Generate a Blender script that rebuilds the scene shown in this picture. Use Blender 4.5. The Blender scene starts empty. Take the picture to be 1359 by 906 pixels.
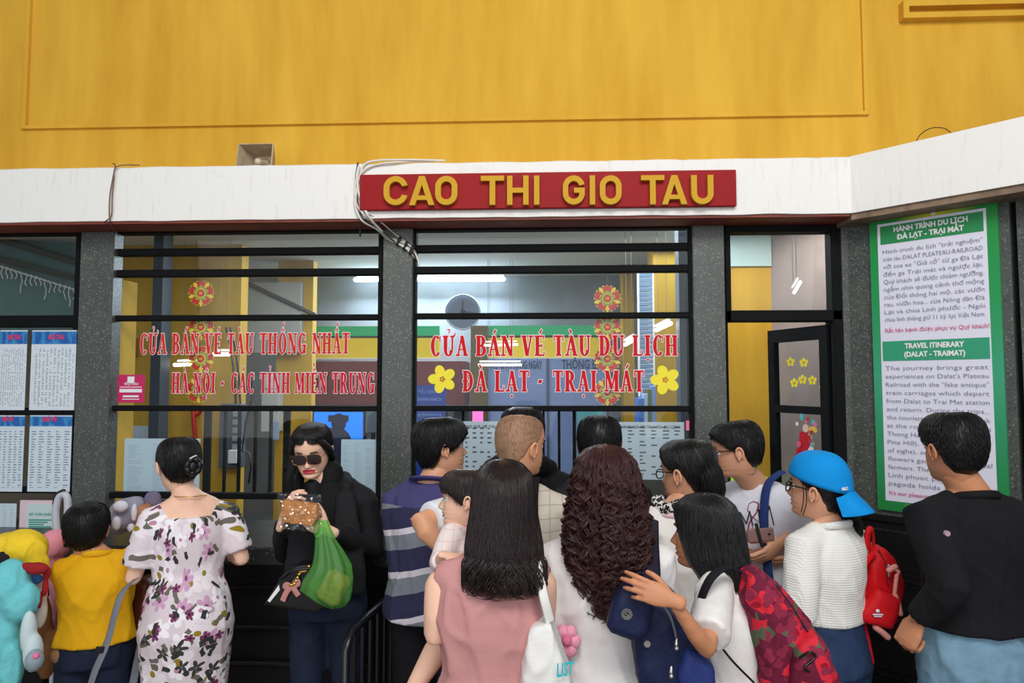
import bpy, bmesh, math, random
import numpy as np
from mathutils import Vector, Matrix, noise as mnoise

random.seed(4)
rng = np.random.default_rng(7)
SC = bpy.context.scene
COL = SC.collection
PI = math.pi

# ------------------------------------------------------------------ camera
F = 930.0                                    # focal length in pixels of the 1359 px wide frame
YAW, PITCH, CAMZ = math.radians(2.6), math.radians(3.4), 1.80
cam_d = bpy.data.cameras.new('camera')
cam_d.sensor_width = 36.0
cam_d.lens = 36.0 * F / 1359.0
cam_d.clip_start = 0.05
cam = bpy.data.objects.new('camera', cam_d)
COL.objects.link(cam)
cam.location = (0, 0, CAMZ)
cam.rotation_euler = (PI / 2 + PITCH, 0, YAW)
SC.camera = cam
# ------------------------------------------------------------------ world, light, exposure
SC.view_settings.view_transform = 'Standard'
SC.view_settings.look = 'None'
SC.view_settings.gamma = 1.0
SC.view_settings.use_curve_mapping = False
SC.view_settings.exposure = 0.0
w = bpy.data.worlds.new('hall_air')
w.use_nodes = True
w.node_tree.nodes['Background'].inputs[0].default_value = (0.80, 0.88, 1.0, 1)
w.node_tree.nodes['Background'].inputs[1].default_value = 0.30
SC.world = w


def area(name, loc, target, size, energy, col=(1, 1, 1)):
    d = bpy.data.lights.new(name, 'AREA')
    d.shape = 'RECTANGLE'
    d.size, d.size_y = size
    d.energy = energy
    d.color = col
    o = bpy.data.objects.new(name, d)
    COL.objects.link(o)
    o.location = loc
    o.rotation_euler = (Vector(target) - Vector(loc)).to_track_quat('-Z', 'Y').to_euler()
    return o


area('high_daylight_fill', (0.5, -1.2, 5.0), (0.0, 3.3, 2.1), (3.6, 1.6), 190, (1.0, 0.985, 0.95))  # area light added high behind the camera for hall daylight; no doorway there
area('open_hall_daylight', (-0.6, -4.2, 2.7), (-0.2, 3.4, 1.9), (10.0, 3.6), 215, (0.97, 0.985, 1.0))


# ------------------------------------------------------------------ helpers
_fw = Vector((-math.sin(YAW) * math.cos(PITCH), math.cos(YAW) * math.cos(PITCH), math.sin(PITCH)))
_rt = Vector((math.cos(YAW), math.sin(YAW), 0))
_up = _rt.cross(_fw)


DYO = 0.0                                    # depth offset of the group being built


def at(px, py, Y):
    """world point on the plane y = Y seen at a pixel of the photograph"""
    d = _fw + _rt * ((px - 679.5) / F) - _up * ((py - 453.0) / F)
    Y = Y + DYO
    k = Y / d.y
    return Vector((d.x * k, Y, CAMZ + d.z * k))


def aX(px, Y, py=500):
    return at(px, py, Y).x


def aZ(py, Y, px=679):
    return at(px, py, Y).z


def props(o, label=None, cat=None, group=None, kind=None):
    if label: o['label'] = label
    if cat: o['category'] = cat
    if group: o['group'] = group
    if kind: o['kind'] = kind
    return o


def empty(name, loc, label=None, cat=None, group=None, kind=None):
    o = bpy.data.objects.new(name, None)
    o.empty_display_size = 0.05
    COL.objects.link(o)
    o.location = loc
    return props(o, label, cat, group, kind)


def wloc(o):
    v = Vector((0, 0, 0))
    while o is not None:
        v += o.location
        o = o.parent
    return v


class MB:
    """mesh buffer: vertices in world space, faces with material indices"""
    def __init__(s):
        s.v = []; s.f = []; s.m = []; s.n = 0

    def add(s, V, Fc, mi=0):
        V = np.asarray(V, float).reshape(-1, 3)
        s.v.append(V)
        b = s.n
        s.f.extend([tuple(int(i) + b for i in f) for f in Fc])
        s.m.extend([mi] * len(Fc) if isinstance(mi, int) else list(mi))
        s.n += len(V)
        return s

    def verts(s):
        return np.concatenate(s.v) if s.v else np.zeros((0, 3))

    def box(s, lo, hi, mi=0, rot=None, bev=0.0):
        lo = np.array(lo, float); hi = np.array(hi, float)
        c = (lo + hi) / 2; h = np.abs(hi - lo) / 2
        if bev > 0:
            b = min(bev, *(h * 0.9))
            V = []
            for sx in (-1, 1):
                for sy in (-1, 1):
                    for sz in (-1, 1):
                        V += [(sx * h[0], sy * (h[1] - b), sz * (h[2] - b)),
                              (sx * (h[0] - b), sy * h[1], sz * (h[2] - b)),
                              (sx * (h[0] - b), sy * (h[1] - b), sz * h[2])]
            ix = lambda a, bb, cc, k: (a * 4 + bb * 2 + cc) * 3 + k
            Fc = [tuple(ix(1, *q, 0) for q in ((0, 0), (1, 0), (1, 1), (0, 1))), tuple(ix(0, *q, 0) for q in ((0, 0), (0, 1), (1, 1), (1, 0))),
                  tuple(ix(q[0], 1, q[1], 1) for q in ((0, 0), (0, 1), (1, 1), (1, 0))), tuple(ix(q[0], 0, q[1], 1) for q in ((0, 0), (1, 0), (1, 1), (0, 1))),
                  tuple(ix(q[0], q[1], 1, 2) for q in ((0, 0), (1, 0), (1, 1), (0, 1))), tuple(ix(q[0], q[1], 0, 2) for q in ((0, 0), (0, 1), (1, 1), (1, 0)))]
            for a in (0, 1):
                for bb in (0, 1):
                    q = (ix(a, bb, 0, 0), ix(a, bb, 1, 0), ix(a, bb, 1, 1), ix(a, bb, 0, 1)); Fc.append(q if (a ^ bb) else q[::-1])
                    q = (ix(a, 0, bb, 0), ix(a, 1, bb, 0), ix(a, 1, bb, 2), ix(a, 0, bb, 2)); Fc.append(q if not (a ^ bb) else q[::-1])
                    q = (ix(0, a, bb, 1), ix(1, a, bb, 1), ix(1, a, bb, 2), ix(0, a, bb, 2)); Fc.append(q if (a ^ bb) else q[::-1])
                    for cc in (0, 1):
                        q = (ix(a, bb, cc, 0), ix(a, bb, cc, 1), ix(a, bb, cc, 2)); Fc.append(q if (a + bb + cc) % 2 == 1 else q[::-1])
            V = np.array(V)
        else:
            V = np.array([(sx * h[0], sy * h[1], sz * h[2]) for sx in (-1, 1) for sy in (-1, 1) for sz in (-1, 1)])
            Fc = [(0, 1, 3, 2), (4, 6, 7, 5), (0, 4, 5, 1), (2, 3, 7, 6), (0, 2, 6, 4), (1, 5, 7, 3)]
        if rot is not None:
            V = V @ np.array(rot.to_3x3() if hasattr(rot, 'to_3x3') else rot).T
        return s.add(V + c, Fc, mi)

    def prism(s, poly, origin, ux, uy, depth, mi=0):
        """closed 2-D outline (counter-clockwise) in the plane ux,uy, extruded by -(ux x uy)*depth"""
        ux = Vector(ux); uy = Vector(uy); nn = ux.cross(uy)
        o = Vector(origin)
        n = len(poly)
        V = [o + ux * p[0] + uy * p[1] for p in poly] + [o + ux * p[0] + uy * p[1] - nn * depth for p in poly]
        Fc = [tuple(range(n)), tuple(range(2 * n - 1, n - 1, -1))] + [(i, i + n, (i + 1) % n + n, (i + 1) % n) for i in range(n)]
        return s.add([tuple(p) for p in V], Fc, mi)

    def tube(s, pts, r, n=10, mi=0, ref=None, cap=True, phase=0.0):
        """swept tube; r: float, list of floats or list of (side, other) radii"""
        P = [Vector(p) for p in pts]
        K = len(P)
        R = [r] * K if isinstance(r, (int, float)) else list(r)
        R = [(q, q) if isinstance(q, (int, float, np.floating)) else q for q in R]
        T = []
        for i in range(K):
            t = P[min(i + 1, K - 1)] - P[max(i - 1, 0)]
            T.append(t.normalized() if t.length > 1e-9 else Vector((0, 0, 1)))
        if ref is None:
            ref = Vector((1, 0, 0)) if abs(T[0].x) < 0.8 else Vector((0, 1, 0))
        ref = Vector(ref)
        C, A, RR = [], [], []
        side = ref
        fr = []
        for i in range(K):
            sd = side - T[i] * side.dot(T[i])
            if sd.length < 1e-6: sd = T[i].orthogonal()
            sd.normalize(); side = sd
            fr.append((sd, T[i].cross(sd)))
        rings = []
        if cap:
            m = min(R[0])
            for k in (80, 55, 28):
                a = math.radians(k); rings.append((P[0] - T[0] * m * math.sin(a), fr[0], (R[0][0] * math.cos(a), R[0][1] * math.cos(a))))
        for i in range(K): rings.append((P[i], fr[i], R[i]))
        if cap:
            m = min(R[-1])
            for k in (28, 55, 80):
                a = math.radians(k); rings.append((P[-1] + T[-1] * m * math.sin(a), fr[-1], (R[-1][0] * math.cos(a), R[-1][1] * math.cos(a))))
        V = []
        for c, (sd, ot), (ra, rb) in rings:
            for j in range(n):
                a = 2 * PI * j / n + phase
                V.append(tuple(c + sd * (ra * math.cos(a)) + ot * (rb * math.sin(a))))
        Fc = []
        M = len(rings)
        for i in range(M - 1):
            for j in range(n):
                a, b = i * n + j, i * n + (j + 1) % n
                Fc.append((a, b, b + n, a + n))
        Fc.append(tuple(range(n - 1, -1, -1)))
        Fc.append(tuple((M - 1) * n + j for j in range(n)))
        return s.add(V, Fc, mi)

    def ball(s, c, r, mi=0, nu=16, nv=10, rot=None):
        r = (r, r, r) if isinstance(r, (int, float)) else r
        V = [(0, 0, -r[2])]
        for i in range(1, nv):
            t = -PI / 2 + PI * i / nv
            for j in range(nu):
                a = 2 * PI * j / nu
                V.append((r[0] * math.cos(t) * math.cos(a), r[1] * math.cos(t) * math.sin(a), r[2] * math.sin(t)))
        V.append((0, 0, r[2]))
        Fc = [(0, 1 + (j + 1) % nu, 1 + j) for j in range(nu)]
        for i in range(nv - 2):
            for j in range(nu):
                a = 1 + i * nu + j; b = 1 + i * nu + (j + 1) % nu
                Fc.append((a, b, b + nu, a + nu))
        t = len(V) - 1; b0 = 1 + (nv - 2) * nu
        Fc += [(b0 + j, b0 + (j + 1) % nu, t) for j in range(nu)]
        V = np.array(V)
        if rot is not None: V = V @ np.array(rot.to_3x3()).T
        return s.add(V + np.array(c), Fc, mi)

    def disc(s, c, ux, uy, r, n=24, depth=0.002, mi=0):
        return s.prism([(r * math.cos(2 * PI * i / n), r * math.sin(2 * PI * i / n)) for i in range(n)], c, ux, uy, depth, mi)

    def mesh(s, name, origin=(0, 0, 0), smooth=False):
        me = bpy.data.meshes.new(name)
        V = s.verts() - np.array(origin)
        me.from_pydata(V.tolist(), [], s.f)
        if s.m and max(s.m) > 0:
            me.polygons.foreach_set('material_index', np.array(s.m, dtype=np.int32))
        if smooth:
            me.polygons.foreach_set('use_smooth', np.ones(len(me.polygons), dtype=bool))
        me.update()
        return me

    def build(s, name, mats, parent=None, smooth=False, label=None, cat=None, group=None, kind=None, origin=None):
        if parent is not None:
            og = wloc(parent)
            loc = Vector((0, 0, 0))
        else:
            og = Vector(origin) if origin is not None else Vector(s.verts().mean(axis=0))
            loc = og
        me = s.mesh(name, og, smooth)
        for m in (mats if isinstance(mats, (list, tuple)) else [mats]): me.materials.append(m)
        o = bpy.data.objects.new(name, me)
        COL.objects.link(o)
        o.location = loc
        o.parent = parent
        return props(o, label, cat, group, kind)


def link_mesh(name, me, mats, parent, loc=(0, 0, 0)):
    for m in (mats if isinstance(mats, (list, tuple)) else [mats]): me.materials.append(m)
    o = bpy.data.objects.new(name, me)
    COL.objects.link(o); o.location = loc; o.parent = parent
    return o


def remeshed(buf, voxel, smooth=3, factor=0.5):
    """one continuous surface around everything in the buffer"""
    me = buf.mesh('tmp')
    o = bpy.data.objects.new('tmp', me)
    COL.objects.link(o)
    m = o.modifiers.new('r', 'REMESH'); m.mode = 'VOXEL'; m.voxel_size = voxel
    if smooth:
        q = o.modifiers.new('s', 'SMOOTH'); q.factor = factor; q.iterations = smooth
    dg = bpy.context.evaluated_depsgraph_get()
    ev = o.evaluated_get(dg)
    e = ev.to_mesh()
    n = len(e.vertices); V = np.empty(n * 3); e.vertices.foreach_get('co', V)
    V = V.reshape(-1, 3)
    Fc = [tuple(p.vertices) for p in e.polygons]
    ev.to_mesh_clear()
    bpy.data.objects.remove(o); bpy.data.meshes.remove(me)
    return V, Fc


# ------------------------------------------------------------------ materials
def srgb(r, g, b):
    f = lambda c: (c / 255 / 12.92) if c / 255 <= 0.04045 else ((c / 255 + 0.055) / 1.055) ** 2.4
    return (f(r), f(g), f(b), 1)


_mc = {}


class NT:
    def __init__(s, name):
        s.m = bpy.data.materials.new(name); s.m.use_nodes = True
        s.t = s.m.node_tree; s.b = s.t.nodes['Principled BSDF']; s.out = s.t.nodes['Material Output']

    def n(s, typ, **kw):
        nd = s.t.nodes.new(typ)
        for k, v in kw.items():
            if k.startswith('i_'):
                key = k[2:]; key = int(key) if key.isdigit() else key.replace('_', ' ')
                nd.inputs[key].default_value = v
            else: setattr(nd, k, v)
        return nd

    def l(s, a, b): s.t.links.new(a, b)

    def math(s, op, a, b=0.0, c=None):
        nd = s.n('ShaderNodeMath', operation=op)
        for i, q in enumerate((a, b, c)):
            if q is None: continue
            if isinstance(q, (int, float)): nd.inputs[i].default_value = q
            else: s.l(q, nd.inputs[i])
        return nd.outputs[0]

    def mix(s, fac, a, b, blend='MIX'):
        nd = s.n('ShaderNodeMix', data_type='RGBA', blend_type=blend)
        for i, q in ((0, fac), (6, a), (7, b)):
            if isinstance(q, (int, float, tuple)): nd.inputs[i].default_value = q
            else: s.l(q, nd.inputs[i])
        return nd.outputs[2]

    def ramp(s, fac, stops, interp='LINEAR'):
        nd = s.n('ShaderNodeValToRGB'); cr = nd.color_ramp; cr.interpolation = interp
        while len(cr.elements) < len(stops): cr.elements.new(0.5)
        for e, (p, c) in zip(cr.elements, stops): e.position = p; e.color = c
        s.l(fac, nd.inputs[0]); return nd.outputs[0]

    def obj(s): return s.n('ShaderNodeTexCoord').outputs['Object']

    def bump(s, h, strength=0.3, dist=0.01):
        nd = s.n('ShaderNodeBump'); nd.inputs['Strength'].default_value = strength; nd.inputs['Distance'].default_value = dist
        s.l(h, nd.inputs['Height']); s.l(nd.outputs[0], s.b.inputs['Normal'])


def M(name, col, rough=0.6, metal=0.0, var=0.0, vscale=6.0, bump=0.0, bscale=60.0, spec=0.5, emis=None, estr=1.0, sub=0.0, stretch=None, coat=0.0, alpha=1.0):
    if name in _mc: return _mc[name]
    k = NT(name); b = k.b
    b.inputs['Base Color'].default_value = col
    b.inputs['Roughness'].default_value = rough
    b.inputs['Metallic'].default_value = metal
    b.inputs['Specular IOR Level'].default_value = spec
    b.inputs['Coat Weight'].default_value = coat
    b.inputs['Alpha'].default_value = alpha
    if sub:
        b.inputs['Subsurface Weight'].default_value = sub
        b.inputs['Subsurface Radius'].default_value = (0.012, 0.005, 0.003)
        b.inputs['Subsurface Scale'].default_value = 0.6
    if emis:
        b.inputs['Emission Color'].default_value = emis; b.inputs['Emission Strength'].default_value = estr
    co = k.obj()
    if stretch:
        mp = k.n('ShaderNodeMapping'); mp.inputs['Scale'].default_value = stretch; k.l(co, mp.inputs[0]); co = mp.outputs[0]
    if var:
        nz = k.n('ShaderNodeTexNoise', i_Scale=vscale, i_Detail=4.0, i_Roughness=0.6); k.l(co, nz.inputs['Vector'])
        dk = tuple(c * (1 - var) for c in col[:3]) + (1,); lt = tuple(min(1, c * (1 + var)) for c in col[:3]) + (1,)
        k.l(k.ramp(nz.outputs[0], [(0.3, dk), (0.7, lt)]), b.inputs['Base Color'])
    if bump:
        nz = k.n('ShaderNodeTexNoise', i_Scale=bscale, i_Detail=3.0); k.l(co, nz.inputs['Vector'])
        k.bump(nz.outputs[0], bump, 0.004)
    _mc[name] = k.m
    return k.m


def m_terrazzo():
    k = NT('terrazzo'); co = k.obj()
    v = k.n('ShaderNodeTexVoronoi', i_Scale=130.0); k.l(co, v.inputs['Vector'])
    n1 = k.n('ShaderNodeTexNoise', i_Scale=7.0, i_Detail=6.0, i_Roughness=0.7); k.l(co, n1.inputs['Vector'])
    n2 = k.n('ShaderNodeTexNoise', i_Scale=120.0, i_Detail=2.0); k.l(co, n2.inputs['Vector'])
    base = k.ramp(n1.outputs[0], [(0.3, srgb(58, 62, 58)), (0.7, srgb(86, 89, 82))])
    base = k.mix(k.ramp(n2.outputs[0], [(0.35, (0, 0, 0, 1)), (0.65, (1, 1, 1, 1))]), base, srgb(78, 82, 78))
    sep = k.n('ShaderNodeSeparateColor'); k.l(v.outputs['Color'], sep.inputs[0])
    spk = k.math('MULTIPLY', k.math('LESS_THAN', v.outputs['Distance'], 0.42), k.math('GREATER_THAN', sep.outputs[0], 0.80))
    drk = k.math('MULTIPLY', k.math('LESS_THAN', v.outputs['Distance'], 0.5), k.math('LESS_THAN', sep.outputs[1], 0.16))
    c = k.mix(drk, base, srgb(50, 53, 50)); c = k.mix(spk, c, srgb(124, 126, 120))
    k.l(c, k.b.inputs['Base Color']); k.b.inputs['Roughness'].default_value = 0.38
    k.bump(n2.outputs[0], 0.15, 0.002)
    return k.m


def m_granite():
    k = NT('dark_granite'); co = k.obj()
    v = k.n('ShaderNodeTexVoronoi', i_Scale=120.0); k.l(co, v.inputs['Vector'])
    sep = k.n('ShaderNodeSeparateColor'); k.l(v.outputs['Color'], sep.inputs[0])
    spk = k.math('MULTIPLY', k.math('LESS_THAN', v.outputs['Distance'], 0.35), k.math('GREATER_THAN', sep.outputs[0], 0.85))
    k.l(k.mix(spk, srgb(34, 34, 35), srgb(120, 118, 112)), k.b.inputs['Base Color']); k.b.inputs['Roughness'].default_value = 0.3
    return k.m


def m_wall(name, c1, c2, streak=0.35):
    k = NT(name); co = k.obj()
    mp = k.n('ShaderNodeMapping'); mp.inputs['Scale'].default_value = (3.0, 3.0, 0.45); k.l(co, mp.inputs[0])
    n1 = k.n('ShaderNodeTexNoise', i_Scale=2.2, i_Detail=7.0, i_Roughness=0.62); k.l(mp.outputs[0], n1.inputs['Vector'])
    n2 = k.n('ShaderNodeTexNoise', i_Scale=0.8, i_Detail=3.0); k.l(co, n2.inputs['Vector'])
    a = k.ramp(n1.outputs[0], [(0.32, c2), (0.68, c1)])
    b = k.mix(k.math('MULTIPLY', n2.outputs[0], streak), a, c2)
    k.l(b, k.b.inputs['Base Color']); k.b.inputs['Roughness'].default_value = 0.85
    n3 = k.n('ShaderNodeTexNoise', i_Scale=45.0, i_Detail=4.0); k.l(co, n3.inputs['Vector'])
    k.bump(n3.outputs[0], 0.12, 0.004)
    return k.m


def m_white_beam():
    k = NT('white_limewash'); co = k.obj()
    mp = k.n('ShaderNodeMapping'); mp.inputs['Scale'].default_value = (26.0, 26.0, 2.5); k.l(co, mp.inputs[0])
    n1 = k.n('ShaderNodeTexNoise', i_Scale=1.6, i_Detail=5.0, i_Roughness=0.7); k.l(mp.outputs[0], n1.inputs['Vector'])
    n2 = k.n('ShaderNodeTexNoise', i_Scale=3.0, i_Detail=6.0, i_Roughness=0.7); k.l(co, n2.inputs['Vector'])
    base = srgb(236, 234, 229); dirt = srgb(176, 168, 155)
    f1 = k.math('MULTIPLY', k.math('SUBTRACT', n1.outputs[0], 0.56), 2.2); f1 = k.math('MAXIMUM', f1, 0)
    f2 = k.math('MAXIMUM', k.math('MULTIPLY', k.math('SUBTRACT', n2.outputs[0], 0.62), 4.0), 0)
    c = k.mix(k.math('MINIMUM', f1, 0.16), base, dirt); c = k.mix(k.math('MINIMUM', f2, 0.35), c, srgb(205, 198, 186))
    k.l(c, k.b.inputs['Base Color']); k.b.inputs['Roughness'].default_value = 0.8
    return k.m


def m_glass(name, tint=(0.93, 0.96, 0.97, 1), refl=1.0):
    k = NT(name)
    for nd in list(k.t.nodes):
        if nd != k.out: k.t.nodes.remove(nd)
    tr = k.n('ShaderNodeBsdfTransparent'); tr.inputs[0].default_value = tint
    gl = k.n('ShaderNodeBsdfGlossy'); gl.inputs['Roughness'].default_value = 0.02; gl.inputs[0].default_value = (refl, refl, refl, 1)
    ge = k.n('ShaderNodeNewGeometry'); dt = k.n('ShaderNodeVectorMath', operation='DOT_PRODUCT'); k.l(ge.outputs['Normal'], dt.inputs[0]); k.l(ge.outputs['Incoming'], dt.inputs[1])
    fz = k.math('ADD', 0.012, k.math('MULTIPLY', 0.5, k.math('POWER', k.math('SUBTRACT', 1.0, k.math('ABSOLUTE', dt.outputs['Value'])), 5.0)))
    mx = k.n('ShaderNodeMixShader'); k.l(fz, mx.inputs[0]); k.l(tr.outputs[0], mx.inputs[1]); k.l(gl.outputs[0], mx.inputs[2])
    k.l(mx.outputs[0], k.out.inputs[0])
    return k.m


def m_print(name, paper, ink, rows=60, cols=14, dens=0.5, header=None, head_frac=0.12, bandc=None):
    """printed table on paper: rows of short dashes, using the sheet's own generated coordinates"""
    k = NT(name)
    g = k.n('ShaderNodeTexCoord').outputs['Generated']
    s = k.n('ShaderNodeSeparateXYZ'); k.l(g, s.inputs[0])
    u, v = s.outputs[0], s.outputs[2]
    rv = k.math('MULTIPLY', v, float(rows)); fr = k.math('FRACT', rv); ri = k.math('FLOOR', rv)
    uu = k.math('MULTIPLY', u, float(cols)); fu = k.math('FRACT', uu); ci = k.math('FLOOR', uu)
    cv = k.n('ShaderNodeCombineXYZ'); k.l(ri, cv.inputs[0]); k.l(ci, cv.inputs[1])
    wn = k.n('ShaderNodeTexWhiteNoise', noise_dimensions='3D'); k.l(cv.outputs[0], wn.inputs[0])
    rowm = k.math('MULTIPLY', k.math('GREATER_THAN', fr, 0.35), k.math('LESS_THAN', fr, 0.72))
    colm = k.math('MULTIPLY', k.math('GREATER_THAN', fu, 0.15), k.math('LESS_THAN', fu, k.math('ADD', k.math('MULTIPLY', wn.outputs[0], 0.5), 0.4)))
    on = k.math('LESS_THAN', wn.outputs[0], dens + 0.3)
    mk = k.math('MULTIPLY', k.math('MULTIPLY', rowm, colm), on)
    rim = k.math('MULTIPLY', k.math('MULTIPLY', k.math('GREATER_THAN', u, 0.05), k.math('LESS_THAN', u, 0.95)), k.math('GREATER_THAN', v, 0.05))
    rim = k.math('MULTIPLY', rim, k.math('LESS_THAN', v, 0.93 - (head_frac if header else 0)))
    c = k.mix(k.math('MULTIPLY', mk, rim), paper, ink)
    if header:
        hd = k.math('MULTIPLY', k.math('GREATER_THAN', v, 0.985 - head_frac), k.math('LESS_THAN', v, 0.985))
        nz = k.n('ShaderNodeTexNoise', i_Scale=5.0, i_Detail=3.0); k.l(g, nz.inputs['Vector'])
        hc = k.ramp(nz.outputs[0], [(0.42, header), (0.58, bandc or header)])
        c = k.mix(hd, c, hc)
    k.l(c, k.b.inputs['Base Color']); k.b.inputs['Roughness'].default_value = 0.45
    return k.m


# ------------------------------------------------------------------ text with the built-in font
def text_buf(txt, size, origin, ux, uy, depth=0.001, align='LEFT', mi=0, buf=None, width=None, cap=None, bold=0.0, spacing=1.0):
    cu = bpy.data.curves.new('t', 'FONT'); cu.body = txt; cu.size = size; cu.align_x = align
    cu.resolution_u = 2; cu.extrude = depth / 2; cu.offset = bold; cu.space_character = spacing
    o = bpy.data.objects.new('t', cu); COL.objects.link(o)
    dg = bpy.context.evaluated_depsgraph_get()
    me = bpy.data.meshes.new_from_object(o.evaluated_get(dg))
    n = len(me.vertices); V = np.empty(n * 3); me.vertices.foreach_get('co', V); V = V.reshape(-1, 3)
    Fc = [tuple(p.vertices) for p in me.polygons]
    bpy.data.objects.remove(o); bpy.data.curves.remove(cu); bpy.data.meshes.remove(me)
    if n and width:
        x0, x1 = V[:, 0].min(), V[:, 0].max(); V[:, 0] = (V[:, 0] - x0) * width / (x1 - x0)
    ux = np.array(ux); uy = np.array(uy); nn = np.cross(ux, uy)
    W = np.array(origin) + V[:, :1] * ux + V[:, 1:2] * uy + V[:, 2:3] * nn
    buf = buf or MB()
    if n: buf.add(W, Fc, mi)
    return buf
# ================================================================== materials of the place
YELLOW = m_wall('yellow_limewash', srgb(224, 176, 56), srgb(204, 152, 34))
YELLOW_IN = m_wall('yellow_office_paint', srgb(214, 170, 52), srgb(190, 146, 40))
BEAM = m_white_beam()
REDBROWN = M('red_brown_paint', srgb(132, 56, 40), 0.6, var=0.25, vscale=9)
TERR = m_terrazzo()
GRANITE = m_granite()
FRAME = M('black_metal_paint', srgb(13, 14, 16), 0.7, spec=0.15, var=0.15, vscale=12)
WOOD = M('dark_stained_wood', srgb(12, 9, 9), 0.5, spec=0.3, var=0.35, vscale=5, stretch=(1, 1, 9))
GLASS = m_glass('window_glass')
PLASTER = M('grey_blue_plaster', srgb(150, 156, 166), 0.9, var=0.12, vscale=5)
CEIL = M('white_office_ceiling', srgb(222, 228, 230), 0.9)
GREYWALL = M('pale_grey_board', srgb(172, 172, 165), 0.8, var=0.08)
DARK = M('dark_office_floor', srgb(60, 56, 52), 0.7)
MAROON = M('maroon_board', srgb(120, 48, 48), 0.6)
GREEN = M('green_board', srgb(24, 190, 120), 0.5)
SUNNY = M('sunny_yellow_board', srgb(255, 214, 10), 0.5)
WHITE = M('white_paint', srgb(235, 235, 235), 0.5)
BLACK = M('black_plastic', srgb(18, 18, 20), 0.4)
REDS = M('sign_red', srgb(150, 6, 12), 0.6, spec=.25, var=0.08)
GOLD = M('sign_letter_yellow', srgb(204, 156, 36), 0.6, spec=.2)

YF, YG, YP = 3.37, 3.60, 3.545
ZT, ZB = aZ(214, YF), aZ(287.5, YF)


def struct(buf, name, m, parent=None, smooth=False):
    return buf.build(name, m, parent, smooth, kind=None if parent else 'structure')


# floor and upper wall ------------------------------------------------
b = MB(); b.box((-5, -4.6, -0.1), (5, 9, 0)); struct(b, 'floor', M('hall_floor_tile', srgb(120, 112, 104), 0.4, var=0.1))
YU = 3.72
b = MB(); b.box((-5, YU, ZT - 0.12), (5, YU + 0.12, 5.2))
wu = struct(b, 'wall_back', YELLOW)
# raised plaster frames on the upper wall
xl, xr, zt = at(37, 100, YU).x, at(1147, 100, YU).x, at(600, 158, YU).z
b = MB(); b.box((xl - 0.012, YU - 0.02, zt), (xl + 0.012, YU + 0.01, 5.1)); b.build('panel_moulding', YELLOW, wu)
b = MB(); b.box((xr - 0.012, YU - 0.02, zt), (xr + 0.012, YU + 0.01, 5.1)); b.build('panel_moulding', YELLOW, wu)
b = MB(); b.box((xl - 0.012, YU - 0.02, zt - 0.02), (xr + 0.012, YU + 0.01, zt)); b.build('panel_moulding', YELLOW, wu)
for ya, yb in ((2, 30),):
    p0, p1 = at(1200, yb, YU), at(1420, ya, YU)
    for lo, hi in (((p0.x, YU - 0.05, p0.z), (p1.x, YU + 0.01, p0.z + 0.03)), ((p0.x, YU - 0.05, p1.z - 0.03), (p1.x, YU + 0.01, p1.z)),
                   ((p0.x - 0.028, YU - 0.052, p0.z - .001), (p0.x + 0.002, YU + 0.01, p1.z + .001))):
        b = MB(); b.box(lo, hi); b.build('panel_moulding', YELLOW, wu)

# white beam (straight + angled) ------------------------------------
cx = at(1130, 280, YF).x
D2 = Vector((math.cos(PI / 4), -math.sin(PI / 4), 0))          # direction of the angled wall
N2 = Vector((-math.sin(PI / 4), -math.cos(PI / 4), 0))         # out of the angled wall, towards the hall
c0 = Vector((cx, YF, 0))


def poly_prism(pts, z0, z1):
    n = len(pts)
    q = MB()
    q.add([(p[0], p[1], z0) for p in pts] + [(p[0], p[1], z1) for p in pts],
          [tuple(range(n - 1, -1, -1)), tuple(range(n, 2 * n))] + [(i, (i + 1) % n, (i + 1) % n + n, i + n) for i in range(n)])
    return q


e0 = c0 + D2 * 1.7
wb = 0.36
inner = c0 + Vector((0.15, wb, 0))
# slightly chipped, uneven edges: subdivide the top edge of the front
tb = MB()
nx = 150
V, Fc = [], []
for i in range(nx + 1):
    x = -3.1 + (cx + 3.1) * i / nx
    dz = 0.004 * mnoise.noise(Vector((x * 6, 0, 0))) - 0.010 * max(0, mnoise.noise(Vector((x * 14, 5, 0))) - 0.35)
    dzb = 0.005 * mnoise.noise(Vector((x * 5, 9, 0)))
    V += [(x, YF, ZB + dzb), (x, YF, ZT - 0.006 + dz), (x, YF + 0.008, ZT + dz), (x, YU, ZT), (x, YU, ZB + 0.01), (x, YF + 0.02, ZB + dzb - 0.002)]
for i in range(nx):
    for j in range(6):
        a = i * 6 + j; c = i * 6 + (j + 1) % 6
        Fc.append((a, a + 6, c + 6, c))
Fc += [(0, 1, 2, 3, 4, 5), tuple(nx * 6 + k for k in (5, 4, 3, 2, 1, 0))]
tb.add(V, Fc)
beam = struct(tb, 'trim_1', BEAM)
b = poly_prism([(cx, YF), (e0.x, e0.y), (e0.x + 0.5, e0.y + 0.5), (cx + 0.35, YU), (cx, YU)], ZB, ZT)
struct(b, 'trim_2', BEAM)
# red-brown soffit strips under the beams
b = MB(); b.box((-3.1, YF + 0.012, ZB - 0.012), (cx - 0.002, YG + 0.05, ZB + 0.004)); struct(b, 'trim_3', REDBROWN)
b = poly_prism([(cx + 0.005, YF + 0.012), (e0.x, e0.y + 0.014), (e0.x + 0.3, e0.y + 0.3), (cx + 0.25, YG + .04), (cx + 0.005, YG + .04)], ZB - 0.03, ZB + 0.002)
struct(b, 'trim_4', M('mottled_brown_render', srgb(130, 108, 88), 0.8, var=0.4, vscale=14))
ZF = ZB - 0.012

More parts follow.
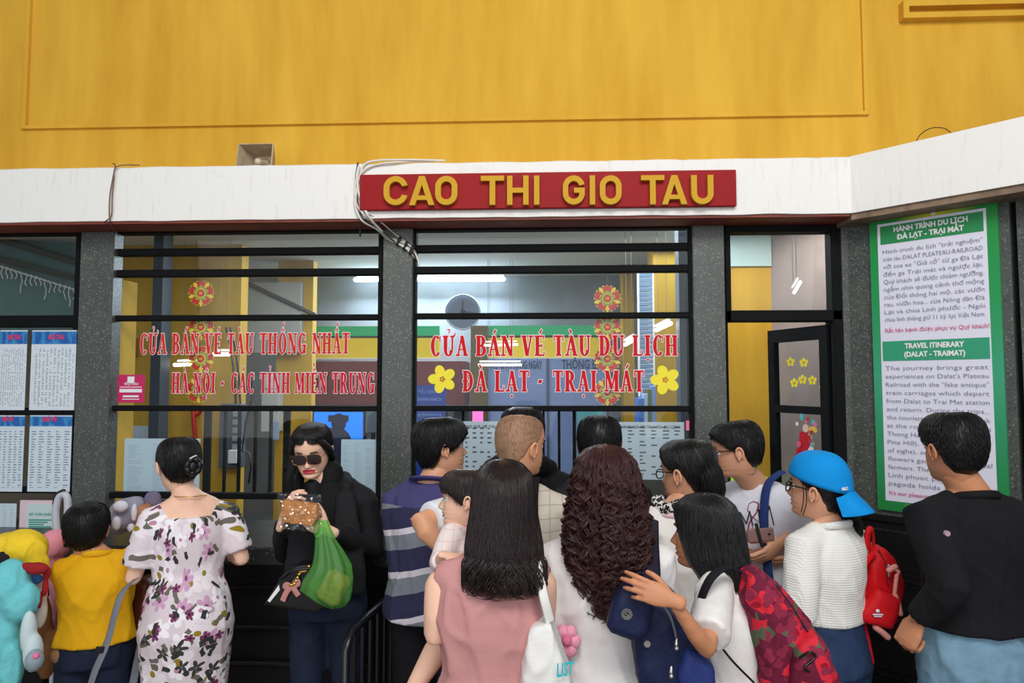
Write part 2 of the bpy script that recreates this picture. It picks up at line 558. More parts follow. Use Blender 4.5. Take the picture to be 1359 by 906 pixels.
# pillars -------------------------------------------------------------
ZC = 1.055                                                       # counter top
for n, (pa, pb) in enumerate(((107.5, 152), (508.5, 548), (918.5, 961))):
    xa, xb = aX(pa, YP, 306), aX(pb, YP, 306)
    b = MB(); b.box((xa, YP, 0.0), (xb, YG + 0.03, ZF), bev=0.004)
    struct(b, 'wall_pillar_%d' % (n + 1), TERR)
# right end pillar of front wall + angled terrazzo wall
xa = aX(1116, YP, 306)
A0 = Vector((xa + 0.03, YP, 0))
b = poly_prism([(xa, YP), (A0.x, A0.y), (A0.x + 0.12, A0.y + .12), (xa, YG + 0.12)], 0, ZF + .0)
struct(b, 'wall_right', TERR)
ZW = at(1200, 684, 3.3).z
ZW = 1.8 - (681 - 508.2) * 3.36 / F


def wallpt(t, off=0.0):
    return A0 + D2 * t + N2 * off


seam = 0.69
for nm, t0, t1 in (('wall_right_near', 0.0, seam - 0.012), ('wall_right_far', seam + 0.012, 2.6)):
    q = [wallpt(t0), wallpt(t1), wallpt(t1, -0.12), wallpt(t0, -0.12)]
    b = poly_prism([(p.x, p.y) for p in q], 0, ZF - .01); struct(b, nm, TERR)
q = [wallpt(seam - .03, -.05), wallpt(seam + .03, -.05), wallpt(seam + .03, -.1), wallpt(seam - .03, -.1)]
b = poly_prism([(p.x, p.y) for p in q], 0, ZF - .01); struct(b, 'wall_right_joint', FRAME)
# dark wood wainscot on the angled wall: cap rail, panels, rails
wn = empty('baseboard_right', tuple(wallpt(0.3)), kind='structure')
def wbox(t0, t1, o0, o1, z0, z1, name, m, parent):
    q = [wallpt(t0, o0), wallpt(t1, o0), wallpt(t1, o1), wallpt(t0, o1)]
    bb = poly_prism([(p.x, p.y) for p in q][::-1], z0, z1); return bb.build(name, m, parent)
wbox(-0.03, 2.6, 0.0, 0.035, ZW - 0.025, ZW, 'cap_rail', WOOD, wn)
wbox(-0.03, 2.6, 0.0, 0.022, ZW - 0.06, ZW - 0.03, 'rail', WOOD, wn)
zz = ZW - 0.065
for k in range(5):
    z1 = zz - k * 0.225
    for j in range(3):
        wbox(-0.03 + j * 0.86, 0.80 + j * 0.86, 0.0, 0.016, z1 - 0.195, z1 - 0.01, 'panel', WOOD, wn)
    wbox(-0.03, 2.6, 0.0, 0.028, z1 - 0.222, z1 - 0.203, 'rail', WOOD, wn)

# counter ------------------------------------------------------------
xcl, xcr = -3.2, aX(960, YG)
b = MB(); b.box((xcl, 3.18, ZC - 0.085), (xcr + .02, YG + 0.22, ZC), bev=0.008)
struct(b, 'trim_counter_top', GRANITE)
cb = MB(); cb.box((xcl, 3.30, 0), (xcr + .02, YG + .1, ZC - 0.086))
cbo = struct(cb, 'wall_counter_front', WOOD)
for py in (782, 836, 884):
    z = aZ(py, 3.28)
    b = MB(); b.box((xcl, 3.262, z - 0.012), (xcr, 3.301, z + 0.006), bev=0.004)
    b.build('rail', M('polished_dark_wood', srgb(24, 20, 20), 0.3), cbo)
for x in np.arange(-3.0, xcr, 0.62):
    b = MB(); b.box((x, 3.272, 0.02), (x + 0.03, 3.301, ZC - 0.1)); b.build('stile', WOOD, cbo)

# windows -------------------------------------------------------------
def bar(parent, xa, xb, za, zb, d=0.05, y=None, name='frame_bar'):
    y = YG if y is None else y
    q = MB(); q.box((xa, y - d / 2, za), (xb, y + d / 2, zb), bev=0.004)
    return q.build(name, FRAME, parent)


ZS = ZC                                                        # bottom of windows
def window(n, pxa, pxb, hbars, thick=(6, 5)):
    xa, xb = aX(pxa, YG, 400), aX(pxb, YG, 400)
    wdw = empty('window_%d' % n, ((xa + xb) / 2, YG, ZS), kind='structure')
    bar(wdw, xa - .02, xb + .02, aZ(306.5, YG), ZF, 0.07)       # head
    k = YG / F
    bar(wdw, xa - .005, xa + thick[0] * k, ZS, ZF, 0.06)
    bar(wdw, xb - thick[1] * k, xb + .005, ZS, ZF, 0.06)
    for a, c in hbars:
        bar(wdw, xa, xb, aZ(c, YG), aZ(a, YG))
    ys = [306.5] + [v for h in hbars for v in h] + [700.5]
    for a, c in zip(ys[0::2], ys[1::2]):
        q = MB(); q.box((xa + .01, YG - 0.003, aZ(c, YG) - .008), (xb - .01, YG + 0.003, aZ(a, YG) + .008)); q.build('pane', GLASS, wdw)
    return wdw, xa, xb


hb = [(326.5, 336), (355, 364.5), (416.5, 424), (538.5, 546), (656, 664)]
w2, xa2, xb2 = window(2, 150, 508, hb)
w3, xa3, xb3 = window(3, 547, 917, [(325, 334.5), (353.5, 363), (415.5, 423), (538, 545.5), (655, 663)])
w1, xa1, xb1 = window(1, -135, 107, [(416, 432), (542, 552), (650, 658)])
# upright bars in the lower lights
for wd, ps in ((w2, [(266.5, 275), (293, 295.5), (312, 315), (333.5, 336.5), (354, 357), (373, 381)]), (w3, [(720, 723), (740.5, 744), (760.5, 765), (590, 593), (612, 615)])):
    for a, c in ps:
        bar(wd, aX(a, YG, 600), aX(c, YG, 600), aZ(657, YG), aZ(541, YG), 0.03, y=YG + 0.035, name='upright_bar')
# yellow strip on the left jamb of window 2
q = MB(); q.box((aX(156.5, YG + .08, 500), YG + 0.05, aZ(700, YG)), (aX(161.5, YG + .08, 500), YG + 0.2, aZ(365, YG))); q.build('yellow_reveal', YELLOW_IN, w2)

# door bay --------------------------------------------------------------
xda, xdb = aX(961, YG, 400), aX(1117, YG, 400)
wd4 = empty('window_4', ((xda + xdb) / 2, YG, 2.2), kind='structure')
bar(wd4, xda, xdb, aZ(313, YG), ZF, 0.09)
zt_, zm_ = aZ(414, YG), aZ(428.5, YG)
bar(wd4, xda, xda + 7 * YG / F, zm_, ZF, 0.08)
bar(wd4, xdb - 16 * YG / F, xdb, zm_, ZF, 0.08)
bar(wd4, xda, xdb, zm_, zt_, 0.08)
q = MB(); q.box((xda + .02, YG - .003, zt_ - .01), (xdb - .04, YG + .003, aZ(313, YG) + .01)); q.build('pane', GLASS, wd4)
dr = empty('door_1', (xdb - .03, YG, 0), kind='structure')
bar(dr, xdb - 17 * YG / F, xdb, 0, zm_ + .01, 0.10, name='door_jamb')
bar(dr, xda, xda + 2.5 * YG / F, 0, zm_ + .01, 0.06, name='door_jamb')
# leaf hinged on the right jamb, open into the office
hx = xdb - 17 * YG / F
tip = at(1022, 448, 4.02)
dv = Vector((tip.x - hx, 4.02 - YG, 0)); dl = dv.length; dv.normalize(); dn = Vector((-dv.y, dv.x, 0))
ztop = zm_ - .015
def leafbox(s0, s1, z0, z1, name, m, th=0.035, parent=None):
    p = Vector((hx, YG, 0)); a = p + dv * s0; c = p + dv * s1
    q = poly_prism([tuple((a + dn * th / 2)[:2]), tuple((a - dn * th / 2)[:2]), tuple((c - dn * th / 2)[:2]), tuple((c + dn * th / 2)[:2])], z0, z1)
    return q.build(name, m, parent)
leaf = empty('door_2', (hx, YG, 0), kind='structure')
zmr = aZ(543, 3.8)
leafbox(0.0, 0.055, 0.02, ztop, 'leaf_stile', FRAME, parent=leaf)
leafbox(dl - 0.05, dl, 0.02, ztop, 'leaf_stile', FRAME, parent=leaf)
for z0, z1 in ((ztop - 0.07, ztop), (zmr - .02, zmr + .02), (0.9, 0.96), (0.02, 0.14)):
    leafbox(0.055, dl - .05, z0, z1, 'leaf_rail', FRAME, parent=leaf)
leafbox(0.05, dl - .045, zmr, ztop - .06, 'pane', GLASS, 0.005, parent=leaf)
leafbox(0.05, dl - .045, 0.95, zmr, 'pane', GLASS, 0.005, parent=leaf)
leafbox(0.05, dl - .045, 0.13, 0.91, 'leaf_panel', WOOD, 0.02, parent=leaf)

# ================================================================== the office behind the glass
YB = 6.6
zce = aZ(366, YB)
b = MB(); b.box((-4.4, YU + .1, zce), (3.2, YB + .1, zce + 0.08)); struct(b, 'ceiling', CEIL)
b = MB(); b.box((-4.4, YB, 0), (3.2, YB + .1, zce)); wback = struct(b, 'wall_office_back', PLASTER)
b = MB(); b.box((-4.5, YG + .2, 0), (-4.4, YB + .1, zce)); struct(b, 'wall_office_left', YELLOW_IN)
# yellow partition on the left: faces the hall, then returns back
yl = 5.0
xp = aX(318, yl, 480)
b = MB(); b.box((-4.4, yl, 0), (xp, yl + .12, zce)); struct(b, 'wall_office_partition', YELLOW_IN)
# darker upright post seen through window 2
b = MB(); b.box((aX(206, 4.6, 450), 4.55, 0), (aX(219, 4.6, 450), 4.67, zce)); struct(b, 'wall_office_post', M('grey_blue_steel', srgb(64, 74, 84), 0.5))
yl2 = 5.7
b = MB(); b.box((xp, yl2, 0), (aX(414, yl2, 480), yl2 + .1, zce)); struct(b, 'wall_office_nook', YELLOW_IN)
b = MB(); b.box((aX(319, 5.6, 400), 5.62, aZ(467, 5.6)), (aX(398, 5.6, 400), 5.7, aZ(372, 5.6)))
props(b.build('wall_panel', GREYWALL), 'pale grey board high on the office wall, behind the left ticket window', 'board')
# left bay: panel put in for teal-grey reflections, sloping beams and wavy white squiggles
q = MB(); q.box((-4.4, 4.86, aZ(437, 4.9)), (aX(106, 4.9), 4.90, aZ(306, 4.9))); props(q.build('reflection_panel', M('teal_grey_reflection', srgb(104, 136, 132), .7, var=.15, vscale=3)), 'teal-grey sheet standing in for reflections in the glass of the left bay', 'panel')
q = MB(); q.box((-4.4, 4.82, aZ(700, 4.9)), (aX(104, 4.9), 4.9, aZ(438, 4.9))); struct(q, 'wall_office_low', M('brown_grey_wall', srgb(104, 92, 78), .8))
for k_, (ya, yb) in enumerate(((318, 352), (345, 372))):
    q = MB(); q.tube([at(-20, ya - 6, 4.78), at(112, yb, 4.78)], [(.05, .03)] * 2, 4, phase=PI / 4); props(q.build('sloping_beam', M('olive_grey_beam', srgb(74, 78, 66), .7)), ('upper' if k_ == 0 else 'lower') + ' sloping grey beam behind the glass of the left bay', 'beam', 'sloping beams in the left bay')
fg = empty('white_squiggles', at(50, 360, 4.7), 'row of wavy white squiggles behind the glass of the left bay', 'squiggles')
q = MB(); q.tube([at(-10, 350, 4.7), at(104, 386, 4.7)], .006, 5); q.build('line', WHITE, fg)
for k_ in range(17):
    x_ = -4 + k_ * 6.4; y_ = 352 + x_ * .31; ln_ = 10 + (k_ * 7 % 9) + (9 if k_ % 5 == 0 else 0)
    q = MB(); q.tube([at(x_ + 1.4 * math.sin(j * 1.7 + k_), y_ + ln_ * j / 4, 4.69) for j in range(5)], .004, 4); q.build('squiggle', WHITE, fg)
# right part: yellow walls
b = MB(); b.box((aX(868, 5.2, 450), 5.2, 0), (aX(903, 5.2, 450), 5.5, zce)); struct(b, 'wall_office_pier', YELLOW_IN)
b = MB(); b.box((aX(827, 6.0, 450), 6.0, 0), (aX(842, 6.0, 450), 6.2, zce)); struct(b, 'wall_office_pier', YELLOW_IN)
b = MB(); b.box((aX(900, 4.35, 450), 4.3, 0), (aX(913, 4.35, 450), 4.42, zce)); struct(b, 'wall_office_divider', M('grey_blue_steel', (0, 0, 0, 1)))
b = MB(); b.box((aX(622, 5.9, 450), 6.06, 0), (aX(645, 5.9, 450), 6.18, aZ(432, 6.06))); struct(b, 'wall_office_column', M('brown_column_paint', srgb(96, 80, 44), 0.6))
# passage behind the door
yd = 4.75
xq = aX(1026, yd, 500)
b = MB(); b.box((aX(913, yd, 450), yd, 0), (xq, yd + .1, aZ(356, yd))); struct(b, 'wall_passage_back', YELLOW_IN)
b = MB(); b.box((aX(913, yd, 450), yd - .02, aZ(356, yd)), (xq, yd + .1, zce + .3)); struct(b, 'wall_passage_upper', M('pale_blue_paint', srgb(176, 200, 200), 0.8))
b = MB(); b.add([(xq, yd, 0), (xq + 0.7, YG + .12, 0), (xq + 0.78, YG + .2, 0), (xq + 0.08, yd + .08, 0), (xq, yd, zce), (xq + 0.7, YG + .12, zce), (xq + 0.78, YG + .2, zce), (xq + 0.08, yd + .08, zce)],
                [(0, 3, 2, 1), (4, 5, 6, 7), (0, 1, 5, 4), (1, 2, 6, 5), (2, 3, 7, 6), (3, 0, 4, 7)]); struct(b, 'wall_passage_side', M('mauve_grey_plaster', srgb(150, 136, 134), 0.8, var=.1))

# header boards over the back row of counters
zz1, zz2, zz3, zz4 = aZ(432, 6.2), aZ(445, 6.2), aZ(448, 6.2), aZ(474.5, 6.2)
for pa, pb in ((418, 583), (646, 810)):
    x0, x1 = aX(pa, 6.2, 450), aX(pb, 6.2, 450)
    r_ = empty('header_board', ((x0 + x1) / 2, 6.25, zz4), 'green and yellow striped header board ' + ('beside the middle pillar' if pa < 500 else 'above the blue-grey notice board'), 'board', 'header boards')
    q = MB(); q.box((x0, 6.2, zz2), (x1, 6.25, zz1)); q.build('green_band', GREEN, r_)
    q = MB(); q.box((x0, 6.2, zz4), (x1, 6.25, zz3)); q.build('yellow_band', SUNNY, r_)
    q = MB(); q.box((x0, 6.205, zz3), (x1, 6.25, zz2)); q.build('divider', M('dark_trim', srgb(40, 50, 45), .5), r_)
    q = MB(); q.box((x0, 6.19, zz4 - .012), (x1, 6.25, zz4)); q.build('white_edge', WHITE, r_)
x0, x1 = aX(418, 6.22, 500), aX(617, 6.22, 500)
q = MB(); q.box((x0, 6.22, aZ(537, 6.22)), (x1, YB - .005, zz4 - .03)); props(q.build('maroon_panel', MAROON), 'maroon panel below the striped header board', 'board')
# blue-grey notice board with headings
x0, x1 = aX(640, 6.1, 500), aX(806, 6.1, 500)
nb = empty('notice_board', ((x0 + x1) / 2, 6.12, 1.2), 'large blue-grey glazed notice board with two printed headings, behind the right ticket window', 'board')
q = MB(); q.box((x0, 6.12, 0.9), (x1, 6.15, zz4 - .01)); q.build('panel', M('notice_blue', srgb(124, 142, 186), .5, var=.06), nb)
xm = aX(727, 6.1, 500)
for xx in (x0, xm, x1):
    q = MB(); q.box((xx - .01, 6.1, 0.9), (xx + .01, 6.13, zz4 - .01)); q.build('frame_bar', M('steel_blue_trim', srgb(60, 70, 96), .4), nb)
q = text_buf('TÀU CHẠY HÀNG NGÀY', 0.10, (x0 + .06, 6.112, aZ(489, 6.1)), (1, 0, 0), (0, 0, 1), width=0.46, bold=.002); q.build('heading', M('slate_ink', srgb(48, 58, 92), .6), nb)
q = text_buf('THÔNG BÁO', 0.11, (xm + .12, 6.112, aZ(489, 6.1)), (1, 0, 0), (0, 0, 1), width=0.40, bold=.002); q.build('heading', M('slate_ink', (0, 0, 0, 1)), nb)
# television with blue picture
tv = empty('television', (aX(450, 5.6), 5.6, aZ(584, 5.6)), 'television showing a bright blue picture, behind the woman in sunglasses', 'television')
q = MB(); q.box((aX(415, 5.6), 5.6, aZ(586, 5.6)), (aX(486, 5.6), 5.65, aZ(544, 5.6)), bev=.01); q.build('casing', BLACK, tv)
scr = M('screen_blue', srgb(20, 120, 250), .3, emis=srgb(20, 130, 255), estr=.75)
q = MB(); q.box((aX(418, 5.6), 5.592, aZ(583, 5.6)), (aX(482.5, 5.6), 5.6, aZ(547, 5.6))); q.build('screen', scr, tv)
q = MB(); q.ball((aX(451, 5.6), 5.59, aZ(561, 5.6)), (.062, .004, .075)); q.box((aX(437, 5.6), 5.586, aZ(560, 5.6)), (aX(464, 5.6), 5.59, aZ(551, 5.6)), bev=.002)
q.ball((aX(447, 5.6), 5.59, aZ(587, 5.6)), (.13, .004, .12)); q.build('picture_figure', M('screen_dark', srgb(14, 22, 60), .4), tv)
# monitor right of tv, pink and teal lit things
q = MB(); q.box((aX(486, 5.5), 5.5, aZ(575, 5.5)), (aX(505, 5.5), 5.53, aZ(546, 5.5)), bev=.004); props(q.build('monitor', M('monitor_grey', srgb(90, 100, 110), .3)), 'grey monitor beside the television, left of the middle pillar', 'monitor')
q = MB(); q.box((aX(627, 5.2), 5.2, aZ(600, 5.2)), (aX(641, 5.2), 5.23, aZ(543, 5.2)), bev=.004); props(q.build('light_box', M('pink_glow', srgb(250, 120, 190), .5, emis=srgb(250, 110, 190), estr=.8)), 'glowing pink light box behind the right ticket window', 'light box')
q = MB(); q.box((aX(766, 5.3), 5.3, aZ(660, 5.3)), (aX(800, 5.3), 5.33, aZ(545, 5.3)), bev=.004); props(q.build('screen_panel', M('teal_panel', srgb(90, 160, 160), .5)), 'pale teal panel right of the window bars, behind the right ticket window', 'panel')
# counter row at the back that carries the screens
bc_ = empty('back_counter', (aX(560, 5.5), 5.5, 0), 'plain wooden counter row at the back of the office', 'counter')
q = MB(); q.box((aX(408, 5.5), 5.0, .92), (aX(815, 5.5), 6.05, .96), bev=.004); q.build('counter_top', M('desk_wood', srgb(110, 84, 50), .5), bc_)
q = MB(); q.box((aX(412, 5.5), 5.1, 0), (aX(812, 5.5), 6.0, .92)); q.build('cabinet_body', M('cabinet_brown', srgb(84, 66, 46), .5), bc_)
q = MB(); q.box((aX(446, 5.6), 5.61, .96), (aX(454, 5.6), 5.65, aZ(584, 5.6))); q.box((aX(430, 5.6), 5.55, .96), (aX(470, 5.6), 5.75, .975)); q.build('stand', BLACK, tv)
for nm_, pa_, yy_, pt_ in (('monitor', 493, 5.5, 575), ('light_box', 632, 5.2, 600), ('screen_panel', 780, 5.3, 650)):
    ob_ = [o for o in COL.objects if o.name == nm_][0]
    q = MB(); q.box((aX(pa_, yy_), yy_ + .005, .96), (aX(pa_ + 5, yy_), yy_ + .025, aZ(pt_, yy_) + .02)); q.build('stand', BLACK, ob_)
# blue poster on inner wall
bp = empty('blue_poster', (aX(570, 5.0), 5.0, 1.2), 'dark blue printed poster just right of the middle pillar', 'poster')
q = MB(); q.box((aX(549, 5.05), 5.0, .96), (aX(592, 5.0), 5.01, aZ(511, 5.0))); q.build('sheet', M('poster_blue', srgb(28, 60, 150), .4), bp)
q = MB()
for k in range(9): text_buf(['ĐIỀU KHOẢN', 'HÀNH KHÁCH'][k] if k < 2 else 'quy định hành khách đi tàu'.replace('đ', 'd'), .035, (aX(555, 5.0), 4.998, aZ(522 + k * 10, 5.0)), (1, 0, 0), (0, 0, 1), width=.17, buf=q)
q.build('lettering', M('pale_blue_ink', srgb(120, 160, 220), .5), bp)
# louvred pale shutter / stack of papers
sh = empty('louvred_shutter', (aX(858, 4.9), 4.9, 1.8), 'pale blue louvred shutter panel behind the right ticket window', 'shutter')
LB = M('pale_blue_louvre', srgb(150, 176, 206), .5)
x0, x1 = aX(848, 4.9, 430), aX(866, 4.9, 430)
for k in range(26):
    z = aZ(526, 4.9) + k * (aZ(362, 4.9) - aZ(526, 4.9)) / 26
    q = MB(); q.box((x0, 4.89, z), (x1, 4.905, z + .025), rot=Matrix.Rotation(.4, 4, 'X')); q.build('slat', LB, sh)
for xx in (x0 - .008, x1): 
    q = MB(); q.box((xx, 4.88, aZ(526, 4.9)), (xx + .01, 4.92, aZ(360, 4.9))); q.build('frame_bar', WHITE, sh)
fl = [(846, 853, 528, 600, srgb(60, 110, 190)), (853, 858, 522, 600, srgb(160, 190, 220)), (858, 863, 516, 600, srgb(90, 100, 60)), (863, 869, 512, 600, srgb(120, 150, 200))]
for i, (a, c, t_, bt, cl) in enumerate(fl):
    q = MB(); q.box((aX(a, 4.8), 4.75, aZ(bt, 4.8)), (aX(c, 4.8), 4.98, aZ(t_, 4.8)), bev=.003)
    props(q.build('binder', M('binder_%d' % i, cl, .5)), ['dark blue', 'pale blue', 'olive', 'greyish blue'][i] + ' file binder standing under the louvred shutter', 'binder', 'file binders')
# shelf carrying the binders
q = MB(); q.box((aX(838, 4.8), 4.7, aZ(600, 4.8) - .04), (aX(880, 4.8), 5.1, aZ(600, 4.8)), bev=.003); q.box((aX(840, 4.8), 4.72, 0), (aX(878, 4.8), 5.05, aZ(600, 4.8) - .04))
props(q.build('filing_cupboard', M('cupboard_grey', srgb(90, 90, 84), .5)), 'low grey cupboard under the file binders behind the right window', 'cupboard')

# electrical gear on the yellow nook
g = empty('electrical_panel', (aX(313, 4.95), 4.95, 1.3), 'grey electrical panel with breaker rows mounted on the yellow office wall', 'electrical panel')
q = MB(); q.box((aX(297, 4.95), 4.9, aZ(622, 4.95)), (aX(325, 4.95), 4.99, aZ(536, 4.95)), bev=.005); q.build('box', M('panel_grey', srgb(84, 92, 104), .4), g)
for k in range(6):
    z = aZ(550 + k * 11, 4.9)
    q = MB(); q.box((aX(311, 4.9), 4.885, z - .018), (aX(323, 4.9), 4.902, z + .018), bev=.003); q.build('breaker', M('breaker_grey', srgb(150, 156, 150), .4), g)
q = MB(); q.box((aX(308, 4.9), 4.86, aZ(616, 4.9)), (aX(320, 4.9), 4.9, aZ(598, 4.9)), bev=.004); q.build('socket', WHITE, g)
g = empty('meter_box', (aX(360, 5.6), 5.6, 1.6), 'pale metal meter box on the yellow office wall above the window bars', 'meter box')
q = MB(); q.box((aX(347, 5.6), 5.6, aZ(574, 5.6)), (aX(371, 5.6), 5.7, aZ(494, 5.6)), bev=.006); q.build('box', M('pale_metal', srgb(196, 202, 196), .4), g)
q = MB(); q.box((aX(353, 5.6), 5.592, aZ(515, 5.6)), (aX(366, 5.6), 5.6, aZ(497, 5.6))); q.build('notice', WHITE, g)
q = MB(); q.box((aX(364, 5.6), 5.59, aZ(585, 5.6)), (aX(372, 5.6), 5.6, aZ(560, 5.6)), bev=.003); q.build('switch', M('pale_blue_plastic', srgb(150, 170, 200), .4), g)
q = MB(); q.tube([at(256, 540, 4.985), at(259, 580, 4.985), at(259, 640, 4.985)], .016, 8); q.tube([at(258, 552, 4.985), at(264, 548, 4.985), at(267, 545, 4.985)], .012, 8)
props(q.build('red_pipe', M('pipe_red', srgb(200, 30, 24), .4), smooth=True), 'red pipe on the yellow office wall behind the left window', 'pipe')
q = MB()
for dx in (0, 6): q.tube([at(300 + dx, 435, 4.93), at(306 + dx, 460, 4.93), at(311 + dx, 500, 4.93), at(313 + dx, 536, 4.93)], .008, 6)
props(q.build('wall_cable', BLACK, smooth=True), 'pair of black cables running down the yellow office wall to the electrical panel', 'cable')
q = MB(); q.tube([at(330, 640, 4.93), at(333, 620, 4.93), at(330, 600, 4.93), at(322, 598, 4.93), at(326, 560, 4.93), at(334, 530, 4.93), at(334, 505, 4.93)], .007, 6)
props(q.build('wall_cable', BLACK, smooth=True), 'looped black flex hanging right of the electrical panel', 'cable')
q = MB(); q.box((aX(156, 4.97), 4.97, aZ(473, 4.97)), (aX(180, 4.97), 5.0, aZ(447, 4.97)))
props(q.build('wooden_plate', M('orange_wood', srgb(150, 84, 30), .5)), 'orange-brown square plate hanging at the left of the left ticket window', 'plate')
# sloping conduit on the grey board
q = MB(); q.tube([at(318, 371, 5.61), at(418, 418, 5.61)], .018, 8); props(q.build('conduit', M('dark_conduit', srgb(60, 56, 52), .5), smooth=True), 'dark sloping conduit crossing the pale grey board in the office', 'conduit')

# fluorescent tubes -----------------------------------------------------
TUBE = M('tube_glow', (1, 1, 1, 1), .4, emis=(.80, .93, 1, 1), estr=14.0)
TUBEW = M('warm_tube_glow', (1, 1, 1, 1), .4, emis=(1, .95, .85, 1), estr=8.0)
def tube_light(p0, p1, label, m, energy, r=.02):
    p0 = Vector(p0); p1 = Vector(p1)
    t = empty('tube_light', (p0 + p1) / 2 + Vector((0, 0, .05)), label, 'light')
    q = MB(); q.tube([p0, p1], r, 10); q.build('glowing_tube', m, t, smooth=True)
    q = MB(); q.tube([p0 + Vector((0, .035, .03)), p1 + Vector((0, .035, .03))], (r * .9), 4, phase=PI / 4, cap=False); q.build('fitting', WHITE, t)
    for w_ in (.2, .8):
        pr = p0.lerp(p1, w_) + Vector((0, .035, .03)); q = MB(); q.tube([pr, Vector((pr.x, pr.y, zce + .01))], .0016, 4); q.build('hanging_rod', M('rod_grey', srgb(120, 120, 118), .5), t)
    if energy:
        a = area('tube_lamp', (p0 + p1) / 2 + Vector((0, -.06, -.03)), (p0 + p1) / 2 + Vector((0, -1.2, -2)), ((p1 - p0).length, .1), energy, (.78, .9, 1))
        a.parent = t; a.location = a.location - t.location
tube_light(at(472, 371, 6.45), at(668, 370, 6.45), 'long bluish white fluorescent tube under the office ceiling', TUBE, 38)
tube_light(at(232, 484, 4.8), at(258, 483, 4.8), 'short white lamp behind the left window, left of the paper ornaments', TUBEW, 0, .012)
tube_light(at(284, 470, 4.8), at(303, 470, 4.8), 'short white lamp behind the left window, right of the paper ornaments', TUBEW, 0, .012)
tube_light(at(640, 458, 5.7), at(686, 457, 5.7), 'thin white tube crossing the yellow band in the office', TUBEW, 0, .008)
tube_light(at(636, 484, 5.7), at(691, 484, 5.7), 'thin white tube in front of the blue-grey notice board', TUBEW, 0, .010)
tube_light(at(830, 457, 4.7), at(842, 450, 4.5), 'short slanting tube left of the louvred shutter', TUBEW, 0, .012)
tube_light(at(871, 438, 4.7), at(890, 429, 4.4), 'slanting tube right of the louvred shutter', TUBEW, 0, .012)
tube_light(at(1054, 388, 4.05), at(1062, 374, 3.95), 'small slanting tube seen through the transom over the door', TUBEW, 0, .008)
al = area('office_fill', (-0.4, 4.7, zce - .05), (-0.4, 4.7, 0), (3.2, 0.9), 44, (.82, .92, 1))  # area light added to brighten the office, apart from the tubes
al2 = area('passage_fill', (1.45, 4.2, zce - .05), (1.5, 4.4, 0), (.5, .4), 8, (1, .95, .85))  # area light added to lift the dark passage, not a fitting
# office desk behind the counter
dk_ = empty('office_desk', (-1.0, 4.5, 0), 'long wooden desk inside the office behind the glass', 'desk')
q = MB(); q.box((-2.9, 4.1, .72), (.5, 4.6, .76), bev=.004); q.build('desk_top', M('desk_wood', srgb(110, 84, 50), .5), dk_)
for x in (-2.85, -1.7, -.6, .42):
    q = MB(); q.box((x, 4.15, 0), (x + .06, 4.55, .72)); q.build('leg', M('desk_wood', (0, 0, 0, 1)), dk_)
# ================================================================== serif lettering drawn stroke by stroke
def g_line(B, x0, y0, x1, y1, t, e, mi, z):
    d = math.hypot(x1 - x0, y1 - y0) or 1e-6; ux, uy = (x1 - x0) / d, (y1 - y0) / d
    x0 -= ux * e; y0 -= uy * e; x1 += ux * e; y1 += uy * e
    h = t / 2 + e; nx, ny = -uy * h, ux * h
    B.append(([(x0 - nx, y0 - ny), (x1 - nx, y1 - ny), (x1 + nx, y1 + ny), (x0 + nx, y0 + ny)], mi))


def g_diag(B, x0, y0, x1, y1, t, e, mi, z):
    """diagonal whose ends are cut level"""
    k = (x1 - x0) / (y1 - y0)
    sgn = 1 if y1 > y0 else -1
    y0 -= e * sgn; y1 += e * sgn; x0 -= k * e * sgn; x1 += k * e * sgn
    h = t / 2 + e * math.sqrt(1 + k * k)
    p = [(x0 - h, y0), (x0 + h, y0), (x1 + h, y1), (x1 - h, y1)]
    B.append((p if sgn > 0 else p[::-1], mi))


def g_arc(B, cx, cy, rx, ry, a0, a1, th, tv, e, mi, z, n=20):
    full = abs(a1 - a0) >= 359
    if not full:
        d = math.degrees(e / max(rx, ry)); a0 -= d; a1 += d
    n = max(5, int(n * abs(a1 - a0) / 360) + 2)
    A = [math.radians(a0 + (a1 - a0) * i / n) for i in range(n + 1)]
    o = [(cx + (rx + e) * math.cos(a), cy + (ry + e) * math.sin(a)) for a in A]
    q = [(cx + max(.01, rx - th - e) * math.cos(a), cy + max(.01, ry - tv - e) * math.sin(a)) for a in A]
    for i in range(n): B.append(([q[i], o[i], o[i + 1], q[i + 1]], mi))


SW, TW, SF = .20, .095, .085       # stem, thin stroke, serif thickness


